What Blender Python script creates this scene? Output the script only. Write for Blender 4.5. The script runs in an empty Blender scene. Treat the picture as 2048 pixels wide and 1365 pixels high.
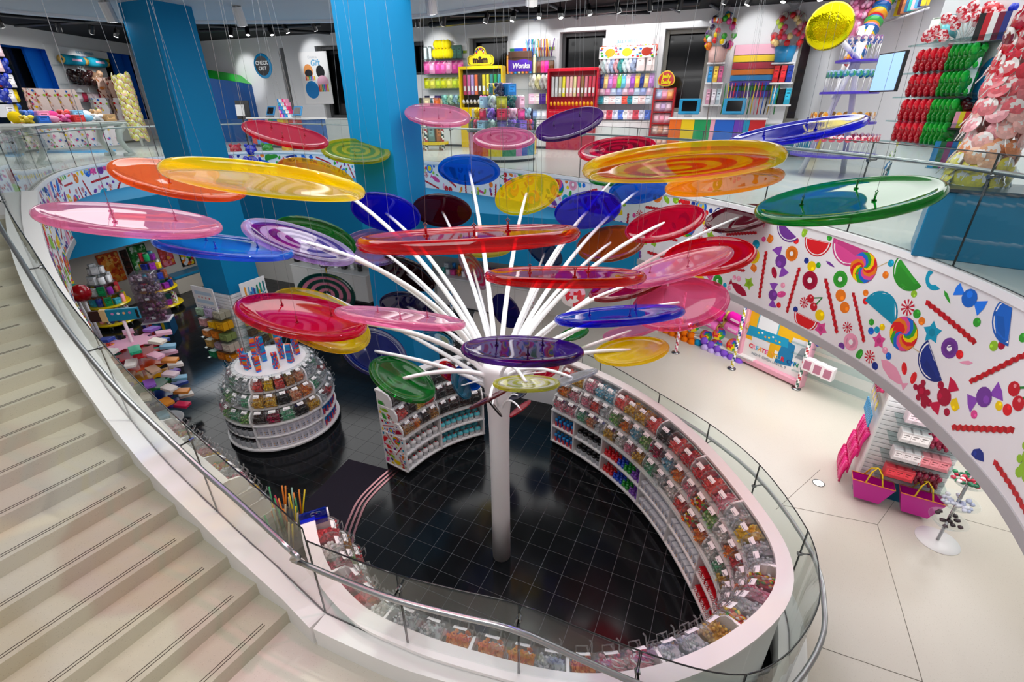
import bpy, bmesh, math, random
from mathutils import Vector, Matrix, Quaternion, geometry
from math import sin, cos, pi, radians, atan2, hypot, sqrt
SC = bpy.context.scene
COL = SC.collection
rnd = random.Random(11)
# ---------------------------------------------------------------- camera
F, PITCH, ROLL, CZ = 961.24, 0.458287, -0.005095, 5.67
_cp, _sp = cos(PITCH), sin(PITCH)
CF = Vector((0, _cp, -_sp))
_R0 = Vector((1, 0, 0)); _U0 = _R0.cross(CF)
CR = cos(ROLL) * _R0 + sin(ROLL) * _U0
CU = -sin(ROLL) * _R0 + cos(ROLL) * _U0
CAM = Vector((0, 0, CZ))
cd = bpy.data.cameras.new('camera')
cd.sensor_width = 36.0; cd.lens = F / 2048 * 36.0; cd.clip_start = 0.05; cd.clip_end = 200
co = bpy.data.objects.new('camera', cd); COL.objects.link(co)
co.matrix_world = Matrix(((CR.x, CU.x, -CF.x, 0), (CR.y, CU.y, -CF.y, 0), (CR.z, CU.z, -CF.z, CZ), (0, 0, 0, 1)))
SC.camera = co
# ---------------------------------------------------------------- world, exposure
SC.view_settings.view_transform = 'Standard'
SC.view_settings.look = 'None'
SC.view_settings.gamma = 1.0
SC.view_settings.use_curve_mapping = False
SC.view_settings.exposure = 0.24
SC.cycles.max_bounces = 10
SC.cycles.diffuse_bounces = 4
SC.cycles.glossy_bounces = 3
SC.cycles.transmission_bounces = 4
SC.cycles.transparent_max_bounces = 28
SC.cycles.caustics_reflective = False
SC.cycles.caustics_refractive = False
SC.cycles.sample_clamp_indirect = 4.0
SC.cycles.use_denoising = True
wd = bpy.data.worlds.new('world'); SC.world = wd; wd.use_nodes = True
wd.node_tree.nodes['Background'].inputs[0].default_value = (0.93, 0.96, 1.0, 1)
wd.node_tree.nodes['Background'].inputs[1].default_value = 0.34

def area(name, loc, sx, sy, watts, col=(1, 1, 1), rot=(0, 0, 0), spread=None):
    l = bpy.data.lights.new(name, 'AREA'); l.shape = 'RECTANGLE'; l.size = sx; l.size_y = sy
    l.energy = watts; l.color = col
    if spread: l.spread = spread
    o = bpy.data.objects.new(name, l); o.location = loc; o.rotation_euler = rot; COL.objects.link(o); return o

def spot(name, loc, target, watts, deg=40, col=(1, 1, 1), blend=.5, rad=.06):
    l = bpy.data.lights.new(name, 'SPOT'); l.energy = watts; l.spot_size = radians(deg); l.spot_blend = blend
    l.color = col; l.shadow_soft_size = rad
    o = bpy.data.objects.new(name, l); o.location = loc
    o.rotation_euler = (Vector(target) - Vector(loc)).to_track_quat('-Z', 'Y').to_euler(); COL.objects.link(o); return o
# area lights added without fixtures, over the void, the sales floor and under the balcony
area('void_light', (-1.0, 6.0, 7.2), 8, 5, 330)
area('landing_light', (-1.5, .6, 7.1), 3, 2, 110)
spot('stair_spot', (.6, 3.6, 7.2), (-3.6, 2.2, 1.6), 420, 46, (1, .95, .88), .6, .05)
spot('stair_spot', (-.6, 5.4, 7.2), (-5.0, 3.4, 2.0), 300, 40, (1, .96, .9), .6, .05)
spot('disc_spot', (1.5, 6.5, 7.2), (-.5, 3.0, 0), 260, 60, (1, 1, 1), .6, .05)
spot('disc_spot', (3.0, 3.2, 7.2), (3.2, 3.0, .5), 70, 50, (1, .97, .92), .6, .05)
area('floor_light_back', (-2, 16.5, 8.0), 16, 6, 520)
area('floor_light_left', (-14, 17, 8.0), 6, 8, 260)
area('floor_light_right', (6.6, 9, 7.9), 4, 8, 260)
area('low_light_right', (5.4, 8.6, 2.6), 1.8, 4, 75)
area('low_light_right_near', (6.2, 5.0, 2.6), 3, 3, 60)
area('low_light_back', (-1, 12.6, 2.6), 5, 1.0, 65)
area('low_light_left', (-9, 14.5, 2.6), 3, 3, 75)

# ---------------------------------------------------------------- pixel rays
def ray(x, y):
    return CF + CR * ((x - 1024) / F) - CU * ((y - 682.5) / F)
def W(x, y, z):
    d = ray(x, y); return CAM + d * ((z - CZ) / d.z)
def WF(x, y, depth):
    return CAM + ray(x, y) * depth
class Wall:
    """vertical plane through o along unit direction d; n looks to the room"""
    def __init__(s, o, d, n=None):
        s.o = Vector((o[0], o[1], 0)); s.d = Vector((d[0], d[1], 0)).normalized()
        s.n = Vector((s.d.y, -s.d.x, 0))
        if s.n.dot(CAM - s.o) < 0: s.n = -s.n
    def px(s, x, y, off=0):
        r = ray(x, y); o = s.o + s.n * off
        t = (o - CAM).dot(s.n) / r.dot(s.n); p = CAM + r * t
        return ((p - s.o).dot(s.d), p.z)
    def pt(s, u, z, w=0):
        p = s.o + s.d * u + s.n * w; return Vector((p.x, p.y, z))
    def rect(s, x0, y0, x1, y1, off=0):
        xm, ym = (x0 + x1) / 2, (y0 + y1) / 2
        return s.px(x0, ym, off)[0], s.px(x1, ym, off)[0], s.px(xm, y1, off)[1], s.px(xm, y0, off)[1]
    def mat(s, u, z, w=0):
        """local x along d, y away from the room, z up"""
        p = s.pt(u, z, w); y = -s.n
        return Matrix(((s.d.x, y.x, 0, p.x), (s.d.y, y.y, 0, p.y), (0, 0, 1, p.z), (0, 0, 0, 1)))

# ---------------------------------------------------------------- colour
def lin(c):
    return c / 12.92 if c <= .04045 else ((c + .055) / 1.055) ** 2.4
_cc = {}
def H(h):
    if not isinstance(h, str): return h
    if h not in _cc:
        s = h.lstrip('#')
        if len(s) == 3: s = ''.join(c * 2 for c in s)
        _cc[h] = tuple(lin(int(s[i:i + 2], 16) / 255) for i in (0, 2, 4)) + (1.0,)
    return _cc[h]
CANDY = ['e8232a', 'f58220', 'fdd800', '3aaa35', '1f6fd6', '7a3fa0', 'e84f9a', '16a4c8', 'b0123b', '9acd32', 'f9a8c4', '20358f']

# ---------------------------------------------------------------- materials: colour lives in the mesh attribute, tint in the object
MATS = {}
def mat(name, rough=.5, metal=0.0, spec=.5, coat=0.0, alpha=None, trans=None, noise=0.0, nscale=30, emis=0.0, bump=0.0, bscale=60, deep=1.0, body=0.3):
    m = bpy.data.materials.new(name); m.use_nodes = True
    nt = m.node_tree; N = nt.nodes; L = nt.links
    b = N['Principled BSDF']; out = N['Material Output']
    at = N.new('ShaderNodeAttribute'); at.attribute_name = 'Col'
    oi = N.new('ShaderNodeObjectInfo')
    mx = N.new('ShaderNodeMix'); mx.data_type = 'RGBA'; mx.blend_type = 'MULTIPLY'; mx.inputs[0].default_value = 1
    L.new(at.outputs['Color'], mx.inputs[6]); L.new(oi.outputs['Color'], mx.inputs[7])
    col = mx.outputs[2]
    if noise:
        tc = N.new('ShaderNodeTexCoord'); nz = N.new('ShaderNodeTexNoise'); nz.inputs['Scale'].default_value = nscale
        L.new(tc.outputs['Object'], nz.inputs['Vector'])
        mp = N.new('ShaderNodeMapRange'); mp.inputs[3].default_value = 1 - noise; mp.inputs[4].default_value = 1 + noise
        L.new(nz.outputs['Fac'], mp.inputs[0])
        m2 = N.new('ShaderNodeMix'); m2.data_type = 'RGBA'; m2.blend_type = 'MULTIPLY'; m2.inputs[0].default_value = 1
        L.new(col, m2.inputs[6]); L.new(mp.outputs[0], m2.inputs[7]); col = m2.outputs[2]
    if bump:
        tc = N.new('ShaderNodeTexCoord'); nz = N.new('ShaderNodeTexNoise'); nz.inputs['Scale'].default_value = bscale
        L.new(tc.outputs['Object'], nz.inputs['Vector'])
        bp = N.new('ShaderNodeBump'); bp.inputs['Strength'].default_value = bump; bp.inputs['Distance'].default_value = .01
        L.new(nz.outputs['Fac'], bp.inputs['Height']); L.new(bp.outputs['Normal'], b.inputs['Normal'])
    b.inputs['Roughness'].default_value = rough; b.inputs['Metallic'].default_value = metal
    b.inputs['Specular IOR Level'].default_value = spec; b.inputs['Coat Weight'].default_value = coat
    b.inputs['Coat Roughness'].default_value = .05
    L.new(col, b.inputs['Base Color'])
    if emis:
        L.new(col, b.inputs['Emission Color']); b.inputs['Emission Strength'].default_value = emis
    if trans is not None:
        # clear plastic: tinted straight-through light, a share of coloured body, fresnel gloss on top
        tr = N.new('ShaderNodeBsdfTransparent')
        gm = N.new('ShaderNodeGamma'); gm.inputs[1].default_value = deep; L.new(col, gm.inputs[0]); L.new(gm.outputs[0], tr.inputs[0])
        lw = N.new('ShaderNodeLayerWeight'); lw.inputs['Blend'].default_value = .35
        bd = N.new('ShaderNodeMath'); bd.operation = 'MULTIPLY_ADD'; bd.inputs[1].default_value = body; bd.inputs[2].default_value = 1 - trans
        bd.use_clamp = True
        L.new(lw.outputs['Facing'], bd.inputs[0])
        dl = N.new('ShaderNodeBsdfDiffuse'); L.new(col, dl.inputs[0])
        tl = N.new('ShaderNodeBsdfTranslucent'); L.new(col, tl.inputs[0])
        dm = N.new('ShaderNodeMixShader'); dm.inputs[0].default_value = .5; L.new(dl.outputs[0], dm.inputs[1]); L.new(tl.outputs[0], dm.inputs[2])
        m1 = N.new('ShaderNodeMixShader'); L.new(bd.outputs[0], m1.inputs[0]); L.new(tr.outputs[0], m1.inputs[1]); L.new(dm.outputs[0], m1.inputs[2])
        gl = N.new('ShaderNodeBsdfGlossy'); gl.inputs['Roughness'].default_value = rough
        p5 = N.new('ShaderNodeMath'); p5.operation = 'POWER'; p5.inputs[1].default_value = 5
        lw2 = N.new('ShaderNodeLayerWeight'); lw2.inputs['Blend'].default_value = .5; L.new(lw2.outputs['Facing'], p5.inputs[0])
        fr = N.new('ShaderNodeMath'); fr.operation = 'MULTIPLY_ADD'; fr.inputs[1].default_value = .9; fr.inputs[2].default_value = .04; L.new(p5.outputs[0], fr.inputs[0])
        m3 = N.new('ShaderNodeMixShader'); L.new(fr.outputs[0], m3.inputs[0]); L.new(m1.outputs[0], m3.inputs[1]); L.new(gl.outputs[0], m3.inputs[2])
        L.new(m3.outputs[0], out.inputs[0]); N.remove(b)
    MATS[name] = m; return m
mat('paint', .45); mat('matte', .85, spec=.2, noise=.04, nscale=6); mat('gloss', .16, coat=.4); mat('satin', .3)
mat('print', .5, spec=.3); mat('metal', .22, metal=1.0); mat('steel', .3, metal=1.0)
mat('candy', .25, noise=.25, nscale=25); mat('sugar', .55, noise=.3, nscale=90, bump=.4, bscale=150)
mat('clear', .05, trans=.97, body=.10); mat('glass', .02, trans=.995, body=.015); mat('acrylic', .03, trans=.97, deep=.75, body=.62)
mat('film', .12, trans=.88, body=.25); mat('foil', .12, metal=.85, bump=.6, bscale=25)
mat('lamp', .5, emis=6.0); mat('screen', .3, emis=.8); mat('cloth', .9, spec=.1, noise=.12, nscale=40)
mat('wallpaint', .6, spec=.25, noise=.02, nscale=3); mat('navy', .7, spec=.2)

def special(name, build):
    m = bpy.data.materials.new(name); m.use_nodes = True
    build(m.node_tree, m.node_tree.nodes, m.node_tree.links, m.node_tree.nodes['Principled BSDF']); MATS[name] = m; return m
def _terrazzo(base, dots, dots2, rough, blot=.06):
    def f(nt, N, L, b):
        tc = N.new('ShaderNodeTexCoord')
        def vor(scale, lo, hi, c1):
            v = N.new('ShaderNodeTexVoronoi'); v.inputs['Scale'].default_value = scale; L.new(tc.outputs['Object'], v.inputs['Vector'])
            r = N.new('ShaderNodeValToRGB'); r.color_ramp.elements[0].position = lo; r.color_ramp.elements[1].position = hi
            r.color_ramp.elements[0].color = (1, 1, 1, 1); r.color_ramp.elements[1].color = (0, 0, 0, 1)
            L.new(v.outputs['Distance'], r.inputs[0]); return r
        nz = N.new('ShaderNodeTexNoise'); nz.inputs['Scale'].default_value = 1.3; nz.inputs['Detail'].default_value = 3; L.new(tc.outputs['Object'], nz.inputs['Vector'])
        mp = N.new('ShaderNodeMapRange'); mp.inputs[3].default_value = 1 - blot; mp.inputs[4].default_value = 1 + blot; L.new(nz.outputs['Fac'], mp.inputs[0])
        cur = N.new('ShaderNodeMix'); cur.data_type = 'RGBA'; cur.blend_type = 'MULTIPLY'; cur.inputs[0].default_value = 1
        cur.inputs[6].default_value = H(base); L.new(mp.outputs[0], cur.inputs[7]); c = cur.outputs[2]
        for sc, lo, hi, dc in ((55, .12, .2, dots), (33, .06, .1, dots2)):
            r = vor(sc, lo, hi, dc); x = N.new('ShaderNodeMix'); x.data_type = 'RGBA'
            ml = N.new('ShaderNodeMath'); ml.operation = 'MULTIPLY'; ml.inputs[1].default_value = .55; L.new(r.outputs[0], ml.inputs[0])
            L.new(ml.outputs[0], x.inputs[0]); L.new(c, x.inputs[6]); x.inputs[7].default_value = H(dc); c = x.outputs[2]
        L.new(c, b.inputs['Base Color']); b.inputs['Roughness'].default_value = rough
    return f
special('stone_stair', _terrazzo('bdb8a5', '948e7c', 'dcd8c8', .5))
special('stone_floor', _terrazzo('cfc9bd', 'b0a898', 'e8e4dc', .22, .03))
special('stone_upper', _terrazzo('dcdcd8', 'c8c6c0', 'f2f2f0', .25, .03))
def _black(nt, N, L, b):
    tc = N.new('ShaderNodeTexCoord'); nz = N.new('ShaderNodeTexNoise'); nz.inputs['Scale'].default_value = 2.0; L.new(tc.outputs['Object'], nz.inputs['Vector'])
    r = N.new('ShaderNodeValToRGB'); r.color_ramp.elements[0].color = H('0c0e10'); r.color_ramp.elements[1].color = H('1b1e21'); L.new(nz.outputs['Fac'], r.inputs[0])
    L.new(r.outputs[0], b.inputs['Base Color']); b.inputs['Roughness'].default_value = .12; b.inputs['Specular IOR Level'].default_value = .35
special('black_stone', _black)

# ---------------------------------------------------------------- mesh builder
class MB:
    def __init__(s): s.v = []; s.f = []; s.c = []; s.s = []; s.M = Matrix()
    def add(s, vs, fs, col, smooth=False, M=None):
        b = len(s.v); X = s.M @ M if M is not None else s.M
        s.v.extend((X @ Vector(p))[:] for p in vs)
        if isinstance(col, list): cl = [H(c) for c in col]
        else: cl = [H(col)] * len(fs)
        for f, c in zip(fs, cl):
            s.f.append(tuple(i + b for i in f)); s.c.append(c); s.s.append(smooth)
        return s
    def poly(s, pts, col, M=None):
        return s.add(pts, [tuple(range(len(pts)))], col, False, M)
    def box(s, c, d, col, M=None, ch=0.0):
        x, y, z = c; a, b, h = d[0] / 2, d[1] / 2, d[2] / 2
        if not ch:
            vs = [(x + i * a, y + j * b, z + k * h) for k in (-1, 1) for j in (-1, 1) for i in (-1, 1)]
            fs = [(0, 2, 3, 1), (4, 5, 7, 6), (0, 1, 5, 4), (2, 6, 7, 3), (0, 4, 6, 2), (1, 3, 7, 5)]
            return s.add(vs, fs, col, False, M)
        ch = min(ch, a * .9, b * .9, h * .9); vs = []; ix = {}
        for i in (-1, 1):
            for j in (-1, 1):
                for k in (-1, 1):
                    for ax in range(3):
                        p = [i * a, j * b, k * h]
                        for q in range(3):
                            if q != ax: p[q] -= (i, j, k)[q] * ch
                        ix[i, j, k, ax] = len(vs); vs.append((x + p[0], y + p[1], z + p[2]))
        fs = []
        for ax in range(3):
            for sg in (-1, 1):
                o = [q for q in range(3) if q != ax]; lp = []
                for (p, q) in ((-1, -1), (1, -1), (1, 1), (-1, 1)):
                    k = [0, 0, 0]; k[ax] = sg; k[o[0]] = p; k[o[1]] = q; lp.append(ix[k[0], k[1], k[2], ax])
                if (sg > 0) == (ax == 1): lp.reverse()
                fs.append(tuple(lp))
        for ax in range(3):
            o = [q for q in range(3) if q != ax]
            for p in (-1, 1):
                for q in (-1, 1):
                    lp = []
                    for e, a2 in ((-1, 0), (-1, 1), (1, 1), (1, 0)):
                        k = [0, 0, 0]; k[ax] = e; k[o[0]] = p; k[o[1]] = q; lp.append(ix[k[0], k[1], k[2], o[a2]])
                    fs.append(tuple(lp))
        for i in (-1, 1):
            for j in (-1, 1):
                for k in (-1, 1): fs.append(tuple(ix[i, j, k, ax] for ax in range(3)))
        return s.add(vs, fs, col, False, M)
    def lathe(s, prof, n, col, M=None, smooth=True, a0=0, a1=2 * pi, cols=None):
        full = abs(a1 - a0 - 2 * pi) < 1e-6; k = n if full else n + 1; vs = []; fs = []; cl = []
        for i in range(k):
            a = a0 + (a1 - a0) * i / n
            for r, z in prof: vs.append((r * cos(a), r * sin(a), z))
        m = len(prof)
        for i in range(n):
            j = (i + 1) % k
            for q in range(m - 1):
                if prof[q][0] < 1e-6: fs.append((i * m, j * m + q + 1, i * m + q + 1)) if q == 0 else fs.append((i * m + q, j * m + q + 1, i * m + q + 1))
                elif prof[q + 1][0] < 1e-6: fs.append((i * m + q, j * m + q, i * m + q + 1))
                else: fs.append((i * m + q, j * m + q, j * m + q + 1, i * m + q + 1))
                cl.append(cols(i, q) if cols else col)
        return s.add(vs, fs, cl, smooth, M)
    def cyl(s, c, r, h, n, col, M=None, r2=None, smooth=True):
        r2 = r if r2 is None else r2; z = c[2]
        T = Matrix.Translation(c) if M is None else M @ Matrix.Translation(c)
        return s.lathe([(0, 0), (r, 0), (r2, h), (0, h)], n, col, T, smooth=False)
    def tube(s, pts, r, n, col, M=None, closed=False, cap=True, cols=None):
        P = [Vector(p) for p in pts]; k = len(P); vs = []; fs = []; cl = []
        rr = r if isinstance(r, (list, tuple)) else [r] * k
        t0 = (P[1] - P[0]).normalized()
        nrm = t0.orthogonal().normalized()
        for i in range(k):
            if closed: t = (P[(i + 1) % k] - P[i - 1]).normalized()
            else: t = (P[min(i + 1, k - 1)] - P[max(i - 1, 0)]).normalized()
            nrm = (nrm - t * nrm.dot(t))
            nrm = nrm.normalized() if nrm.length > 1e-6 else t.orthogonal().normalized()
            bn = t.cross(nrm)
            for q in range(n):
                a = 2 * pi * q / n; vs.append((P[i] + (nrm * cos(a) + bn * sin(a)) * rr[i])[:])
        for i in range(k if closed else k - 1):
            j = (i + 1) % k
            for q in range(n):
                fs.append((i * n + q, i * n + (q + 1) % n, j * n + (q + 1) % n, j * n + q)); cl.append(cols(i, q) if cols else col)
        if cap and not closed:
            fs.append(tuple(range(n - 1, -1, -1))); cl.append(cols(0, 0) if cols else col)
            fs.append(tuple((k - 1) * n + q for q in range(n))); cl.append(cols(k - 2, 0) if cols else col)
        return s.add(vs, fs, cl, True, M)
    def ball(s, c, r, col, n=10, m=6, sc=(1, 1, 1), M=None):
        prof = [(sin(pi * i / m), -cos(pi * i / m)) for i in range(m + 1)]; prof[0] = (0, -1); prof[-1] = (0, 1)
        T = Matrix.Translation(c) @ Matrix.Diagonal((r * sc[0], r * sc[1], r * sc[2], 1))
        return s.lathe(prof, n, col, T if M is None else M @ T)
    def prism(s, poly, z0, z1, col, M=None, side=None):
        """poly: outline in xy"""
        n = len(poly)
        tri = geometry.tessellate_polygon([[Vector((p[0], p[1], 0)) for p in poly]])
        vs = [(p[0], p[1], z0) for p in poly] + [(p[0], p[1], z1) for p in poly]
        fs = []; ar = sum(poly[i][0] * poly[(i + 1) % n][1] - poly[(i + 1) % n][0] * poly[i][1] for i in range(n))
        for t in tri:
            a = [Vector((poly[i][0], poly[i][1], 0)) for i in t]
            up = (a[1] - a[0]).cross(a[2] - a[0]).z > 0
            t2 = t if up else tuple(reversed(t))
            fs.append(tuple(i + n for i in t2)); fs.append(tuple(reversed(t2)))
        k = len(fs)
        for i in range(n):
            j = (i + 1) % n
            fs.append((i, j, j + n, i + n) if ar > 0 else (j, i, i + n, j + n))
        return s.add(vs, fs, [col] * k + [side or col] * n, False, M)
    def sweep(s, path, prof, col, closed=False, M=None, smooth=False, cap=True):
        """path of 3D points; prof: (offset to the right of travel, dz), closed outline"""
        P = [Vector(p) for p in path]; k = len(P); m = len(prof); vs = []; fs = []
        for i in range(k):
            a = P[i - 1] if (closed or i > 0) else P[i]; b = P[(i + 1) % k] if (closed or i < k - 1) else P[i]
            t = Vector((b.x - a.x, b.y - a.y, 0)).normalized(); nn = Vector((t.y, -t.x, 0))
            for (w, dz) in prof: vs.append((P[i].x + nn.x * w, P[i].y + nn.y * w, P[i].z + dz))
        for i in range(k if closed else k - 1):
            j = (i + 1) % k
            for q in range(m):
                q2 = (q + 1) % m; fs.append((i * m + q, j * m + q, j * m + q2, i * m + q2))
        if cap and not closed:
            fs.append(tuple(range(m - 1, -1, -1))); fs.append(tuple((k - 1) * m + q for q in range(m)))
        return s.add(vs, fs, col, smooth, M)
    def mesh(s, name):
        me = bpy.data.meshes.new(name); me.from_pydata(s.v, [], s.f)
        at = me.color_attributes.new('Col', 'FLOAT_COLOR', 'CORNER')
        buf = []
        for f, c in zip(s.f, s.c):
            for _ in f: buf.extend(c)
        at.data.foreach_set('color', buf)
        me.polygons.foreach_set('use_smooth', s.s)
        me.update(); return me
    def build(s, name, material, parent=None, loc=None, M=None):
        me = s.mesh(name); me.materials.append(MATS[material])
        o = bpy.data.objects.new(name, me); COL.objects.link(o)
        if M is not None: o.matrix_basis = M
        if loc is not None: o.location = loc
        if parent is not None: o.parent = parent
        return o

# ---------------------------------------------------------------- object helpers
def tag(o, label, cat, group=None):
    o['label'] = label; o['category'] = cat
    if group: o['group'] = group
    return o
def thing(name, label, cat, loc=(0, 0, 0), rz=0.0, group=None, M=None):
    o = bpy.data.objects.new(name, None); o.empty_display_size = .1; COL.objects.link(o)
    o.matrix_world = M if M is not None else Matrix.Translation(loc) @ Matrix.Rotation(rz, 4, 'Z')
    return tag(o, label, cat, group)
def structure(o): o['kind'] = 'structure'; return o
def stuff(o): o['kind'] = 'stuff'; return o
def copy_to(src, M, label=None, group=None, cat=None, tint=None):
    c = src.copy(); COL.objects.link(c); c.matrix_basis = M
    if label: c['label'] = label
    if cat: c['category'] = cat
    if group: c['group'] = group
    if tint: c.color = H(tint)
    for ch in src.children:
        d = ch.copy(); COL.objects.link(d); d.parent = c; d.matrix_parent_inverse = ch.matrix_parent_inverse.copy(); d.matrix_basis = ch.matrix_basis.copy()
        if tint and ch.get('tinted'): d.color = H(tint)
        for g in ch.children:
            e = g.copy(); COL.objects.link(e); e.parent = d; e.matrix_parent_inverse = g.matrix_parent_inverse.copy(); e.matrix_basis = g.matrix_basis.copy()
    return c
def inst(me, material, name, M, label=None, cat=None, group=None, tint=None, parent=None):
    """one object on shared mesh data"""
    o = bpy.data.objects.new(name, me)
    COL.objects.link(o)
    if parent is not None: o.parent = parent
    o.matrix_basis = M
    if label: tag(o, label, cat, group)
    if tint: o.color = H(tint)
    return o
def meshof(mb, name, material):
    me = mb.mesh(name); me.materials.append(MATS[material]); return me
T3 = Matrix.Translation
def RZ(a): return Matrix.Rotation(a, 4, 'Z')
def RX(a): return Matrix.Rotation(a, 4, 'X')
def RY(a): return Matrix.Rotation(a, 4, 'Y')
def frame(o, x, y, z):
    return Matrix(((x[0], y[0], z[0], o[0]), (x[1], y[1], z[1], o[1]), (x[2], y[2], z[2], o[2]), (0, 0, 0, 1)))
def text(s, size, M, col, parent=None, name='lettering', ex=.004, bold=0.0, align='CENTER', material='print', shear=0, space=1.0):
    cu = bpy.data.curves.new(name, 'FONT'); cu.body = s; cu.size = size; cu.align_x = align; cu.align_y = 'CENTER'
    cu.extrude = ex; cu.offset = bold; cu.shear = shear; cu.space_character = space; cu.resolution_u = 3
    tmp = bpy.data.objects.new('tmp', cu); COL.objects.link(tmp)
    dg = bpy.context.evaluated_depsgraph_get(); me = bpy.data.meshes.new_from_object(tmp.evaluated_get(dg))
    bpy.data.objects.remove(tmp); bpy.data.curves.remove(cu)
    at = me.color_attributes.new('Col', 'FLOAT_COLOR', 'CORNER'); n = len(me.loops); at.data.foreach_set('color', list(H(col)) * n)
    me.materials.clear(); me.materials.append(MATS[material])
    o = bpy.data.objects.new(name, me); COL.objects.link(o)
    if parent is not None: o.parent = parent
    o.matrix_basis = M; return o
def rel(parent, M):
    return parent.matrix_world.inverted() @ M
def spline(pts, n):
    """Catmull-Rom through pts (any dimension), n samples per span"""
    P = [Vector(p) for p in pts]; out = []
    for i in range(len(P) - 1):
        a = P[max(i - 1, 0)]; b = P[i]; c = P[i + 1]; d = P[min(i + 2, len(P) - 1)]
        for k in range(n):
            t = k / n
            out.append(.5 * ((2 * b) + (c - a) * t + (2 * a - 5 * b + 4 * c - d) * t * t + (3 * b - a - 3 * c + d) * t ** 3))
    out.append(P[-1]); return out
class Path:
    """polyline with arc length lookup"""
    def __init__(s, pts):
        s.p = [Vector(q) for q in pts]; s.l = [0]
        for a, b in zip(s.p, s.p[1:]): s.l.append(s.l[-1] + (b - a).length)
        s.len = s.l[-1]
    def at(s, d):
        d = min(max(d, 0), s.len - 1e-6); lo = 0; hi = len(s.l) - 1
        while hi - lo > 1:
            m = (lo + hi) // 2
            if s.l[m] <= d: lo = m
            else: hi = m
        t = (d - s.l[lo]) / (s.l[hi] - s.l[lo]); return s.p[lo].lerp(s.p[hi], t)
    def tan(s, d):
        return (s.at(d + .02) - s.at(d - .02)).normalized()
# ================================================================ levels
ZC, ZU, ZW = .45, 4.17, 8.3           # cream floor, upper floor, dark ceiling
TA = Vector((.911, -.413, 0)); TB = Vector((.413, .911, 0))      # building grid
TILE = .305
# ---------------------------------------------------------------- candy print (flat wallpaper artwork, cut shapes)
def circ(r, n=14, cx=0, cy=0, sx=1, sy=1, a0=0): return [(cx + r * sx * cos(a0 + 2 * pi * i / n), cy + r * sy * sin(a0 + 2 * pi * i / n)) for i in range(n)]
def half(r, n=10): return [(r * cos(pi * i / n), r * sin(pi * i / n)) for i in range(n + 1)]
def strip(pts, w):
    a, b = [], []
    for i, p in enumerate(pts):
        q0 = pts[max(i - 1, 0)]; q1 = pts[min(i + 1, len(pts) - 1)]; d = hypot(q1[0] - q0[0], q1[1] - q0[1]) or 1
        nx, ny = -(q1[1] - q0[1]) / d * w, (q1[0] - q0[0]) / d * w
        a.append((p[0] + nx, p[1] + ny)); b.append((p[0] - nx, p[1] - ny))
    return a, b
def dark(h, k=.7):
    c = H(h); return (c[0] * k, c[1] * k, c[2] * k, 1)
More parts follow.
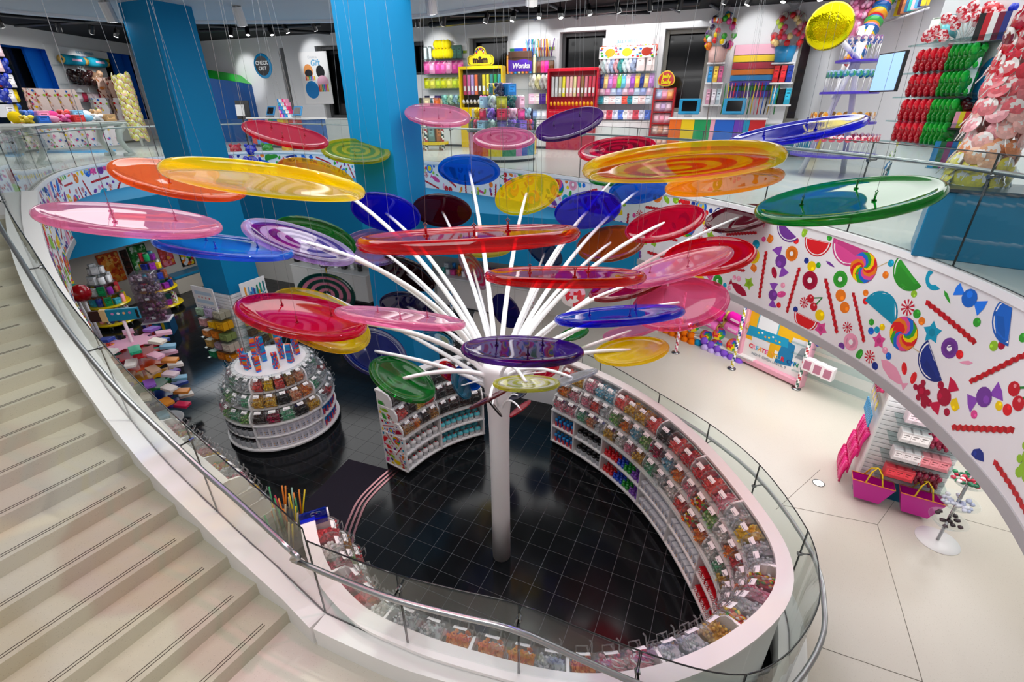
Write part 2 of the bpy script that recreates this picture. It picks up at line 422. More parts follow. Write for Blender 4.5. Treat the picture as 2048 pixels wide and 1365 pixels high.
def art(kind, r):
    """list of (outline, colour) layers inside radius 1"""
    c = r.choice(CANDY); o = []
    if kind == 'ball': o = [(circ(.9), c), (circ(.3, 8, -.3, .35), dark(c, 1.6))]
    elif kind == 'bean': o = [(circ(.95, 14, 0, 0, 1, .55), c), (circ(.3, 8, -.3, .2, 1, .4), dark(c, 1.7))]
    elif kind == 'ring': o = [(circ(.9, 16), c), (circ(.6, 14), dark(c, .8)), (circ(.28, 10), 'ffffff')]
    elif kind == 'egg': o = [(circ(.95, 18), '1f6fd6'), (circ(.72, 16), '7fb8f0'), (circ(.55, 14), 'fdd800')]
    elif kind == 'slice': o = [([(x, y - .4) for x, y in half(1, 14)], dark(c, .8)), ([(x, y - .37) for x, y in half(.9, 12)], 'ffffff'), ([(x, y - .35) for x, y in half(.82, 12)], c)]
    elif kind == 'star': o = [([((1 if i % 2 == 0 else .58) * cos(pi / 2 + pi * i / 5), (1 if i % 2 == 0 else .58) * sin(pi / 2 + pi * i / 5)) for i in range(10)], c), (circ(.35, 8), dark(c, .75))]
    elif kind == 'bear':
        o = [(circ(.3, 8, sx_, .75), c) for sx_ in (-.28, .28)] + [(circ(.42, 10, 0, .48), c), (circ(.5, 12, 0, -.25, .85, 1.1), c)]
        o += [(circ(.24, 8, px_, py_), c) for px_, py_ in ((-.5, .05), (.5, .05), (-.4, -.75), (.4, -.75))] + [(circ(.25, 8, 0, -.25), dark(c, 1.4))]
    elif kind == 'fish': o = [([(-1, .3), (-.75, .05), (-.5, .2), (0, .34), (.6, .25), (.95, 0), (.6, -.25), (0, -.34), (-.5, -.2), (-.75, -.05), (-1, -.3)], c)]
    elif kind == 'stick':
        a, b = strip([(-1 + .1 * i, .02 * (-1) ** i) for i in range(21)], .07); o = [(a[i:i + 2] + b[i:i + 2][::-1], 'd4202a' if i % 2 else 'b81822') for i in range(20)]
    elif kind == 'pop':
        a, b = strip([(-.95 + .06 * i, 0) for i in range(19)], .11); o = [(a[i:i + 2] + b[i:i + 2][::-1], ['e8232a', '16a4c8', 'fdd800', 'e84f9a', 'ffffff'][i % 5]) for i in range(18)] + [([(.13, .02), (1, .02), (1, -.02), (.13, -.02)], '8fb5a8')]
    elif kind == 'swirl':
        o = [([(.0, -.3), (.05, -.3), (.5, -1.0), (.45, -1.0)], 'd8c49a'), (circ(.72, 20, 0, .2), 'e8232a')]
        cs = ['e8232a', 'fdd800', '3aaa35', '1f6fd6', 'e84f9a', 'f58220']
        for k in range(12):
            a0 = 2 * pi * k / 12; ou = [(.72 * q * cos(a0 + 1.9 * q + e), .2 + .72 * q * sin(a0 + 1.9 * q + e)) for e, qs in ((0, [0, .25, .5, .75, 1]), (2 * pi / 12, [1, .75, .5, .25])) for q in qs]
            o.append((ou, cs[k % 6]))
    elif kind == 'cherry': o = [([(-.4, -.2), (.1, .8), (.2, .75), (-.25, -.2)], '2c8a3a'), ([(.35, -.3), (.1, .8), (.2, .85), (.5, -.3)], '2c8a3a'), (circ(.42, 12, -.4, -.45), 'd01f2e'), (circ(.42, 12, .45, -.5), 'd01f2e'), (circ(.12, 6, -.5, -.3), 'f59aa0'), (circ(.12, 6, .35, -.35), 'f59aa0')]
    elif kind == 'worm':
        a, b = strip([(-.95 + .19 * i, .38 * sin(i * .75)) for i in range(11)], .16); c2 = r.choice(CANDY)
        o = [(a[i:i + 2] + b[i:i + 2][::-1], c if (i // 3) % 2 else c2) for i in range(10)]
    elif kind == 'wrap':
        l = dark(c, 1.5); o = [([(-.3, 0), (-.95, .45), (-1, .05), (-.9, -.4)], l), ([(.3, 0), (.95, .45), (1, .05), (.9, -.4)], l), (circ(.45, 12), c), (circ(.18, 8, -.1, .15), l)]
    elif kind == 'mint': o = [(circ(.9, 16), 'ffffff')] + [([(0, 0), (.9 * cos(a), .9 * sin(a)), (.9 * cos(a + .3), .9 * sin(a + .3))], 'd0203a') for a in [i * 2 * pi / 10 for i in range(10)]] + [(circ(.2, 8), 'd0203a')]
    elif kind == 'moon':
        o = [([(.9 * cos(a), .9 * sin(a)) for a in [radians(d) for d in range(-100, 101, 20)]] + [(.15 + .45 * cos(a), .45 * sin(a)) for a in [radians(d) for d in range(90, -91, -30)]], c)]
    elif kind == 'gum': o = [([(-.6, -.5), (-.7, .3), (-.3, .65), (.4, .6), (.7, .2), (.6, -.5)], c), (circ(.2, 6, -.2, .3), dark(c, 1.5))]
    elif kind == 'drop': o = [([(-.9, 0), (-.3, .22), (.5, .14), (.95, 0), (.5, -.14), (-.3, -.22)], c)]
    return o
KINDS = (('swirl', .30, .6), ('stick', .36, 3), ('slice', .24, 6), ('pop', .38, 3), ('fish', .22, 5), ('wrap', .2, 6), ('worm', .2, 5), ('cherry', .16, 5), ('egg', .15, 3),
         ('ring', .13, 9), ('bear', .14, 14), ('moon', .13, 5), ('star', .115, 10), ('gum', .1, 14), ('mint', .09, 8), ('drop', .1, 5), ('bean', .085, 22), ('ball', .09, 24), ('ball', .05, 26))
def candy_print(mapf, length, hfun, seed, scale=1.0, dens=1.0, name='candy_print', parent=None, off=.004):
    """mapf(s, h, w) -> point; hfun(s) -> (h0, h1)"""
    r = random.Random(seed); mb = MB(); grid = {}; cs = .3
    area_ = length * (hfun(length / 2)[1] - hfun(length / 2)[0]) / scale ** 2
    for kind, size, cnt in KINDS:
        want = max(1, int(cnt * area_ * dens * .42)); tries = 0; n = 0
        while n < want and tries < want * 14:
            tries += 1; rad = size * r.uniform(.85, 1.12) * scale; s = r.uniform(0, length); h0, h1 = hfun(s); h = r.uniform(h0, h1); ang = r.uniform(0, 2 * pi)
            long = kind in ('stick', 'pop', 'fish', 'worm', 'wrap', 'drop'); sub = [(s + k * rad * .5 * cos(ang), h + k * rad * .5 * sin(ang), rad * (.34 if long else .9)) for k in ((-2, -1, 0, 1, 2) if long else (0,))]
            m = max(.3 * rad if long else .62 * rad, .03)
            if any(q[1] - m * .4 < h0 or q[1] + m * .4 > h1 or q[0] < m or q[0] > length - m for q in sub): continue
            if any((q[0] - p[0]) ** 2 + (q[1] - p[1]) ** 2 < ((q[2] + p[2]) * .93) ** 2 for q in sub for gx in (-1, 0, 1) for gy in (-1, 0, 1) for p in grid.get((int(q[0] / cs) + gx, int((q[1] + 9) / cs) + gy), ())): continue
            for q in sub: grid.setdefault((int(q[0] / cs), int((q[1] + 9) / cs)), []).append(q)
            n += 1; ca, sa = cos(ang), sin(ang)
            for li, (ol, col) in enumerate(art(kind, r)):
                pts = [mapf(min(max(s + (x * ca - y * sa) * rad, 0), length), min(max(h + (x * sa + y * ca) * rad, h0), h1), off + .0007 * min(li, 5)) for x, y in ol]
                mb.add(pts, [tuple(range(len(pts)))], col)
    return mb.build(name, 'print', parent)

# ---------------------------------------------------------------- black tiled lower floor
def tile_pt(c, r): return W(1040.2, 1119.1, 0) + TA * (c * TILE) - TB * (r * TILE)
low = MB(); low.poly([(-18, -3, -.004), (6, -3, -.004), (6, 20, -.004), (-18, 20, -.004)], '767c82')
floor_low = structure(low.build('floor', 'paint'))
tmb = MB(); tmb.box((0, 0, -.006), (TILE - .0045, TILE - .0045, .012), '111316', ch=.0015)
tile_me = meshof(tmb, 'tile', 'black_stone')
tm = Matrix.Rotation(atan2(TA.y, TA.x), 4, 'Z'); cand = []
for c in range(-62, 14):
    for r in range(-52, 12):
        p = tile_pt(c + .5, r + .5)
        if not (-14 < p.x < 4.2 and 1.6 < p.y < 18): continue
        ell = ((p.x - .2) / 2.75) ** 2 + ((p.y - 4.9) / 2.7) ** 2
        cand.append((0 if ell < 1 else 1, hypot(p.x, p.y), p))
cand.sort(key=lambda q: (q[0], q[1]))
for _, _, p in cand[:300]: inst(tile_me, 'black_stone', 'tile', T3((p.x, p.y, 0)) @ tm, parent=floor_low)
rest = MB()
for _, _, p in cand[300:]: rest.box((0, 0, -.006), (TILE - .0045, TILE - .0045, .012), '111316', T3((p.x, p.y, 0)) @ tm)
stuff(rest.build('tile', 'black_stone', floor_low))

# ---------------------------------------------------------------- cream floor with the oval opening, pit wall and curb
GT = 1.75                                                                    # top of the glass beside the cream floor
ZL, ZE = 1.27, 1.5                                                           # landing at the foot of the stair, white ledge beside it
glass_px = [(612, 1082, 2.43), (700, 1117, 2.43), (800, 1152, 2.43), (920, 1182, 2.43), (1037, 1209, 2.43), (1160, 1257, 2.26), (1284, 1304, 2.08), (1400, 1340, 1.9), (1495, 1350, 1.78), (1560, 1320, GT), (1600, 1280, GT), (1632, 1225, GT), (1640, 1170, GT), (1617, 1064, GT), (1520, 931, GT), (1420, 849, GT), (1320, 788, GT), (1230, 735, GT), (1165, 706, GT)]
rim = [W(x, y, z) for x, y, z in glass_px]
rim_z = spline([(p.x, p.y, p.z) for p in rim], 4)
def foot(zt): return ZC + .2 + (ZE - ZC - .2) * (zt - GT) / (2.43 - GT)
rim_s = [Vector((p.x, p.y, 0)) for p in rim_z]                               # from the stair joint round the front to the back
P0, HS, NS = ZL, (ZU - ZL) / 19, 19
st_px = [(580.6, 1244.1), (519.7, 1188.5), (462.3, 1135.2), (407.7, 1080), (357.9, 1030.8), (309.3, 979.5), (268, 928.2), (228.2, 877), (194.9, 829.5), (165.4, 784.6), (139.7, 742.3), (116.7, 702.6)]
ST = [W(x, y, P0 + i * HS) for i, (x, y) in enumerate(st_px)]
for k in range(12, 20):
    a = radians(-50 + (k - 12) * 2.2); q = ST[-1]; ST.append(Vector((q.x + .4 * sin(a), q.y + .4 * cos(a), P0 + k * HS)))
ND = Vector((-.507, -.862, 0)); TD = Vector((-.862, .507, 0))                # along a nosing towards the far wall; up the flight
back_edge = [(1.15, 8.35, 0), (-.2, 8.9, 0), (-1.2, 9.9, 0), (-1.0, 12.9, 0)]
ST_X, ST_Y = ST[0].x - .05, ST[0].y
lowi = [i for i, p in enumerate(rim_z) if p.z < GT + .04]
lo_rim = [(rim_s[i].x, rim_s[i].y) for i in lowi]
cream = [(lo_rim[0][0], -2.0)] + lo_rim + [(p[0], p[1]) for p in back_edge] + [(3, 14), (14, 14), (14, -2.0)]
mb = MB(); mb.prism(cream, ZC - .06, ZC, 'd9d4ca')
floor_cream = structure(mb.build('floor', 'stone_floor'))
jm = MB()
for (a, b) in (((1755, 1050), (1845, 1365)), ((1755, 1050), (1560, 1010)), ((1845, 925), (1755, 1050)), ((1930, 1040), (2048, 1072)), ((1640, 1295), (1845, 1365)), ((1552, 1020), (1640, 940))):
    A, B = W(*a, ZC), W(*b, ZC); jm.tube([A, B], .004, 4, '8a857a')
o = jm.build('floor_joint', 'paint', floor_cream)
hi_rim = [(p.x, p.y) for p in rim_z if p.z > 2.42]
mb = MB(); mb.prism([(-5.6, -2.6), (ST_X, ST_Y)] + hi_rim + [(hi_rim[-1][0] + .02, -2.0)], ZL - .2, ZL, 'd9d4ca'); structure(mb.build('floor', 'stone_floor'))
mb = MB(); rx0, ry0 = hi_rim[-1]; rx1, ry1 = lo_rim[0]
mb.add([(rx0, -2, ZL), (rx0, ry0, ZL), (rx1, ry1, ZC), (rx1, -2, ZC)], [(0, 3, 2, 1)], 'd9d4ca'); structure(mb.build('floor_ramp', 'stone_floor'))
# pit wall below the curb
wm = MB(); vs = []; n = len(rim_z); wp = Path([(p.x, p.y, 0) for p in rim_z])
def rim_strip(m, o0, o1, dz0, dz1, base=None):
    for i in range(n - 1):
        q = []
        for k in (i, i + 1):
            t = wp.tan(wp.l[k]); p = rim_z[k]; f = foot(p.z)
            q.append([Vector((p.x + t.y * o, p.y - t.x * o, (f + dz) if dz is not None else 0)) for o, dz in ((o0, dz0), (o1, dz0), (o1, dz1), (o0, dz1))])
        m.add(q[0] + q[1], [(j, (j + 1) % 4, (j + 1) % 4 + 4, j + 4) for j in range(4)] + ([(3, 2, 1, 0)] if i == 0 else []) + ([(4, 5, 6, 7)] if i == n - 2 else []), 'f4f3f1')
rim_strip(wm, -.02, .12, None, -.16); wm.sweep([tuple(rim_s[-1])] + back_edge, [(-.02, 0), (.10, 0), (.10, ZC - .01), (-.02, ZC - .01)], 'e9e9ea')
structure(wm.build('wall_pit', 'wallpaint'))
cm = MB(); rim_strip(cm, -.10, .16, -.24, 0); structure(cm.build('trim_1', 'wallpaint'))

# ---------------------------------------------------------------- stairs
stair = MB(); noz = MB()
steps = []
LEN = 6.5
stair_root = structure(bpy.data.objects.new('stair_floor', None)); COL.objects.link(stair_root)
for i in range(NS):
    z0 = P0 + i * HS; a = ST[i]; b = ST[i + 1] if i + 1 < len(ST) else a + TD * .43
    m = MB(); a2 = Vector((a.x, a.y, 0)) - ND * .3; nxt = Vector((b.x, b.y, 0)) - ND * .3
    fwd = (nxt - a2).dot(TD)
    top = [a2, a2 + ND * LEN, a2 + ND * LEN + TD * (fwd + .03), a2 + TD * (fwd + .03)]
    m.prism([(p.x, p.y) for p in top], z0 - .25, z0 + HS, 'bdb8a5')
    stp = m.build('tread', 'stone_stair', stair_root)
    g = MB()
    for off in (.055, .085):
        s0 = Vector((a.x, a.y, z0 + HS + .0005)) + TD * off + ND * .19
        g.tube([s0, s0 + ND * (LEN - .6)], .004, 4, '4a433a')
    g.build('grip_line', 'paint', stp)
# stringer: white beam following the inner side of the flight, then running into the edge of the upper floor
SL = [Vector((p.x, p.y, p.z + .22)) for p in ST]
sl = spline([(p.x, p.y, p.z) for p in SL], 3)
j0 = rim_s[0]
base_line = [(j0.x, j0.y, ZE)] + [(p.x - ND.x * .17, p.y - ND.y * .17, p.z + .09) for p in sl]   # where the glass stands
sm = MB(); pth = [Vector(q) for q in base_line][::-1]                        # downwards, so that right of travel is the stair side
sm.sweep(pth, [(.17, -.55), (.17, 0), (-.2, 0), (-.2, -.55)], 'f1f0ee')
structure(sm.build('trim_2', 'wallpaint'))

# ---------------------------------------------------------------- upper floor slab
edge_px = [(75, 368), (100, 345), (150, 334), (200, 325), (300, 312), (456, 304), (519, 301), (630, 302.5), (700, 307), (870, 325), (1010, 335), (1100, 347), (1225, 366), (1369, 385), (1446, 402), (1570, 432), (1649, 453), (1810, 494), (1977, 563), (2048, 600)]
edge = [Vector((-8.8, 9.0, 0))] + [Vector((W(x, y, ZU).x, W(x, y, ZU).y, 0)) for x, y in edge_px] + [Vector(q) for q in ((4.15, 2.9, 0), (3.6, 1.7, 0), (2.4, .6, 0), (.9, -.1, 0), (-.8, -.4, 0))]
# smooth the traced edge so that it reads as one curve
for _ in range(2):
    edge = [edge[0]] + [edge[i - 1] * .2 + edge[i] * .6 + edge[i + 1] * .2 for i in range(1, len(edge) - 1)] + [edge[-1]]
edge_s = spline(edge, 5)
slab = [(p.x, p.y) for p in edge_s] + [(-.8, -3), (16, -3), (16, 31), (-24, 31), (-24, 7.5), (-9.6, 7.9)]
mb = MB(); mb.prism(slab, 2.72, ZU, 'dfdedb', side='f2f2f2')
floor_up = structure(mb.build('floor', 'stone_upper'))
fas = Path(edge_s)
def fas_map(s, h, w):
    p = fas.at(s); t = fas.tan(s); return (p.x + t.y * w, p.y - t.x * w, h)
lip = MB(); lip.sweep([(p.x, p.y, 0) for p in edge_s], [(0, ZU - .07), (.03, ZU - .07), (.03, ZU + .004), (0, ZU + .004)], 'fafafa')
structure(lip.build('trim_3', 'wallpaint'))
lip = MB(); lip.sweep([(p.x, p.y, 0) for p in edge_s], [(-.05, 2.60), (.02, 2.60), (.02, 2.72), (-.05, 2.72)], 'b9b9ba')
structure(lip.build('trim_4', 'wallpaint'))
fascia = MB(); fascia.sweep([(p.x, p.y, 0) for p in edge_s], [(0, 2.72), (.002, 2.72), (.002, ZU - .07), (0, ZU - .07)], 'f7f6f7')
fas_o = structure(fascia.build('wall_fascia', 'wallpaint'))
stuff(candy_print(fas_map, fas.len, lambda s: (2.74, ZU - .1), 3, 1.05, 1.25, parent=fas_o))
# paper on the pit side of the stair stringer
sp = [Vector((p[0], p[1], p[2])) for p in base_line[10:]]; spp = Path([(p.x, p.y, 0) for p in sp])
zof = Path([(l, p.z, 0) for l, p in zip(spp.l, sp)])
def strz(s):
    for i in range(len(spp.l) - 1):
        if spp.l[i] <= s <= spp.l[i + 1] + 1e-9:
            t = (s - spp.l[i]) / max(spp.l[i + 1] - spp.l[i], 1e-6); return sp[i].z * (1 - t) + sp[i + 1].z * t
    return sp[-1].z
def str_map(s, h, w):
    p = spp.at(s); t = spp.tan(s); k = .2 + w; return (p.x + t.y * k, p.y - t.x * k, strz(s) + h)
fm = MB(); k = 40
pts = [str_map(spp.len * i / k, 0, -.02) for i in range(k + 1)] + [str_map(spp.len * i / k, -1.1, -.02) for i in range(k, -1, -1)]
for i in range(k):
    fm.add([str_map(spp.len * i / k, -.03, .001), str_map(spp.len * (i + 1) / k, -.03, .001), str_map(spp.len * (i + 1) / k, -1.25, .001), str_map(spp.len * i / k, -1.25, .001)], [(0, 1, 2, 3)], 'f7f6f7')
    fm.add([str_map(spp.len * i / k, -.03, -.04), str_map(spp.len * (i + 1) / k, -.03, -.04), str_map(spp.len * (i + 1) / k, -1.25, -.04), str_map(spp.len * i / k, -1.25, -.04)], [(3, 2, 1, 0)], 'f7f6f7')
str_o = structure(fm.build('wall_stringer', 'wallpaint'))
stuff(candy_print(str_map, spp.len, lambda s: (-1.22, -.06), 8, .9, 1.2, parent=str_o))

# ---------------------------------------------------------------- blue bulkhead under the balcony and the two columns
BLUE = '0081b6'
bl = [(-12.2, 8.4), (-11.1, 11.31), (-10.35, 13.41), (-9.66, 15.35), (-1.86, 11.81), (.96, 11.0), (3.35, 9.75), (4.6, 10.2), (2.2, 13.5), (-2, 16), (-7, 19.5), (-13.5, 19.5), (-14, 9)]
bl = [(-12.2, 8.4), (-11.1, 11.31), (-9.66, 15.35), (-1.86, 11.81), (3.05, 9.72), (4.9, 10.4), (2.2, 13.5), (-2, 16), (-7, 19.5), (-13.5, 19.5), (-14, 9)]
mb = MB(); mb.prism(bl, 2.25, 3.4, '0b86b8'); structure(mb.build('wall_bulkhead', 'wallpaint'))
def column(n, c):
    a = Vector((c[0], c[1], 0)); v = -TA; q = [a, a + TB * .8, a + TB * .8 + v * .8, a + v * .8]
    m = MB(); m.prism([(p.x, p.y) for p in q], 0, 7.42, BLUE); return structure(m.build('column', 'wallpaint'))
COL1 = Vector((-6.17, 9.89, 0)); COL2 = Vector((-1.81, 7.9, 0))
column(1, COL1); column(2, COL2)

# ---------------------------------------------------------------- upper ceiling
ring_px = [(-60, 14), (0, 25), (120, 36), (240, 45), (400, 48), (520, 48), (620, 47), (730, 43), (840, 37), (920, 28), (1000, 17), (1080, 8), (1140, 0), (1230, -14)]
ring = [W(x, y, 7.3) for x, y in ring_px]; ring = [(p.x, p.y) for p in spline([(p.x, p.y, 0) for p in ring], 4)]
cen = Vector((-3.4, 6.5)); inner = [((x - cen.x) * .93 + cen.x, (y - cen.y) * .93 + cen.y) for x, y in ring]
tail = [(6.5, 4), (6.5, -4), (-13, -4), (-13, 6)]
mb = MB(); mb.prism(ring + tail, 7.3, 7.38, 'eceeef'); 
mb2 = MB(); structure(mb.build('ceiling', 'wallpaint'))
gm = MB(); gm.sweep([(x, y, 0) for x, y in inner], [(-.05, 7.255), (.05, 7.255), (.05, 7.301), (-.05, 7.301)], 'ffffff'); structure(gm.build('trim_5', 'wallpaint'))
gm = MB(); gm.sweep([(x, y, 0) for x, y in ring], [(-.02, 7.3), (.0, 7.3), (.0, 7.75), (-.02, 7.75)], 'e9eaea'); structure(gm.build('wall_drop', 'wallpaint'))
mb = MB(); mb.box((-3, 14, ZW + .05), (44, 40, .1), '14171c'); structure(mb.build('ceiling', 'navy'))
# ================================================================ upper floor walls
BW = Wall((-9.47, 23.33), (.934, -.357))          # long back wall
BW.o -= BW.n * .5
LW = Wall((-18.0, 10), (0, 1))                    # left wall
RWX = 9.3
RW = Wall((9.2, 20), (-.02, -1))                  # right wall
def wall_holes(name, wall, u0, u1, z0, z1, holes, th=.12, col='eef0f2'):
    """holes: (ua, ub, za, zb)"""
    m = MB(); hs = sorted(holes); cur = u0
    def seg(ua, ub, za, zb):
        if ub - ua > .01 and zb - za > .01: m.box(((ua + ub) / 2, th / 2, (za + zb) / 2), (ub - ua, th, zb - za), col, wall.mat(0, 0))
    for (a, b, c, d) in hs:
        seg(cur, a, z0, z1); seg(a, b, z0, c); seg(a, b, d, z1); cur = b
    seg(cur, u1, z0, z1); return structure(m.build(name, 'wallpaint'))
corner_u = BW.px(300, 100)[0]
cu0 = (Vector((-18, 0, 0)) - BW.o).dot(BW.d) / 1.0
# intersection of the two walls
tL = (Vector((-18.0, 0, 0)).x - BW.o.x) / BW.d.x; UL = tL
tR = (9.25 - BW.o.x) / BW.d.x; UR = tR
wins = [(547, 95, 590, 236), (640, 90, 700, 236), (815, 82, 849, 150), (938, 74, 1016, 150), (1118, 62, 1209, 160), (1326, 55, 1428, 224), (1571, 43, 1700, 246)]
holes = []
for x0, y0, x1, y1 in wins:
    a, b, c, d = BW.rect(x0, y0, x1, y1)
    if x1 == 590: a, b = BW.px(556, 100)[0], BW.px(592, 235)[0]
    if x0 == 1571: a, b = BW.px(1606, 60)[0], BW.px(1700, 60)[0]
    if x0 == 1326: a, b = BW.px(1331, 60)[0], BW.px(1426, 60)[0]
    c = max(BW.px((x0 + x1) / 2, y1)[1], ZU + .95) if y1 < 200 else BW.px(x0 + 10, y1)[1]
    holes.append((a, b, c, BW.px((x0 + x1) / 2, y0)[1]))
wall_holes('wall_back', BW, UL, UR, ZU - 1.4, ZW, holes)
for i, (a, b, c, d) in enumerate(holes):
    r = structure(bpy.data.objects.new('window_%d' % (i + 1), None)); COL.objects.link(r)
    M = BW.mat(0, 0); m = MB()
    m.box(((a + b) / 2, .62, (c + d) / 2), (b - a + 1.2, .02, d - c + 1.2), '05070b', M)
    m.build('pane', 'gloss', r)
    m = MB(); t = .12; g = '8d8b83' if i > 4 else '4b4c4e'
    for (x, z, sx, sz) in ((a + t / 2, (c + d) / 2, t, d - c), (b - t / 2, (c + d) / 2, t, d - c), ((a + b) / 2, d - t / 2, b - a - 2 * t, t), ((a + b) / 2, c + t / 2, b - a - 2 * t, t)):
        m.box((x, .42, z), (sx, .1, sz), g, M, ch=.01)
    m.build('window_frame', 'satin', r)
    m = MB()
    for (x, z, sx, sz) in ((a - .02, (c + d) / 2, .04, d - c), (b + .02, (c + d) / 2, .04, d - c), ((a + b) / 2, d + .02, b - a, .04), ((a + b) / 2, c - .02, b - a, .04)):
        m.box((x, .36, z), (sx, .5, sz), 'c9cbcc', M)
    m.build('reveal', 'wallpaint', r)
# left wall with blue window bays
LU = lambda x, y: LW.px(x, y)
lh = []
for x0, y0, x1, y1 in ((-60, 97, 104, 215), (216, 107, 262, 215)):
    a = LW.px(max(x0, -60), 150)[0]; b = LW.px(x1, y0 + 5)[0]; lh.append((a, b, ZU + .9, LW.px(x1 - 10, y0 + 2)[1]))
wall_holes('wall_left', LW, -4, (BW.pt(UL, 0) - LW.o).dot(LW.d), ZU - 1.4, ZW, lh)
for i, (a, b, c, d) in enumerate(lh):
    r = structure(bpy.data.objects.new('window_%d' % (8 + i), None)); COL.objects.link(r)
    M = LW.mat(0, 0); m = MB()
    m.box(((a + b) / 2, .75, (c + d) / 2), (b - a + 1.5, .02, d - c + 1.2), '0a0d12', M); m.build('pane', 'gloss', r)
    m = MB()
    for (x, z, sx, sz) in ((a - .03, (c + d) / 2, .06, d - c), (b + .03, (c + d) / 2, .06, d - c), ((a + b) / 2, d + .03, b - a, .06), ((a + b) / 2, c - .03, b - a, .06)): m.box((x, .4, z), (sx, .7, sz), '0a6fd8', M)
    m.box((b - .38, .5, (c + d) / 2), (.7, .1, d - c), '0a6fd8', M)
    m.build('reveal', 'wallpaint', r)
# right wall and a lower white partition before it
m = MB(); m.box((9.35, 5, (ZU + ZW) / 2 - .5), (.12, 30, ZW - ZU + 1), 'e6e8ea'); structure(m.build('wall_right', 'wallpaint'))
# black track heads, ducts and tracks under the dark ceiling
duct = MB()
for px0, px1, y0, y1, r_ in ((0, 260, 30, 52, .05), (30, 250, 52, 40, .04), (400, 640, 62, 50, .06), (420, 660, 52, 66, .05), (860, 1400, 50, 4, .09), (900, 1300, 30, 25, .06)):
    duct.tube([W(px0, y0, ZW - .12), W(px1, y1, ZW - .12)], r_, 6, '2a2e34')
for xx in (1010, 1100, 1230, 1330, 1420):
    duct.tube([W(xx, 10, ZW - .05), W(xx + 60, 40, ZW - .05)], .035, 5, '6d7178')
structure(duct.build('trim_6', 'satin'))
head = MB(); head.cyl((0, 0, 0), .075, .26, 10, '0d0e10'); head.tube([(0, 0, .2), (0, .05, .4)], .02, 6, '0d0e10')
head_me = meshof(head, 'lamp_head', 'satin')
lens_mb = MB(); lens_mb.cyl((0, 0, -.004), .06, .006, 10, 'ffffff'); lens_me = meshof(lens_mb, 'lens', 'lamp')
headw = MB(); headw.cyl((0, 0, 0), .09, .3, 10, 'e8e8e6'); headw.tube([(0, 0, .25), (0, .04, .5)], .02, 6, 'dcdcda'); headw_me = meshof(headw, 'lamp_head', 'satin')
TR = [(6, 55), (120, 64), (184, 68), (232, 74), (462, 72), (496, 70), (544, 70), (576, 66), (632, 62), (836, 54), (886, 52), (970, 46), (1024, 42), (1078, 36), (1122, 36), (1180, 30), (1238, 26), (1300, 22), (1358, 20), (1447, 8), (1494, 10), (1566, 4), (1640, 0)]
for i, (x, y) in enumerate(TR):
    p = W(x, y, ZW - .42); t = thing('track_light', 'black cylinder track light, number %d from the left along the wall under the dark ceiling' % (i + 1), 'lamp', M=T3(p) @ RZ(i * .7) @ RX(.35), group='black track lights')
    t['label'] = '%s black cylinder spotlight from the left in the row above the upper walls' % ['first', 'second', 'third', 'fourth', 'fifth', 'sixth', 'seventh', 'eighth', 'ninth', 'tenth', 'eleventh', 'twelfth', 'thirteenth', 'fourteenth', 'fifteenth', 'sixteenth', 'seventeenth', 'eighteenth', 'nineteenth', 'twentieth', 'twenty-first', 'twenty-second', 'twenty-third'][i]
    inst(head_me, '', 'lamp_head', Matrix(), parent=t); inst(lens_me, '', 'lens', Matrix(), parent=t)
for i, (x, y, nm) in enumerate(((227, 44, 'beside the left blue column'), (485, 52, 'between the two blue columns'), (864, 28, 'right of the second blue column'), (1063, 12, 'at the far right edge of the white ceiling'))):
    p = W(x, y, 7.0); t = thing('spot_light', 'white cylinder spotlight hanging from the white ceiling ' + nm, 'lamp', M=T3(p) @ RX(.3))
    inst(headw_me, '', 'lamp_head', Matrix(), parent=t); inst(lens_me, '', 'lens', Matrix.Diagonal((1.2, 1.2, 1, 1)), parent=t)
# wall washers
for x, y in ((75, 200), (165, 150), (500, 150), (630, 120), (880, 110), (985, 180), (1065, 90), (1160, 180), (1250, 110), (1510, 80), (1600, 160)):
    wl = LW if x < 200 else BW; u, z = wl.px(x, y); p = wl.pt(u, ZW - .3, 2.2); spot('wall_wash', p, wl.pt(u, z, 0), 120, 42, rad=.12)
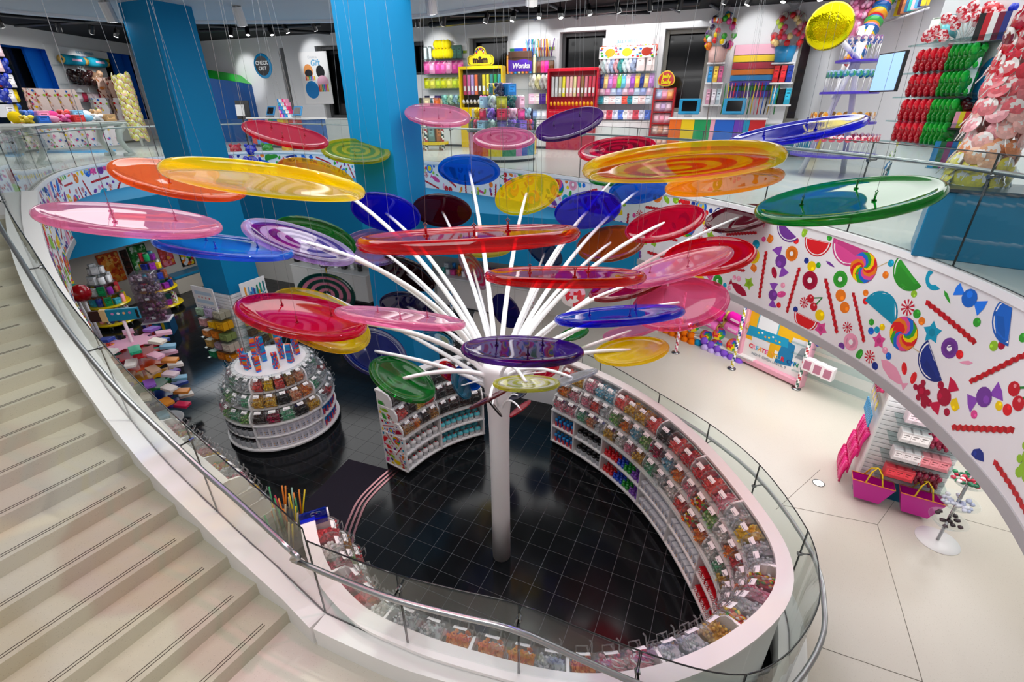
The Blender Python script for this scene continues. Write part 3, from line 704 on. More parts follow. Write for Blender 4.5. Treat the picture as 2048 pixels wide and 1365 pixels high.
# ================================================================ glass balustrades
HANDS = []
def railing(label, path, base, height, joints, hand_off, hand_z, name='glass_railing', side=1, hand_r=.024, every=None):
    """path: Vectors at the foot of the glass (z kept); joints: sorted arc lengths"""
    P = Path([(p.x, p.y, 0) for p in path]); zs = [p.z for p in path]
    def zat(s):
        lo = 0
        while lo < len(P.l) - 2 and P.l[lo + 1] < s: lo += 1
        t = (s - P.l[lo]) / max(P.l[lo + 1] - P.l[lo], 1e-6); return zs[lo] * (1 - t) + zs[lo + 1] * t
    t = thing(name, label, 'railing', tuple(P.at(0).xy) + (zat(0),)); inv = t.matrix_world.inverted()
    L = lambda v: inv @ Vector(v)
    def nrm(s): q = P.tan(s); return Vector((q.y, -q.x, 0)) * side
    js = [0] + joints + [P.len]
    for a, b in zip(js, js[1:]):
        if b - a < .1: continue
        k = max(2, int((b - a) / .12)); m = MB(); e = MB()
        lo = []; hi = []
        for i in range(k + 1):
            s = a + .006 + (b - a - .012) * i / k; p = P.at(s); z = zat(s); lo.append(L((p.x, p.y, z))); hi.append(L((p.x, p.y, z + (height(s) if callable(height) else height))))
        n = [inv.to_3x3() @ nrm(a + (b - a) * i / k) * .006 for i in range(k + 1)]
        for i in range(k):
            m.add([lo[i] + n[i], lo[i + 1] + n[i + 1], hi[i + 1] + n[i + 1], hi[i] + n[i]], [(0, 1, 2, 3)], 'f5faf8', True)
            m.add([lo[i] - n[i], lo[i + 1] - n[i + 1], hi[i + 1] - n[i + 1], hi[i] - n[i]], [(3, 2, 1, 0)], 'f5faf8', True)
        g = m.build('glass_panel', 'glass', t)
        e.tube(hi, .0065, 5, '10181a'); e.tube([lo[0], hi[0]], .005, 4, '15201f'); e.tube([lo[-1], hi[-1]], .005, 4, '15201f'); e.tube(lo, .008, 4, '1c1c1c')
        e.build('glass_edge', 'gloss', g)
    hp = []; k = int(P.len / .12)
    for i in range(k + 1):
        s = P.len * i / k; p = P.at(s) + nrm(s) * hand_off; hp.append(L((p.x, p.y, zat(s) + hand_z)))
    m = MB(); m.tube(hp, hand_r, 10, 'b9bbbd'); m.build('handrail', 'steel', t); HANDS.append((t, [t.matrix_world @ Vector(q) for q in (hp[0], hp[1])]))
    for s in joints:
        p = P.at(s); n = nrm(s); z = zat(s); m = MB(); q = Vector((p.x, p.y, z + hand_z - .03))
        m.tube([L(q - n * .02), L(q + n * (hand_off * .9)), L(q + n * hand_off + Vector((0, 0, .02)))], .008, 6, '6a6c6e')
        M = frame(L(q), inv.to_3x3() @ P.tan(s), Vector((0, 0, 1)), inv.to_3x3() @ n)
        m.cyl((0, 0, -.02), .022, .04, 10, '8a8c8e', M); m.build('bracket', 'metal', t)
    return t
def jat(pathpts, px, z):
    P = Path([(p.x, p.y, 0) for p in pathpts]); out = []
    for x, y in px:
        q = W(x, y, z); q.z = 0; best = min((((P.at(P.len * i / 600)) - q).length, P.len * i / 600) for i in range(601)); out.append(best[1])
    return sorted(out)
rim_b = [Vector((p.x, p.y, foot(p.z))) for p in rim_z]
jz = [(793, 1151, 2.43), (1037, 1209, 2.43), (1284, 1304, 2.08), (1493, 1350, 1.78), (1617, 1064, GT), (1520, 931, GT), (1419, 849, GT), (1320, 788, GT), (1195, 726, GT)]
def rim_height(s):
    i = 0
    while i < len(wp.l) - 2 and wp.l[i + 1] < s: i += 1
    t = (s - wp.l[i]) / max(wp.l[i + 1] - wp.l[i], 1e-6); z = rim_z[i].z * (1 - t) + rim_z[i + 1].z * t; return z - foot(z)
railing('curved glass balustrade with steel handrail on the white curb round the sunken black floor', rim_b, 0, rim_height, sorted(jat(rim_b, [(x, y)], z)[0] for x, y, z in jz), .11, .80)
bl3 = [Vector(p) for p in base_line]
bl3 = [Vector((q.x, q.y, q.z)) for q in spline([tuple(p) for p in bl3[::3]] + [tuple(bl3[-1])], 3)]
_P = Path([(p.x, p.y, 0) for p in bl3])
railing('sloping glass balustrade with grey handrail climbing the white stair stringer', bl3, 0, 1.06, [1.45 * k for k in range(1, int(_P.len / 1.45))] , .13, .93, side=-1)
up_b = [Vector((p.x - 0, p.y, ZU)) for p in edge_s]
_P2 = Path([(p.x, p.y, 0) for p in up_b])
off_b = []
for i in range(len(up_b)):
    s = _P2.l[i]; q = _P2.tan(s); off_b.append(Vector((up_b[i].x - q.y * .05, up_b[i].y + q.x * .05, ZU)))
railing('long glass balustrade with grey handrail along the curved edge of the upper floor', off_b[:-22], 0, 1.07, [1.5 * k for k in range(1, 27)], .12, .9, side=-1)

(ta_, (a0_, a1_)), (tb_, (b0_, b1_)) = HANDS[0], HANDS[1]
iv_ = ta_.matrix_world.inverted(); m = MB(); pp_ = [a0_ + (a0_ - a1_).normalized() * 0, a0_ + (a0_ - a1_) * .6, b0_ + (b0_ - b1_) * .6, b0_]
m.tube([iv_ @ q for q in spline([tuple(q) for q in pp_], 4)], .024, 10, 'b9bbbd'); m.build('handrail', 'steel', ta_)
# ================================================================ candy bins
BINW = .25
def bin_profile(r=.135, n=9):
    pts = [(-.11, 0)]
    for i in range(n + 1):
        a = radians(-90 + 195 * i / n); pts.append((.03 + r * cos(a), r + r * sin(a)))
    pts.append((-.11, .235)); return pts            # (towards the shopper, up)
def make_bin_meshes(w):
    pr = bin_profile(); m = MB(); k = len(pr); hw = w / 2 - .004
    vs = [(-hw, -a, b) for a, b in pr] + [(hw, -a, b) for a, b in pr]
    fs = [(i, (i + 1) % k, (i + 1) % k + k, i + k) for i in range(k)] + [tuple(range(k - 1, -1, -1)), tuple(range(k, 2 * k))]
    m.add(vs, fs, 'f4f6f6', False)
    rim = MB(); rim.tube([(-hw, -a, b) for a, b in pr[1:-1]], .004, 4, 'f2f4f4'); rim.tube([(hw, -a, b) for a, b in pr[1:-1]], .004, 4, 'f2f4f4')
    lb = MB(); R = .137
    def onarc(x, a): return (x, -(.03 + R * cos(a)), .135 + R * sin(a))
    a0, a1 = radians(42), radians(66)
    lb.add([onarc(-hw * .5, a0), onarc(hw * .5, a0), onarc(hw * .5, a1), onarc(-hw * .5, a1)], [(0, 1, 2, 3)], 'ffffff')
    lb.add([onarc(-hw * .42, a0 + .06), onarc(hw * .2, a0 + .06), onarc(hw * .2, a0 + .12), onarc(-hw * .42, a0 + .12)], [(0, 1, 2, 3)], '8a8f96', M=T3((0, -.001, .001)))
    h = MB(); q = [(-.05, -.172, .16), (-.05, -.20, .2), (.05, -.20, .2), (.05, -.172, .16)]; h.tube(q, .006, 5, 'f0f2f2')
    h.tube([(hw * .6, -.10, .25), (hw * .6, -.16, .31), (hw * .45, -.17, .33)], .008, 5, 'eef0f0')
    return meshof(m, 'bin_body', 'clear'), meshof(rim, 'bin_rim', 'film'), meshof(lb, 'bin_label', 'print'), meshof(h, 'tongs', 'film')
BIN = make_bin_meshes(BINW)
def candy_fill(kind, w, seed, cols):
    r = random.Random(seed); m = MB(); hw = w / 2 - .02
    base = [(-hw, .10, .004), (hw, .10, .004), (hw, -.10, .004), (-hw, -.10, .004)]
    top = [(-hw, .10, .15), (hw, .10, .15), (hw, -.13, .10), (-hw, -.13, .10)]
    m.add(base + top, [(3, 2, 1, 0), (4, 7, 6, 5), (3, 7, 4, 0), (1, 5, 6, 2), (2, 6, 7, 3)][1:], dark(cols[0], .8))
    for i in range(46):
        x = r.uniform(-hw, hw); t = r.random(); y = .09 - .24 * t; z = .155 - .03 * t - (.07 * max(0, t - .8) / .2) + r.uniform(-.01, .014); c = r.choice(cols)
        Mx = T3((x, y, z)) @ Matrix.Rotation(r.uniform(0, 3), 4, Vector((r.random(), r.random(), r.random() + .1)))
        if kind == 'ball': m.ball((0, 0, 0), r.uniform(.015, .021), c, 6, 4, M=Mx)
        elif kind == 'bean': m.ball((0, 0, 0), .016, c, 6, 4, (1.7, 1, .9), Mx)
        elif kind == 'stick': m.tube([(-.045, 0, 0), (0, .006, .004), (.045, 0, 0)], .007, 4, c, Mx)
        elif kind == 'ring': m.tube([(.018 * cos(a), .018 * sin(a), 0) for a in [k * pi / 3 for k in range(6)]], .008, 4, c, Mx, closed=True)
        elif kind == 'cube': m.box((0, 0, 0), (.034, .026, .024), c, Mx, ch=.005)
        elif kind == 'wrap':
            m.ball((0, 0, 0), .015, c, 6, 4, (1.3, 1, 1), Mx); m.add([(.018, 0, 0), (.04, .014, 0), (.04, -.014, 0), (-.018, 0, 0), (-.04, .014, 0), (-.04, -.014, 0)], [(0, 1, 2), (3, 5, 4)], c, M=Mx)
    for i in range(10):
        x = r.uniform(-hw, hw); a = r.uniform(-.9, .5); c = r.choice(cols)
        Mx = T3((x, -(.03 + .118 * cos(a)), .135 + .118 * sin(a) - .01)); m.ball((0, 0, 0), .018, c, 6, 4, M=Mx)
    me = meshof(m, 'candy', 'candy'); return me
FILLS = {}
FILL_SPEC = {'red gummy': ('bean', ['d81e2c', 'e8484e', 'b8101e']), 'coral gummy': ('cube', ['f2554f', 'f47b6c', 'e6413f']), 'pink and white': ('stick', ['f7b8c4', 'ffffff', 'ee6d86']),
    'orange slice': ('ring', ['f58a2a', 'f7a648', 'ef6f1e']), 'yellow sour': ('cube', ['f9d21a', 'f6c018', 'fbe250']), 'green sour': ('bean', ['8fc46a', 'c8dca0', '5fae4e']),
    'chocolate': ('ball', ['3a211a', '4b2c20', '2b1712']), 'caramel': ('cube', ['c98d4b', 'd9a765', 'b4762f']), 'mixed foil': ('wrap', ['e8232a', 'fdd800', '1f6fd6', '3aaa35', 'f58220']),
    'white mint': ('ball', ['f3f0ea', 'ffffff', 'e2ded6']), 'blue taffy': ('wrap', ['7fc3dc', 'ffffff', '4aa7c8']), 'mint green taffy': ('wrap', ['7cc59c', 'cfe8da', '43a574']),
    'peach ring': ('ring', ['f7a77a', 'f9c9a0', 'ef8254']), 'rainbow bean': ('bean', ['e8232a', 'fdd800', '1f6fd6', '3aaa35', 'f58220', 'f4f4f4']), 'silver wrapped': ('wrap', ['dfe3e6', 'c8ccd0', 'f6f7f8']),
    'pink taffy': ('wrap', ['f6a6ba', 'fbd3dc', 'ec7f9c']), 'dark liquorice': ('stick', ['1e1a1c', '2b2527', '131012']), 'magenta gummy': ('bean', ['a3123f', 'c41f55', '8a0d34']), 'golden toffee': ('wrap', ['e2a92c', 'f0c85a', 'c98d1c'])}
for i, (k, (kd, cs)) in enumerate(FILL_SPEC.items()): FILLS[k] = candy_fill(kd, BINW, 40 + i, cs)
def put_bin(M, fill, label, group, w=BINW):
    t = thing('candy_bin', label, 'bin', M=M, group=group); S = Matrix.Diagonal((w / BINW, 1, 1, 1))
    inst(BIN[0], '', 'body', S, parent=t); inst(BIN[1], '', 'rim', S, parent=t); inst(BIN[2], '', 'price_label', S, parent=t); inst(BIN[3], '', 'tongs', Matrix(), parent=t)
    stuff(inst(FILLS[fill], '', 'candy', S, parent=t)); return t
# ---------------------------------------------------------------- curved shelf units
DEP = .52
ROWS = [(.80, .13), (1.06, .22), (1.31, .31)]       # (floor height of the row, set-back of its front from the shelf front)
def panel_outline():
    o = [(0, .1), (DEP, .1), (DEP, .78)]
    for z, sb in ROWS:
        f = DEP - sb + .10
        o += [(f - .02, z), (f + .015, z + .07), (f + .005, z + .16), (f - .05, z + .235), (f - .10, z + .25)]
    o += [(.12, 1.58), (0, 1.58)]; return o          # (distance from the back, z)
def shelf_unit(label, back, s0, s1, div, fills, extra, name='candy_shelf', printed_start=False, rowlabel='', cap_w=.13):
    P = Path([(p.x, p.y, 0) for p in back]); o0 = P.at(s0)
    t = thing(name, label, 'shelf', (o0.x, o0.y, 0))
    def at(s, u, z):        # u: distance inwards (left of travel)
        p = P.at(s); q = P.tan(s); return (p.x - q.y * u - o0.x, p.y + q.x * u - o0.y, z)
    def loft(nm, outline, mt, col, a=s0, b=s1, closed=True):
        k = max(2, int((b - a) / .12)); m = MB(); n = len(outline); vs = []; fs = []
        for i in range(k + 1):
            s = a + (b - a) * i / k
            for u, z in outline: vs.append(at(s, u, z))
        for i in range(k):
            for q in range(n): fs.append((i * n + q, i * n + (q + 1) % n, (i + 1) * n + (q + 1) % n, (i + 1) * n + q))
        fs += [tuple(range(n - 1, -1, -1)), tuple(k * n + q for q in range(n))]
        m.add(vs, fs, col); return m.build(nm, mt, t)
    loft('top_cap', [(-.02, 1.55), (cap_w, 1.55), (cap_w, 1.585), (-.02, 1.585)], 'satin', 'fbf7f6')
    loft('back_panel', [(0, .1), (.025, .1), (.025, 1.55), (0, 1.55)], 'wallpaint', 'f2f1f1')
    loft('kick', [(.02, 0), (DEP - .07, 0), (DEP - .07, .1), (.02, .1)], 'satin', '070708')
    for z in (.1, .43): loft('shelf', [(.02, z), (DEP, z), (DEP, z + .025), (.02, z + .025)], 'satin', 'fbfafa')
    for z, sb in ROWS: loft('bin_shelf', [(.02, z - .03), (DEP - sb + .14, z - .03), (DEP - sb + .14, z - .003), (.02, z - .003)], 'satin', 'f7f6f6')
    loft('price_strip', [(DEP, .775), (DEP + .012, .775), (DEP + .004, .80), (DEP - .008, .80)], 'clear', 'eef4f4')
    po = panel_outline(); tri = geometry.tessellate_polygon([[Vector((a, b, 0)) for a, b in po]])
    for i, s in enumerate(div):
        m = MB(); hw = .014; n = len(po); vs = [at(s - hw, u, z) for u, z in po] + [at(s + hw, u, z) for u, z in po]
        c = P.at(s); q = P.tan(s)
        vs = [(v[0], v[1], v[2]) for v in vs]; fs = []
        for tr_ in tri: fs += [tuple(tr_), tuple(j + n for j in reversed(tr_))]
        fs += [(j, (j + 1) % n, (j + 1) % n + n, j + n) for j in range(n)]
        m.add(vs, fs, 'fdfcfc'); d = m.build('divider', 'satin', t)
        if printed_start and i == len(div) - 1:
            def pm(a, h, w, s=s): return Vector(at(s + hw + w + .001, a, h))
            stuff(candy_print(lambda a, h, w: pm(a, h, w), DEP - .02, lambda a: (.14, .78 + (1.5 - .78) * max(0, 1 - a / (DEP * .95)) ** .8), 21, .42, 2.2, parent=d, off=.002))
    ci = 0
    for i in range(len(div) - 1):
        a, b = div[i], div[i + 1]; wd = b - a - .03
        for r, (z, sb) in enumerate(ROWS):
            eff = 1 - (.0)
            n = max(1, round(wd / .235)); 
            for k in range(n):
                s = a + .015 + wd * (k + .5) / n; u = DEP - sb - .02; p = at(s, u, z); q = P.tan(s)
                # chord width shrinks towards the inside of the curve
                e0 = Vector(at(s - wd / n / 2, u, z)); e1 = Vector(at(s + wd / n / 2, u, z)); w = (e1 - e0).length * .97
                M = T3((p[0] + o0.x, p[1] + o0.y, z)) @ frame((0, 0, 0), q, (q.y, -q.x, 0), (0, 0, 1))
                fl = fills(i, r, k); rn = ['bottom', 'middle', 'top'][r]; kn = ['first', 'second', 'third', 'fourth', 'fifth'][k]
                put_bin(M, fl, '%s %s bin, %s row of %s' % (kn, fl, rn, rowlabel % ['first', 'second', 'third', 'fourth', 'fifth', 'sixth', 'seventh', 'eighth', 'ninth', 'tenth', 'eleventh', 'twelfth', 'thirteenth', 'fourteenth', 'fifteenth', 'sixteenth'][i]), 'candy bins on ' + rowlabel.split('bay of ')[-1], w)
        if extra: extra(i, a + .03, b - .03, at, o0, P)
    return t
ZT = 1.56
cin_px = [(630, 1037), (634, 1066), (641, 1094), (659, 1143), (688, 1178), (738, 1230), (793, 1250), (843, 1273), (894, 1291), (1020, 1325), (1094, 1345), (1168, 1352), (1222, 1350), (1317, 1338), (1420, 1296), (1480, 1255), (1527, 1215), (1551, 1174), (1554, 1130), (1540, 1085), (1510, 1035), (1432, 932), (1360, 858), (1282, 798), (1195, 752), (1133, 727)]
ci = [W(x, y, ZT) for x, y in cin_px]; ci = spline([(p.x, p.y, 0) for p in ci], 4)
for _ in range(10): ci = [ci[0]] + [ci[i - 1] * .25 + ci[i] * .5 + ci[i + 1] * .25 for i in range(1, len(ci) - 1)] + [ci[-1]]
cp_ = Path(ci); bk = []
for i in range(len(ci)):
    q = cp_.tan(cp_.l[i]); bk.append(Vector((ci[i].x + q.y * .13, ci[i].y - q.x * .13, 0)))
bk_v = bk
BP = Path(bk_v)
def near(px, z=1.57):
    q = W(px[0], px[1], z); q.z = 0; return min((((BP.at(BP.len * i / 800)) - q).length, BP.len * i / 800) for i in range(801))[1]
dv = [near(q) for q in ((1520, 1000), (1448, 905), (1375, 830), (1275, 765), (1205, 735), (1142, 706))]
tipd = near((1500, 1272))
front = [tipd * i / 6 for i in range(7)]
tip = [tipd + (dv[0] - tipd) * i / 2 for i in (1,)]
divs = front + tip + dv; divs[0] = .03; divs[-1] = BP.len - .02
RIGHT_FILL = {  # bay index -> rows (bottom, middle, top)
    12 - 1: (('mint green taffy', 'peach ring', 'silver wrapped'), ('pink taffy', 'coral gummy', 'silver wrapped'), ('pink taffy', 'blue taffy', 'blue taffy')),
    10: (('white mint', 'pink taffy', 'golden toffee'), ('orange slice', 'blue taffy', 'green sour'), ('golden toffee', 'golden toffee', 'coral gummy')),
    9: (('mint green taffy', 'silver wrapped', 'white mint'), ('magenta gummy', 'blue taffy', 'orange slice'), ('dark liquorice', 'coral gummy', 'red gummy')),
    8: (('coral gummy', 'rainbow bean', 'orange slice'), ('pink and white', 'rainbow bean', 'green sour'), ('red gummy', 'coral gummy', 'pink and white')),
    7: (('mint green taffy', 'golden toffee', 'white mint'), ('orange slice', 'red gummy', 'white mint'), ('yellow sour', 'silver wrapped', 'silver wrapped')),
    6: (('red gummy', 'yellow sour', 'silver wrapped'), ('silver wrapped', 'rainbow bean', 'peach ring'), ('pink taffy', 'silver wrapped', 'rainbow bean'))}
nb = len(divs) - 1
def fill_right(i, r, k):
    j = i
    if j in RIGHT_FILL: rr = RIGHT_FILL[j][r]; return rr[::-1][k % 3]
    if i < 2: return [['red gummy', 'white mint', 'orange slice'], ['caramel', 'green sour', 'coral gummy'], ['red gummy', 'white mint', 'magenta gummy', 'green sour', 'orange slice']][r][(k + 2 * i) % 3]
    return random.Random(i * 31 + r * 7 + k).choice(['pink and white', 'orange slice', 'silver wrapped', 'coral gummy', 'golden toffee', 'white mint'])
# jars, tubes and boxes for the lower shelves
jm = MB(); jm.lathe([(0, 0), (.028, 0), (.03, .01), (.03, .10), (.022, .115), (0, .115)], 8, 'e23b3b', cols=lambda i, q: ['d23038', 'd23038', '2f66c8' if i % 4 == 0 else 'd8414a', '2f9fd8', '2f9fd8'][min(q, 4)]); jm.lathe([(.03, .1), (.032, .105), (.032, .14), (.02, .15), (0, .15)], 8, '1f8fd8')
TUBE = meshof(jm, 'candy_tube', 'gloss')
jm = MB(); jm.lathe([(0, 0), (.05, 0), (.055, .02), (.055, .09), (.045, .105), (.045, .11), (0, .11)], 10, 'b8bcc0'); jm.lathe([(.05, .09), (.05, .125), (.03, .135), (0, .135)], 10, '17181a')
JARB = meshof(jm, 'candy_jar', 'gloss')
def cup(col, dot):
    m = MB(); m.lathe([(0, 0), (.045, 0), (.055, .09), (0, .09)], 10, 'd9dcde'); m.lathe([(.06, .085), (.06, .10), (.045, .125), (.02, .14), (.02, .14)], 10, col); m.lathe([(.02, .14), (0, .146)], 10, dot); return meshof(m, 'domed_cup', 'gloss')
CUPW = cup('f4f4f4', 'd2262e'); CUPT = cup('5fd0de', 'e0262e')
bm_ = MB(); bm_.ball((0, 0, .035), .04, 'ffffff', 8, 5, (1, 1, .95)); bm_.ball((0, 0, .085), .028, 'ffffff', 8, 5); bm_.ball((-.02, 0, .11), .011, 'ffffff', 5, 4); bm_.ball((.02, 0, .11), .011, 'ffffff', 5, 4)
BEARJ = meshof(bm_, 'bear_jar', 'gloss')
bx = MB(); bx.box((0, 0, .065), (.09, .07, .13), 'eeecf4', ch=.006); bx.box((0, -.036, .07), (.06, .004, .07), 'cfd0dc'); [bx.ball((.02 * (k % 3 - 1), -.038, .03 + .03 * (k // 3)), .007, ['d9a23a', '6f7ea8', '333'][k % 3], 5, 4) for k in range(6)]
CBOX = meshof(bx, 'clear_box', 'gloss')
dt = MB(); dt.box((0, 0, .06), (.085, .08, .12), 'c81020', ch=.008); [dt.ball((.022 * (k % 3 - 1), -.041, .025 + .035 * (k // 3)), .009, 'ffffff', 5, 4) for k in range(9)]
DOTB = meshof(dt, 'dotted_box', 'satin')
def rowfill(me, nm, lab, cat, grp, a, b, at, o0, P, zs, us, step, tint=None):
    for z in zs:
        for u in us:
            n = int((b - a) / step)
            for k in range(n):
                s = a + (k + .5) * (b - a) / n; p = at(s, u, z); q = P.tan(s)
                inst(me, '', nm, T3((p[0] + o0.x, p[1] + o0.y, z + .002)) @ frame((0, 0, 0), q, (q.y, -q.x, 0), (0, 0, 1)), lab, cat, grp, tint(k / n, z) if tint else None)
ZS = (.125, .455)
def extra_right(i, a, b, at, o0, P):
    j = nb - 1 - i
    if j == 0: rowfill(TUBE, 'candy_tube', 'red candy tube with blue cap on the low shelves at the back end of the right bin shelf', 'candy tube', 'blue-capped candy tubes', a, b, at, o0, P, ZS, (DEP - .05, DEP - .13), .078)
    elif j == 1: rowfill(JARB, 'candy_jar', 'small grey jar with black lid on the low shelves of the right bin shelf', 'jar', 'black-lidded jars', a, b, at, o0, P, ZS, (DEP - .08, DEP - .2), .115)
    elif j == 2:
        def tint(f, z): f = 1 - f; return 'd81420' if f < .3 + (z > .3) * .12 else '1646c8' if f < .55 else '169a2e' if f < .8 else '7a3fb0'
        rowfill(BEARJ, 'bear_jar', 'glossy bear-shaped candy jar among red, blue, green and purple ones on low shelves', 'jar', 'coloured bear-shaped jars', a, b, at, o0, P, ZS, (DEP - .06, DEP - .15), .085, tint)
    elif j in (3, 4): rowfill(CBOX, 'clear_box', 'small clear box of speckled candy on the low shelves near the tip of the right bin shelf', 'box', 'clear speckled boxes', a, b, at, o0, P, ZS, (DEP - .06, DEP - .15), .098)
    elif j == 5: rowfill(DOTB, 'dotted_box', 'red box with white dots on the low shelves at the tip of the bin shelf', 'box', 'red dotted boxes', a, b, at, o0, P, ZS, (DEP - .06, DEP - .15), .095)
shelf_unit('long white curved candy bin shelf that lines the rim of the black oval floor', bk_v, 0.0, BP.len, divs, fill_right, extra_right, rowlabel='%s bay of long curved shelf')
# white ledge joining the shelf cap to the glass along the front
m = MB(); N_ = 60
for i in range(N_):
    q = []
    for k in (i, i + 1):
        s = dv[0] * .62 * k / N_ ; p = BP.at(s)
        r_ = min(((rp - p).length, j) for j, rp in enumerate(rim_s))[1]
        q += [Vector((p.x, p.y, 1.545)), Vector((rim_s[r_].x, rim_s[r_].y, foot(rim_z[r_].z) - .004))]
    if s > 1.0 and (q[0] - q[1]).length < .6: m.add(q, [(0, 1, 3, 2)], 'f8f6f5')
structure(m.build('trim_7', 'satin'))
# royal blue end bracket at the left end of the front run
e0 = BP.at(.02); q = BP.tan(.02); t = thing('end_bracket', 'royal blue acrylic roll clipped on the end of the white shelf at front left', 'bracket', M=T3((e0.x, e0.y, 1.60)) @ frame((0, 0, 0), q, (-q.y, q.x, 0), (0, 0, 1)))
m = MB(); m.lathe([(0, -.14), (.07, -.14), (.07, .14), (0, .14)], 12, '0a3fe0', T3((-.03, .12, -.02)) @ RX(pi / 2)); m.box((-.02, .12, -.06), (.1, .28, .08), '0a3fe0', ch=.01); m.build('sleeve', 'acrylic', t)
m = MB(); m.lathe([(0, -.01), (.055, -.01), (.055, .01), (0, .01)], 12, 'f4f4f4', T3((-.03, .27, -.02)) @ RX(pi / 2)); m.build('end_cap', 'satin', t)
# free-standing unit left of the trunk
fr = [W(816, 947, .1), W(850, 920, .1), W(887, 897.5, .1), W(930, 880, .1), W(970.4, 868.5, .1)]
fr = spline([(p.x, p.y, 0) for p in fr], 5); FP = Path(fr); lb_ = []
for i in range(21):
    s = FP.len * i / 20; p = FP.at(s); q = FP.tan(s); lb_.append(Vector((p.x - q.y * DEP, p.y + q.x * DEP, 0)))
lb_ = lb_[::-1]; LP = Path(lb_)
LF = {1: (('caramel', 'chocolate', 'orange slice'), ('coral gummy', 'golden toffee', 'chocolate'), ('chocolate', 'caramel', 'caramel')), 0: (('dark liquorice', 'chocolate', 'chocolate'), ('dark liquorice', 'dark liquorice', 'chocolate'), ('dark liquorice', 'chocolate', 'chocolate'))}
def extra_left(i, a, b, at, o0, P):
    if i == 1: rowfill(CUPW, 'domed_cup', 'white domed cup with a red dot on the low shelves of the short curved shelf', 'cup', 'white domed cups', a, b, at, o0, P, ZS, (DEP - .08, DEP - .22), .14)
    else: rowfill(CUPT, 'domed_cup', 'turquoise domed cup with a red dot on the low shelves of the short curved shelf', 'cup', 'turquoise domed cups', a, b, at, o0, P, ZS, (DEP - .08, DEP - .22), .125)
shelf_unit('short white curved candy shelf with candy-print end panel left of the white trunk', lb_, 0, LP.len, [LP.len - .02, LP.len * .52, .02][::-1], lambda i, r, k: LF[i][r][k % 3], extra_left, printed_start=True, rowlabel='%s bay of short shelf by trunk')
# ================================================================ lollipop tree and the hanging lollipop discs
TRX, TRY = -.16, 4.72
def disc_mesh(col, th=.055, rings=None, name='disc', dome=.35):
    """flat acrylic lollipop of radius 1, thick rounded rim; rings: second colour of concentric bands"""
    t = th; m = MB(); n = 48
    prof = [(0, t * dome), (.25, t * dome), (.5, t * dome), (.70, t * dome), (.84, t * .45), (.90, t * .8), (.94, t * 1.0), (.97, t * .92), (.99, t * .55), (1, 0), (.99, -t * .55), (.97, -t * .92), (.94, -t), (.90, -t * .8), (.84, -t * .45), (.70, -t * dome), (.5, -t * dome), (.25, -t * dome), (0, -t * dome)]
    c2 = rings or col
    if rings:
        prof = [(r * .14, t * dome) for r in range(0, 6)] + prof[4:15] + [(r * .14, -t * dome) for r in range(5, -1, -1)]
    k = len(prof); mid = k / 2
    def cols(i, q):
        if not rings: return col
        d = min(q, k - 2 - q); return col if d % 2 == 0 or d > 5 else c2
    m.lathe(prof, n, col, cols=cols if rings else None); return meshof(m, name, 'acrylic')
DM = {}
def dmesh(col, th, rings):
    key = (col, round(th, 3), rings)
    if key not in DM: DM[key] = disc_mesh(col, th, rings)
    return DM[key]
def pix(p):
    d = p - CAM; z = d.dot(CF); return 1024 + F * d.dot(CR) / z, 682.5 - F * d.dot(CU) / z
def disc_pose(cx, cy, a, b, tilt, Dm, mode, depth=None):
    """refine so that the drawn outline of the real disc has the measured middle, length and height"""
    x, y, aa, bb = cx, cy, a, b; th = radians(tilt); ux, uy = cos(th), sin(th)
    for _ in range(6):
        c, n, R = disc_pose0(x, y, aa, bb, tilt, Dm, mode, depth)
        e1 = n.orthogonal().normalized(); e2 = n.cross(e1); q = [pix(c + (e1 * cos(k * pi / 20) + e2 * sin(k * pi / 20)) * R) for k in range(40)]
        l = [p[0] * ux + p[1] * uy for p in q]; w = [-p[0] * uy + p[1] * ux for p in q]
        ml, mw = (max(l) + min(l)) / 2, (max(w) + min(w)) / 2; px_, py_ = ml * ux - mw * uy, ml * uy + mw * ux
        x += cx - px_; y += cy - py_; aa *= a / ((max(l) - min(l)) / 2); bb = min(max(bb * b / max((max(w) - min(w)) / 2, .5), 1), aa * .97)
    return disc_pose0(x, y, aa, bb, tilt, Dm, mode, depth)
def disc_pose0(cx, cy, a, b, tilt, Dm, mode, depth=None):
    """from the outline in the picture to a real disc: centre and normal"""
    dep = depth if depth else F * (Dm / 2) / a
    c = WF(cx, cy, dep); v = (CAM - c).normalized(); R = a * dep / F
    th = radians(tilt); maj = (CR * cos(th) - CU * sin(th)); maj = (maj - v * maj.dot(v)).normalized(); mnr = v.cross(maj).normalized()
    if mnr.dot(CU) < 0: mnr = -mnr
    ct = min(max(b / a, .02), .98); st = sqrt(1 - ct * ct)
    # T: the upper face turns to us; B: the under face does; D: the face leans down towards us like a dish
    n = v * ct + mnr * st if mode == 'T' else (-v * ct + mnr * st if mode == 'B' else v * ct - mnr * st)
    return c, n.normalized(), R
RED, CRIM, PINK, ORG, YEL, GRN, BLU, ROY, NAV, PUR, LAV, TEAL, MAR = 'e0142c', 'd8124a', 'f2a0c4', 'f47a1e', 'ffe600', '149a3c', '1e8cf0', '2430e0', '2a3a9a', '5a1a8a', 'c9b4e4', '1490b0', '8a1236'
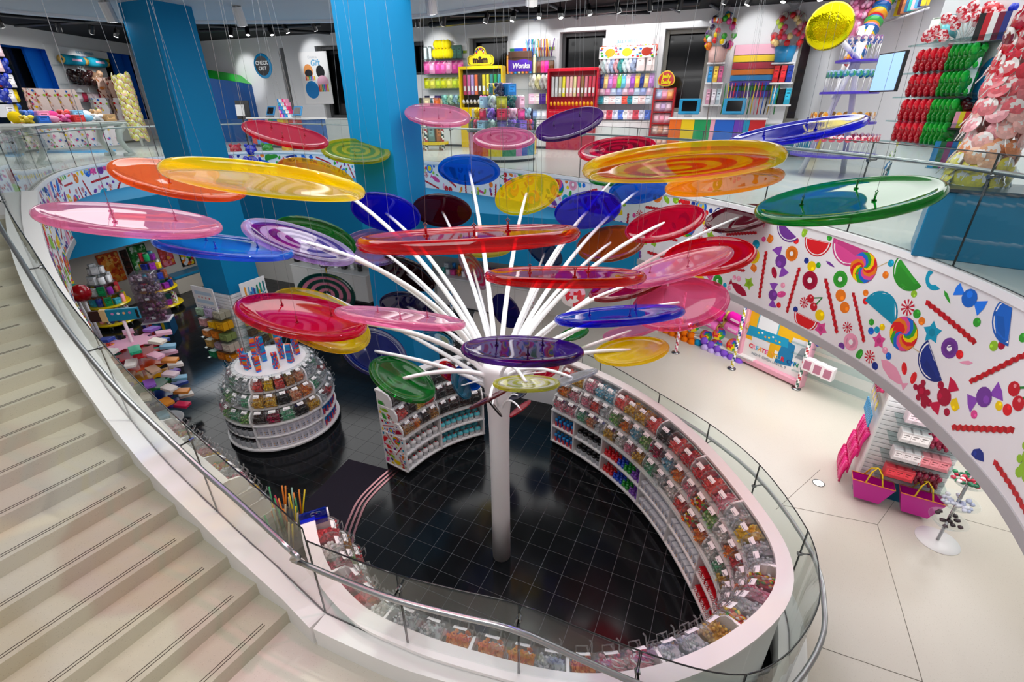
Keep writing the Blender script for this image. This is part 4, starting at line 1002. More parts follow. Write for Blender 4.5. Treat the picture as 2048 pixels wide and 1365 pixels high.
# cx, cy, a, b, tilt, diameter, mode, colour, ring colour, words
HANG = [
 (252, 441, 195, 27, 4.5, 1.0, 'T', PINK, None, 'pale pink clear lollipop disc hung over the stairs at far left'),
 (353, 360, 144, 31, 10, 1.0, 'T', ORG, None, 'orange lollipop disc hung before the left blue column'),
 (522, 360, 211, 26, 7, 1.0, 'B', YEL, None, 'large yellow lollipop disc tilted to show its clear underside, left of centre'),
 (570, 270, 90, 20, 11, 1.0, 'T', CRIM, None, 'crimson-rimmed disc hung before the left rainbow counter'),
 (711, 303, 70, 23, 3, 1.0, 'T', 'c8c820', '7aa82a', 'yellow-green ringed disc hung before the second blue column'),
 (875, 231, 67, 21, 5, 1.0, 'T', PINK, None, 'pink disc hung beside the top of the second blue column'),
 (1008, 277, 63, 21, 0, 1.0, 'T', PINK, 'e77fae', 'pink ringed disc hung above the round rainbow island'),
 (1139, 249, 72, 26, -17, 1.0, 'T', PUR, None, 'dark purple disc hung before the red candy dispenser'),
 (1235, 299, 80, 22, -6, 1.0, 'T', CRIM, MAR, 'crimson ringed disc hung left of the big yellow and orange disc'),
 (1370, 325, 207, 30, -4.5, 1.0, 'B', YEL, ORG, 'big yellow disc with orange rings hung at upper right'),
 (1450, 364, 122, 21, -7, 1.0, 'B', 'f8b414', None, 'amber disc hung right below the big yellow and orange one'),
 (1598, 263, 145, 16, -9.5, 1.0, 'T', ROY, None, 'royal blue disc hung before the tiered lollipop stand'),
 (1704, 402, 198, 38, -7, 1.0, 'T', GRN, None, 'large bottle-green disc hung at far right'),
 (936, 478, 226, 16, -3, 1.0, 'T', RED, None, 'widest deep red disc hung edge-on in the centre'),
 (1131, 554, 163, 15, .5, 1.0, 'T', RED, None, 'red disc edge-on right of the white stems, below the widest one'),
 (800, 637, 133, 14, 6, 1.0, 'T', PINK, None, 'long pink disc edge-on left of the white stems'),
 (1240, 632, 132, 15, -4, 1.0, 'T', ROY, None, 'royal blue disc edge-on right of the white stems'),
 (1045, 703, 124, 27, 2, .85, 'T', PUR, None, 'dark purple disc right in front of the trunk top'),
 (1355, 535, 118, 22, -16, 1.0, 'T', PINK, None, 'slanting pale pink disc crossing the red ringed one'),
 (1420, 513, 95, 36, -5, 1.0, 'T', RED, CRIM, 'bright red ringed disc before the candy-print fascia at right'),
 (600, 635, 136, 40, 9, 1.0, 'T', CRIM, None, 'crimson disc above the round bin display'),
 (445, 495, 145, 20, 5, 1.0, 'T', BLU, None, 'bright blue disc just below the pale pink one at left')]
STEM = [
 (630, 353, 82, 30, 14, 1.0, 'T', 'e8c020', None, 'amber disc on a stem behind the large yellow one'),
 (938, 340, 63, 29, 3, 1.0, 'B', BLU, None, 'bright blue disc on the tallest stem, near the centre'),
 (1054, 389, 66, 38, -15, 1.0, 'T', YEL, None, 'yellow disc on a stem right of the tallest one'),
 (1176, 420, 68, 36, -8, 1.0, 'B', ROY, None, 'royal blue disc on a stem right of the yellow one'),
 (771, 424, 72, 36, 12, 1.0, 'B', ROY, None, 'royal blue disc on a stem left of the tallest one'),
 (884, 421, 60, 32, 5, 1.0, 'B', MAR, None, 'maroon disc on a stem next to the tallest one'),
 (1277, 380, 60, 26, -6, 1.0, 'B', BLU, None, 'light blue disc below the orange rings'),
 (1232, 356, 55, 14, -3, 1.0, 'T', GRN, None, 'green disc half hidden under the orange rings'),
 (1331, 448, 84, 31, -14, 1.0, 'T', CRIM, None, 'crimson disc on a long stem at right'),
 (1478, 437, 70, 25, -9, 1.0, 'T', MAR, None, 'maroon disc tucked under the large green one'),
 (1222, 488, 70, 34, -9, 1.0, 'T', 'd8762c', None, 'amber-brown disc on a stem before the blue bulkhead'),
 (1362, 610, 100, 50, -9, 1.0, 'T', 'f488b8', None, 'rose pink disc on a stem at right'),
 (638, 642, 110, 52, 24, 1.0, 'T', YEL, None, 'yellow disc behind the crimson one at left'),
 (748, 705, 70, 46, 25, .85, 'T', NAV, None, 'navy disc over the black floor, left of the trunk'),
 (1053, 768, 68, 15, 0, .55, 'T', 'dcdc50', 'f2f2e0', 'small yellow and white striped disc low before the trunk'),
 (1263, 703, 77, 27, -6, .8, 'T', YEL, None, 'yellow disc over the right end of the bin shelf'),
 (1262, 663, 58, 12, -12, .8, 'T', PINK, None, 'thin pink disc above the low yellow one at right'),
 (804, 760, 72, 38, 27, .72, 'T', GRN, None, 'dark green dish over the short candy shelf'),
 (1145, 757, 54, 7, -18, .5, 'T', 'c8ccd0', None, 'clear grey disc above the back end of the bin shelf'),
 (596, 485, 120, 29, 17, 1.0, 'T', 'd0bce8', PUR, 'clear purple-edged disc beside the bright blue one'),
 (628, 476, 88, 36, 15, 1.0, 'B', GRN, None, 'green disc on a stem at upper left'),
 (750, 495, 70, 36, -3, 1.0, 'T', LAV, 'd8a8cc', 'lavender ringed disc below the left royal blue one'),
 (815, 547, 62, 26, 25, .9, 'B', '4a1420', None, 'dark maroon disc hidden among the left stems'),
 (815, 612, 57, 27, 8, .8, 'B', '2a2468', None, 'dark navy disc among the left stems'),
 (1012, 622, 38, 24, 58, .7, 'B', '3a1480', None, 'dark violet disc behind the middle stems'),
 (872, 680, 36, 16, 15, .5, 'T', TEAL, None, 'teal disc low behind the left stems'),
 (922, 772, 31, 15, 60, .36, 'T', TEAL, None, 'small teal disc at the left of the trunk'),
 (897, 743, 25, 16, 45, .32, 'T', RED, None, 'small red disc left of the trunk top'),
 (936, 756, 31, 20, 42, .4, 'B', BLU, None, 'small blue disc left of the trunk top'),
 (1148, 668, 31, 12, -15, .4, 'T', GRN, None, 'small green disc under the royal blue edge-on one'),
 (1092, 745, 30, 13, -30, .36, 'T', CRIM, None, 'small crimson disc right of the trunk top'),
 (1090, 505, 40, 22, 35, .8, 'B', '0f5a88', None, 'dark teal disc behind the right-hand stems'),
 (967, 497, 56, 17, 0, 1.0, 'B', YEL, None, 'yellow disc under the widest red one'),
 (946, 540, 46, 17, 58, .8, 'T', 'c8a8bc', 'e0407a', 'clear pink-edged disc behind the middle stems'),
 (980, 797, 47, 3, -27, .42, 'T', MAR, None, 'small maroon disc seen edge-on across the trunk'),
 (985, 810, 31, 2, 52, .3, 'T', '101418', None, 'small black disc seen edge-on on the trunk'),
 (1040, 818, 27, 5, -37, .27, 'T', CRIM, None, 'small red disc low at the right of the trunk'),
 (1036, 792, 20, 6, -25, .22, 'T', '1c2450', None, 'small navy disc at the right of the trunk'),
 (1255, 574, 80, 22, -14, .9, 'T', 'a8101c', None, 'deep red disc below the slanting pale pink one'),
 (652, 590, 60, 42, 12, 1.0, 'T', '145a48', 'e8a0b8', 'green and pink swirl disc behind the yellow one at left')]
def orient(c, n, R, spin=0):
    x = n.orthogonal().normalized(); y = n.cross(x); return frame(c, x, y, n) @ Matrix.Diagonal((R, R, R, 1))
hook = MB(); hook.tube([(0, 0, 0), (0, 0, .045)], .006, 6, 'f2f2f2'); hook.tube([(0, 0, .045), (.008, 0, .053), (0, 0, .061), (-.008, 0, .053)], .003, 4, 'e8e8e8', closed=True); hook.tube([(0, 0, 0), (0, 0, .008)], .014, 8, 'f2f2f2')
HOOK = meshof(hook, 'hook', 'acrylic')
for (cx, cy, a, b, tilt, Dm, mode, col, rg, words) in HANG:
    c, n, R = disc_pose(cx, cy, a, b, tilt, Dm, mode)
    t = thing('lollipop_disc', words, 'lollipop', M=T3(c)); q = orient((0, 0, 0), n, R)
    inst(dmesh(col, .055, rg), '', 'disc', q, parent=t)
    e1 = n.orthogonal().normalized(); e1 = (Vector((1, .2, 0)) - n * n.dot(Vector((1, .2, 0)))).normalized(); e2 = n.cross(e1)
    for k in range(3):
        ang = 2 * pi * k / 3 + .5; p = (e1 * cos(ang) + e2 * sin(ang)) * R * .45 + n * R * .019
        h = inst(HOOK, '', 'hook', T3(p), parent=t); h.color = H(col)
        m = MB(); top = Vector((p.x * .35, p.y * .35, 7.3 - c.z)); m.tube([p + Vector((0, 0, .055)), top], .0009, 4, '8a8e92'); m.build('cable', 'satin', t)
# the tree itself
tree = thing('lollipop_tree', 'white tree of curved stems carrying coloured acrylic lollipop discs, standing on the black tiled floor', 'sculpture', (TRX, TRY, 0))
m = MB()
tp = [(.125, 0), (.122, .8), (.12, 1.6), (.122, 2.1), (.13, 2.4), (.15, 2.62), (.175, 2.85), (.19, 3.02), (.17, 3.08), (0, 3.1)]
m.lathe([(0, 0)] + tp, 28, 'f2f2f3'); m.build('trunk', 'satin', tree)
top = Vector((0, 0, 2.95))
for i, (cx, cy, a, b, tilt, Dm, mode, col, rg, words) in enumerate(STEM):
    c, n, R = disc_pose(cx, cy, a, b, tilt, Dm, mode)
    c = c - Vector((TRX, TRY, 0))
    lowdisc = c.z < 3.0 or R < .22
    d = inst(dmesh(col, .055, rg), '', 'disc', orient(c, n, R), parent=tree); d['label'] = words
    rad = Vector((c.x, c.y, 0)); rl = max(rad.length, .05); rd = rad / rl
    z0 = 2.5 if R < .16 else (2.7 if lowdisc else 2.9)
    p0 = rd * (.11 if not lowdisc else .1) + Vector((0, 0, z0))
    up = max(.25, (c.z - z0) * .75)
    p1 = p0 + Vector((0, 0, up * .8)) + rd * rl * .18; p2 = c - rd * rl * .30 - Vector((0, 0, (c.z - z0) * .12 - .04))
    k = 14; pts = []
    for s in range(k + 1):
        s /= k; pts.append(p0 * (1 - s) ** 3 + p1 * 3 * s * (1 - s) ** 2 + p2 * 3 * s * s * (1 - s) + c * s ** 3)
    r0 = .026 if R > .3 else (.018 if R > .2 else .011)
    m = MB(); m.tube(pts, [r0 * 1.25 - r0 * .45 * s / k for s in range(k + 1)], 8, 'f7f7f8'); m.build('stem', 'gloss', tree)
# ================================================================ shared merchandise shapes (unit sizes, tinted per object)
ORD = ['first', 'second', 'third', 'fourth', 'fifth', 'sixth', 'seventh', 'eighth', 'ninth', 'tenth', 'eleventh', 'twelfth', 'thirteenth', 'fourteenth', 'fifteenth', 'sixteenth', 'seventeenth', 'eighteenth', 'nineteenth', 'twentieth']
W1, D1 = (1, 1, 1, 1), (.45, .45, .45, 1); L1 = (1.7, 1.7, 1.7, 1)
m = MB(); m.box((0, 0, .5), (1, 1, 1), W1, ch=.03); m.box((0, -.5, .55), (.7, .02, .5), L1); m.box((0, -.505, .7), (.5, .02, .1), D1); m.box((-.1, -.505, .5), (.3, .02, .06), D1); CARTON = meshof(m, 'carton', 'satin')
m = MB(); vs = []; nx, nz = 4, 6
for sgn in (-1, 1):
    for j in range(nz + 1):
        for i in range(nx + 1):
            u, v = i / nx, j / nz; bul = (4 * u * (1 - u)) ** .5 * (min(1, 6 * v * (1 - v))) ** .7; vs.append((u - .5, sgn * .16 * bul, v))
fs = []; cl = []; o = (nx + 1) * (nz + 1)
for j in range(nz):
    for i in range(nx):
        a = j * (nx + 1) + i; fs.append((a, a + 1, a + nx + 2, a + nx + 1)); cl.append(L1 if 1 <= i <= 2 and 2 <= j <= 3 else (D1 if j == nz - 1 else W1)); fs.append((o + a, o + a + nx + 1, o + a + nx + 2, o + a + 1)); cl.append(W1)
m.add(vs, fs, cl, True); POUCH = meshof(m, 'pouch', 'gloss')
m = MB(); m.lathe([(0, 0), (.5, 0), (.5, .9), (.42, .95), (0, .95)], 10, W1, cols=lambda i, q: L1 if q == 1 and i in (6, 7, 8) else W1); m.lathe([(.46, .9), (.46, 1), (0, 1)], 10, D1); TUBJ = meshof(m, 'tub', 'gloss')
m = MB()
_r = random.Random(4)
for k in range(15):
    a = _r.uniform(0, 6.28); z = _r.uniform(.1, .9); m.ball((.3 * cos(a), .3 * sin(a), z), _r.uniform(.16, .26), _r.choice([W1, L1, (.8, .8, .8, 1)]), 6, 4)
m.ball((0, 0, .5), .38, (.8, .8, .8, 1), 7, 5, (1, 1, 1.2)); LUMP = meshof(m, 'sweets_bag', 'gloss')
m = MB(); m.ball((0, 0, .5), .5, W1, 10, 6); PLUSH = meshof(m, 'plush_ball', 'cloth')
def swirl_pop(cols, stick=1.2, r=.5, th=.09):
    m = MB(); n = 24; k = len(cols)
    prof = [(0, th * .7), (r * .33, th * .7), (r * .66, th * .6), (r, th * .2), (r, -th * .2), (r * .66, -th * .6), (r * .33, -th * .7), (0, -th * .7)]
    m.lathe(prof, n, W1, RX(pi / 2), cols=lambda i, q: H(cols[((i + min(q, 6 - q) * 3) * k // n) % k]), smooth=False)
    if stick: m.tube([(0, 0, -r), (0, 0, -r - stick)], .03, 6, 'f4f4f0')
    return m
SWIRL = meshof(swirl_pop(['e8232a', 'fdd800', '3aaa35', '1f6fd6', 'e84f9a', 'f58220']), 'swirl_lollipop', 'gloss')
def S(x, y, z): return Matrix.Diagonal((x, y, z, 1))
def bary_row(me, nm, wall, us, z, w, size, tints, label, cat, group, yaw=0.0, jit=.0, seed=1):
    """a row of things on a vertical wall: us = positions along it"""
    r = random.Random(seed); out = []
    for i, u in enumerate(us):
        M = wall.mat(u, z, w) @ RZ(yaw + r.uniform(-jit, jit)) @ S(*size)
        out.append(inst(me, '', nm, M, label, cat, group, tints[i % len(tints)] if isinstance(tints, list) else tints))
    return out
def spread(a, b, n): return [a + (b - a) * (i + .5) / n for i in range(n)]
def lab(o, s): o['label'] = s; return o

# ================================================================ black lower level
# round candy bin display
RDX, RDY = -4.5, 7.9
t = thing('round_bin_display', 'round white tiered candy bin display like a cake on the black floor', 'display', (RDX, RDY, 0))
m = MB(); m.lathe([(0, 0), (.93, 0), (.93, .07), (1.02, .07), (1.02, .1), (.0, .1)], 48, 'f6f6f6', smooth=False); m.build('base', 'satin', t)
m = MB(); m.lathe([(.80, .1), (.80, .6)], 40, 'eeeeee'); m.build('core', 'satin', t)
m = MB(); m.lathe([(0, .34), (.99, .34), (.99, .36), (0, .36)], 48, 'f8f8f8', smooth=False); m.lathe([(0, .59), (1.0, .59), (1.0, .615), (0, .615)], 48, 'f8f8f8', smooth=False); m.build('shelf', 'satin', t)
RR = [(.62, 1.0), (.89, .90), (1.15, .77)]
for z, r_ in RR: m = MB(); m.lathe([(0, z - .02), (r_ - .01, z - .02), (r_ - .01, z - .002), (0, z - .002)], 48, 'f4f4f4', smooth=False); m.build('bin_tier', 'satin', t)
m = MB(); m.lathe([(0, 1.385), (.66, 1.385), (.68, 1.40), (.66, 1.415), (0, 1.415)], 48, 'ffffff', smooth=False); m.build('top_disc', 'satin', t)
m = MB(); m.lathe([(.5, .62), (.5, 1.385)], 30, 'f4f4f4'); m.build('core', 'satin', t)
front = atan2(-RDY, -RDX)
sec = radians(72)
for s in range(5):
    a = front - .58 + sec * s; m = MB(); po = [(.5, .1), (.99, .1), (.99, .6)]
    for z, r_ in RR: po += [(r_ + .02, z), (r_ + .03, z + .09), (r_ + .0, z + .2), (r_ - .08, z + .25)]
    po += [(.5, 1.385)]; tri = geometry.tessellate_polygon([[Vector((x, y, 0)) for x, y in po]]); n = len(po)
    vs = [(r_ * cos(a) - .014 * sin(a) * k, r_ * sin(a) + .014 * cos(a) * k, z) for k in (-1, 1) for r_, z in po]
    m.add(vs, [tuple(x) for x in tri] + [tuple(i + n for i in reversed(x)) for x in tri] + [(j, (j + 1) % n, (j + 1) % n + n, j + n) for j in range(n)], 'fdfdfd'); m.build('divider', 'satin', t)
CAKE = {0: ['chocolate', 'magenta gummy', 'mint green taffy', 'dark liquorice', 'golden toffee'], 1: ['golden toffee', 'golden toffee', 'dark liquorice', 'peach ring', 'orange slice'], 2: ['coral gummy', 'yellow sour', 'coral gummy', 'caramel', 'peach ring']}
cnt = 0
for r, (z, r_) in enumerate(RR):
    per = (5, 5, 5)[r]
    for s in range(5):
        for k in range(per):
            a = front - .58 + sec * s + sec * (k + .5) / per; rho = r_ - .16; w = 2 * rho * sin(sec / per / 2) * 1.08
            fl = CAKE[r][k] if s == 0 else random.Random(r * 50 + s * 9 + k).choice(['silver wrapped', 'mint green taffy', 'white mint', 'green sour', 'pink taffy'] if s != 1 else ['mint green taffy', 'silver wrapped', 'red gummy'])
            x, y = RDX + rho * cos(a), RDY + rho * sin(a)
            M = T3((x, y, z)) @ frame((0, 0, 0), (-sin(a), cos(a), 0), (-cos(a), -sin(a), 0), (0, 0, 1))
            put_bin(M, fl, '%s %s bin, %s ring, %s segment of the round display' % (ORD[k], fl, ['bottom', 'middle', 'top'][r], ['front', 'right-hand', 'far right', 'far left', 'left-hand'][s]), 'candy bins on the round display', w)
# drawers of clear boxes in front, striped tubes at the side
for z in (.11, .365):
    for k in range(11):
        a = front - .54 + (sec - .08) * (k + .5) / 11; M = T3((RDX + .93 * cos(a), RDY + .93 * sin(a), z)) @ RZ(a + pi / 2)
        inst(CBOX, '', 'clear_box', M @ S(1.15, 1, 1.55), 'clear speckled box on the %s shelf of the round display front' % ('low' if z < .2 else 'upper'), 'box', 'clear boxes on the round display')
    for s, me, nm, lb, g in ((1, TUBE, 'candy_tube', 'red and blue candy tube on the right side of the round display', 'tubes on the round display'), (4, JARB, 'candy_jar', 'black-lidded jar low on the left side of the round display', 'jars on the round display')):
        for k in range(9):
            a = front - .54 + sec * s + (sec - .08) * (k + .5) / 9; inst(me, '', nm, T3((RDX + .92 * cos(a), RDY + .92 * sin(a), z)) @ RZ(a + pi / 2) @ S(1.3, 1.3, 1.3), lb, 'tube' if s == 1 else 'jar', g)
SBOXS = []
for v in range(3):
    m = MB(); r = random.Random(v)
    for k in range(5):
        for j in range(2): m.box(((k - 2) * .022, 0, .015 + .03 * j), (.022, .075, .03), r.choice(['1f6fd6', 'd8283a', '16a4c8', '1f8fd8', 'b81a5a', '2a8ac8', 'f58220', '1a5ab8']))
    SBOXS.append(meshof(m, 'striped_box', 'satin'))
for k, (dx, dy, h) in enumerate(((-.42, -.16, 5), (-.25, -.36, 5), (-.02, -.44, 5), (.25, -.32, 5), (.42, -.1, 6), (-.1, -.05, 8), (.2, .05, 7), (-.35, .15, 6), (.4, .22, 6), (.05, .3, 7))):
    for i in range(h):
        inst(SBOXS[(k + i) % 3], '', 'striped_box', T3((RDX + dx, RDY + dy, 1.416 + i * .0605)) @ RZ(k * 1.1 + i * .12) @ S(.85, 1.1, 1), '%s from below in the %s tower of striped boxes on the round display top' % (ORD[i], ORD[k]), 'box', 'striped candy boxes')

# chocolate bar tree
CX, CY = -7.0, 7.95
t = thing('bar_rack', 'rainbow tiered rack of chocolate bars on a white round foot beside the stairs', 'rack', (CX, CY, 0))
m = MB(); m.lathe([(0, 0), (.36, 0), (.36, .015), (.05, .03), (0, .03)], 32, 'f4f4f6'); m.build('foot', 'satin', t)
m = MB(); m.tube([(0, 0, .02), (0, 0, 2.2)], .028, 8, 'f0d4e2'); m.build('pole', 'satin', t)
cols = ['5a2a9a', '20358f', '17803a', 'f2c200', 'f2601a', 'd81e1e', 'f4aac8']
tiers = []
for i in range(7):
    z = .35 + i * .235; n = 8; m = MB(); star = []
    for k in range(n):
        a = 2 * pi * k / n + i * .25
        for da, rr in ((-.22, .28), (-.13, .46), (.13, .46), (.22, .28)): star.append((rr * cos(a + da), rr * sin(a + da)))
    m.prism(star, z, z + .012, cols[i]); m.build('tier', 'gloss', t)
    for k in range(n):
        a = 2 * pi * k / n + i * .25; M = T3((CX + .50 * cos(a), CY + .50 * sin(a), z + .013)) @ RZ(a + pi / 2) @ RX(.12)
        inst(CARTON, '', 'chocolate_bar', M @ S(.17, .25, .055), '%s bar box round the %s tier of the rainbow rack' % (ORD[k], ['purple', 'navy', 'green', 'yellow', 'orange', 'red', 'pink'][i]), 'box', 'bars on the rainbow rack', random.Random(i * 8 + k).choice(['f4e0ea', 'f0b8d0', 'f2e6d8', 'e8963c', 'f7f2ee', '7ab8d8', 'e2285a', '3c58b8', '9a6ad0', '38b088', 'c8a890', 'f4ece4']))
sgn = thing('bar_sign', 'teal and brown chocolate bar shaped sign above the rainbow rack', 'sign', M=T3((CX - .03, CY, 2.2)) @ RZ(.25))
m = MB(); m.box((.06, 0, .12), (.5, .07, .22), '1286a8', ch=.008); m.box((-.24, 0, .12), (.1, .075, .23), 'e8c48a', ch=.006); m.box((-.37, 0, .12), (.2, .07, .2), '3a1a14', ch=.02); m.box((.29, -.036, .12), (.04, .004, .16), '151515')
for k, c in enumerate(('d890c8', 'f4f4f4', 'f4b878', 'c878b0')): m.add(circ3(.022, -.09 + .09 * k, .15, -.0365) if False else [(-.09 + .09 * k + .024 * cos(q * pi / 5), -.0362, .15 + .024 * sin(q * pi / 5)) for q in range(10)], [tuple(range(10))], c)
m.build('panel', 'satin', sgn)

# yellow carousel racks
def carousel(c, label, top, seed):
    t = thing('candy_carousel', label, 'rack', (c[0], c[1], 0)); r = random.Random(seed)
    for z, rr in ((.10, .52), (.62, .50)): m = MB(); m.lathe([(0, z), (rr, z), (rr + .02, z + .03), (rr, z + .06), (0, z + .06)], 32, 'f2d400', smooth=False); m.build('yellow_tray', 'gloss', t)
    for k in range(5):
        a = 2 * pi * k / 5; m = MB(); pts = [(.40 * cos(a), .40 * sin(a), z) for z in [i * .06 for i in range(11)]]
        m.tube(pts, .045, 10, 'f6f6f6', cols=lambda i, q: ['f4f4f4', '9a1f6a', 'f4f4f4', 'c8d020' if top else '1d4a3a'][(i * 2 + q) // 2 % 4]); m.build('striped_leg', 'gloss', t)
    m = MB(); m.tube([(0, 0, .6), (0, 0, 1.75)], .03, 8, 'dddddd'); m.build('pole', 'satin', t)
    for z, rr in ((.95, .40), (1.25, .32), (1.52, .22)): m = MB(); m.lathe([(0, z), (rr, z), (rr, z + .02), (0, z + .02)], 28, 'e9eef0', smooth=False); m.build('clear_tray', 'clear', t)
    for z, rr, n, nm in ((.162, .36, 9, 'low tray'), (.682, .38, 12, 'yellow upper tray'), (.972, .30, 10, 'middle tray'), (1.272, .22, 7, 'high tray'), (1.542, .14, 5, 'top tray')):
        for k in range(n):
            a = 2 * pi * k / n + .2; white = top == 0 and z > 1.2
            inst(CARTON if (k + seed) % 3 else TUBJ, '', 'candy_pack', T3((c[0] + rr * cos(a), c[1] + rr * sin(a), z)) @ RZ(a + pi / 2) @ S(.16, .1, r.uniform(.16, .24)), 'candy pack on the %s of %s' % (nm, 'the nearer yellow carousel' if top == 0 else 'the farther yellow carousel'), 'candy pack', 'packs on %s, %s' % (label.split(' of')[0], nm), 'f4f4f6' if white else r.choice(['f2d21a', '1d9a5a', '2a3a9a', '8a2a9a', 'e23a4a', 'f4f4f4', 'a85a3a', '40b0c8', 'f2a0b8']))
carousel((-11.45, 12.76), 'yellow candy carousel with green striped legs, left of the orange poster', 0, 3)
carousel((-10.88, 14.0), 'yellow candy carousel with pink striped legs, before the green poster', 1, 5)
# tall candy cane pole, giant lollipops in a striped tub
def pole3d(x, y, z0, z1, r, cs, name, label, cat, foot=None, tw=2):
    t = thing(name, label, cat, (x, y, z0)); m = MB(); n = int((z1 - z0) / .05); m.tube([(0, 0, (z1 - z0) * i / n) for i in range(n + 1)], r, 12, 'ffffff', cols=lambda i, q: cs[((i * tw + q) // 3) % len(cs)]); m.build('pole', 'gloss', t)
    if foot: m = MB(); m.lathe([(0, 0), (foot, 0), (foot, .015), (r, .03), (0, .03)], 16, '8a8c8e'); m.build('foot', 'metal', t)
    return t
pole3d(-11.6, 11.9, 0, 2.25, .09, ['f6f2f0', 'a8206a', 'f6f2f0', 'd8d070'], 'candy_pole', 'tall white pole with magenta and yellow spiral stripes before the lower wall', 'pole')
TX, TY = -9.75, 10.2
t = thing('striped_tub', 'blue, green and red striped tub of gumballs holding giant lollipops', 'tub', (TX, TY, 0))
m = MB(); pr = [(0, 0)] + [(.34 + .012 * i, .05 * i) for i in range(11)] + [(.42, .5), (0, .46)]; m.lathe(pr, 28, '1a4aa8', cols=lambda i, q: ['1a3a9a', '8a1830', '1a5a8a', '16407a', '206a5a'][(q // 2) % 5]); m.build('tub_wall', 'satin', t)
m = MB(); r = random.Random(2)
for k in range(70): a = r.uniform(0, 6.28); q = .36 * sqrt(r.random()); m.ball((q * cos(a), q * sin(a), .5 + r.uniform(-.02, .05)), .045, r.choice(['f2c21a', 'f28a1a', 'e8e040', '2a8ad8', 'e23a3a']), 7, 5)
stuff(m.build('gumballs', 'gloss', t))
def giant(dx, dy, ang, az, L, kind, label):
    d = Vector((sin(ang) * cos(az), sin(ang) * sin(az), cos(ang))); t = thing('giant_lollipop', label, 'lollipop', (TX + dx, TY + dy, .5)); m = MB(); m.tube([(0, 0, 0), d * L], .03, 8, 'e8e6ee'); m.build('stick', 'satin', t)
    M = T3(d * L) @ d.to_track_quat('Z', 'Y').to_matrix().to_4x4(); m = MB()
    if kind == 'twist':
        pts = [(0, 0, .05 * i) for i in range(15)]; m.tube(pts, [.12 * (1 if i % 2 else .85) * (1 - .03 * max(0, i - 9)) for i in range(15)], 12, 'fff', M, cols=lambda i, q: ['f2d21a', 'f28a3a', 'e25a8a', '2aa08a', 'f2d21a', 'e23a3a'][(i + q // 4) % 6]); m.build('head', 'gloss', t)
    elif kind == 'ball': m.ball((0, 0, .15), .2, 'b8101c', 16, 10, M=M); m.build('head', 'gloss', t)
    else:
        r = random.Random(6)
        for k in range(150): a = r.uniform(0, 6.28); z = r.uniform(0, .6); q = .20 * (1 - .5 * abs(z - .35) / .35); m.ball((q * cos(a), q * sin(a), z), .04, r.choice(['2a1450', '1c0c38', '3a2068']), 6, 4, M=M)
        stuff(m.build('berries', 'gloss', t)); m = MB(); m.lathe([(0, -.25), (.07, -.25), (.15, .02), (0, .02)], 12, 'b88ab8', M); m.build('cone', 'satin', t)
giant(-.12, -.05, .40, pi * .98, .95, 'berry', 'giant dark purple berry-cluster lollipop leaning from the striped tub')
giant(-.05, .1, .26, pi * .85, 1.35, 'twist', 'giant rainbow twist lollipop, tallest in the striped tub')
giant(.05, .05, .15, pi * .8, 1.2, 'ball', 'giant red ball lollipop in the striped tub')
giant(.08, -.1, .2, pi * 1.1, .6, 'twist', 'shorter rainbow twist lollipop below the red ball one')
# clear stacked dispenser on a striped plinth
AX, AY = -9.7, 12.1
t = thing('acrylic_stand', 'tower of clear drawers of mauve candy on a striped plinth', 'stand', M=T3((AX, AY, 0)) @ RZ(.35))
m = MB()
for k in range(9): m.box((-.28 + .07 * k, 0, .2), (.07, .5, .4), ['2a2a7a', 'c890b8', 'c83a3a', '1a5a8a', '20808a', '1a4a8a', 'c8b020', '1a6a8a', '16507a'][k])
m.build('plinth', 'satin', t); m = MB(); m.box((0, 0, .41), (.66, .54, .02), 'f0f0f2'); m.build('shelf', 'satin', t)
for i in range(5):
    z = .43 + i * .27; m = MB(); m.box((0, 0, z + .125), (.6 - .02 * i, .48, .25), 'efe6ee', ch=.02); m.build('drawer', 'clear', t); r = random.Random(i); m = MB()
    for k in range(40): m.ball((r.uniform(-.24, .24), r.uniform(-.19, .19), z + r.uniform(.03, .17)), .045, r.choice(['a85a80', '7a5a6a', '9a6a88', 'b87a9a', '8a7078'] if i < 2 else ['8a7a84', '9a8c96', 'b0a4ac', '786a74']), 6, 4)
    stuff(m.build('candy', 'candy', t)); m = MB(); m.box((0, -.245, z + .12), (.09, .004, .06), 'ffffff'); m.build('label', 'print', t)

# walls of the lower level
LLW = Wall((-11.33, 16.2), (.36, .933)); LBW = Wall((-1.3, 13.3), (.911, -.413))
m = MB(); m.box((0, .06, 1.2), (16, .12, 2.4), 'd9d2c8', LLW.mat(-2, 0)); structure(m.build('wall_lower_left', 'wallpaint'))
m = MB(); m.box((0, .06, 1.35), (16, .12, 2.7), 'd4d2cc', LBW.mat(-2.5, 0)); structure(m.build('wall_lower_back', 'wallpaint'))
def poster(wall, q, label, cols, dots, seed, name='candy_poster', off=.03, frame_='2a2420'):
    u0, u1, z0, z1 = q; w, h = u1 - u0, z1 - z0; t = thing(name, label, 'poster', M=wall.mat((u0 + u1) / 2, z0, off)); r = random.Random(seed); m = MB(); m.box((0, 0, h / 2), (w, .03, h), cols[0], ch=.004); m.build('panel', 'print', t)
    m = MB()
    for k in range(dots):
        s = r.uniform(.03, .075); x, z = r.uniform(-w / 2 + s, w / 2 - s), r.uniform(s, h - s); d = -.0165 - .0006 * (k % 9)
        m.add([(x + s * cos(a * pi / 4 + k), d, z + s * sin(a * pi / 4 + k)) for a in range(8)], [tuple(range(8))], r.choice(cols[1:]))
    stuff(m.build('print', 'print', t)); return t
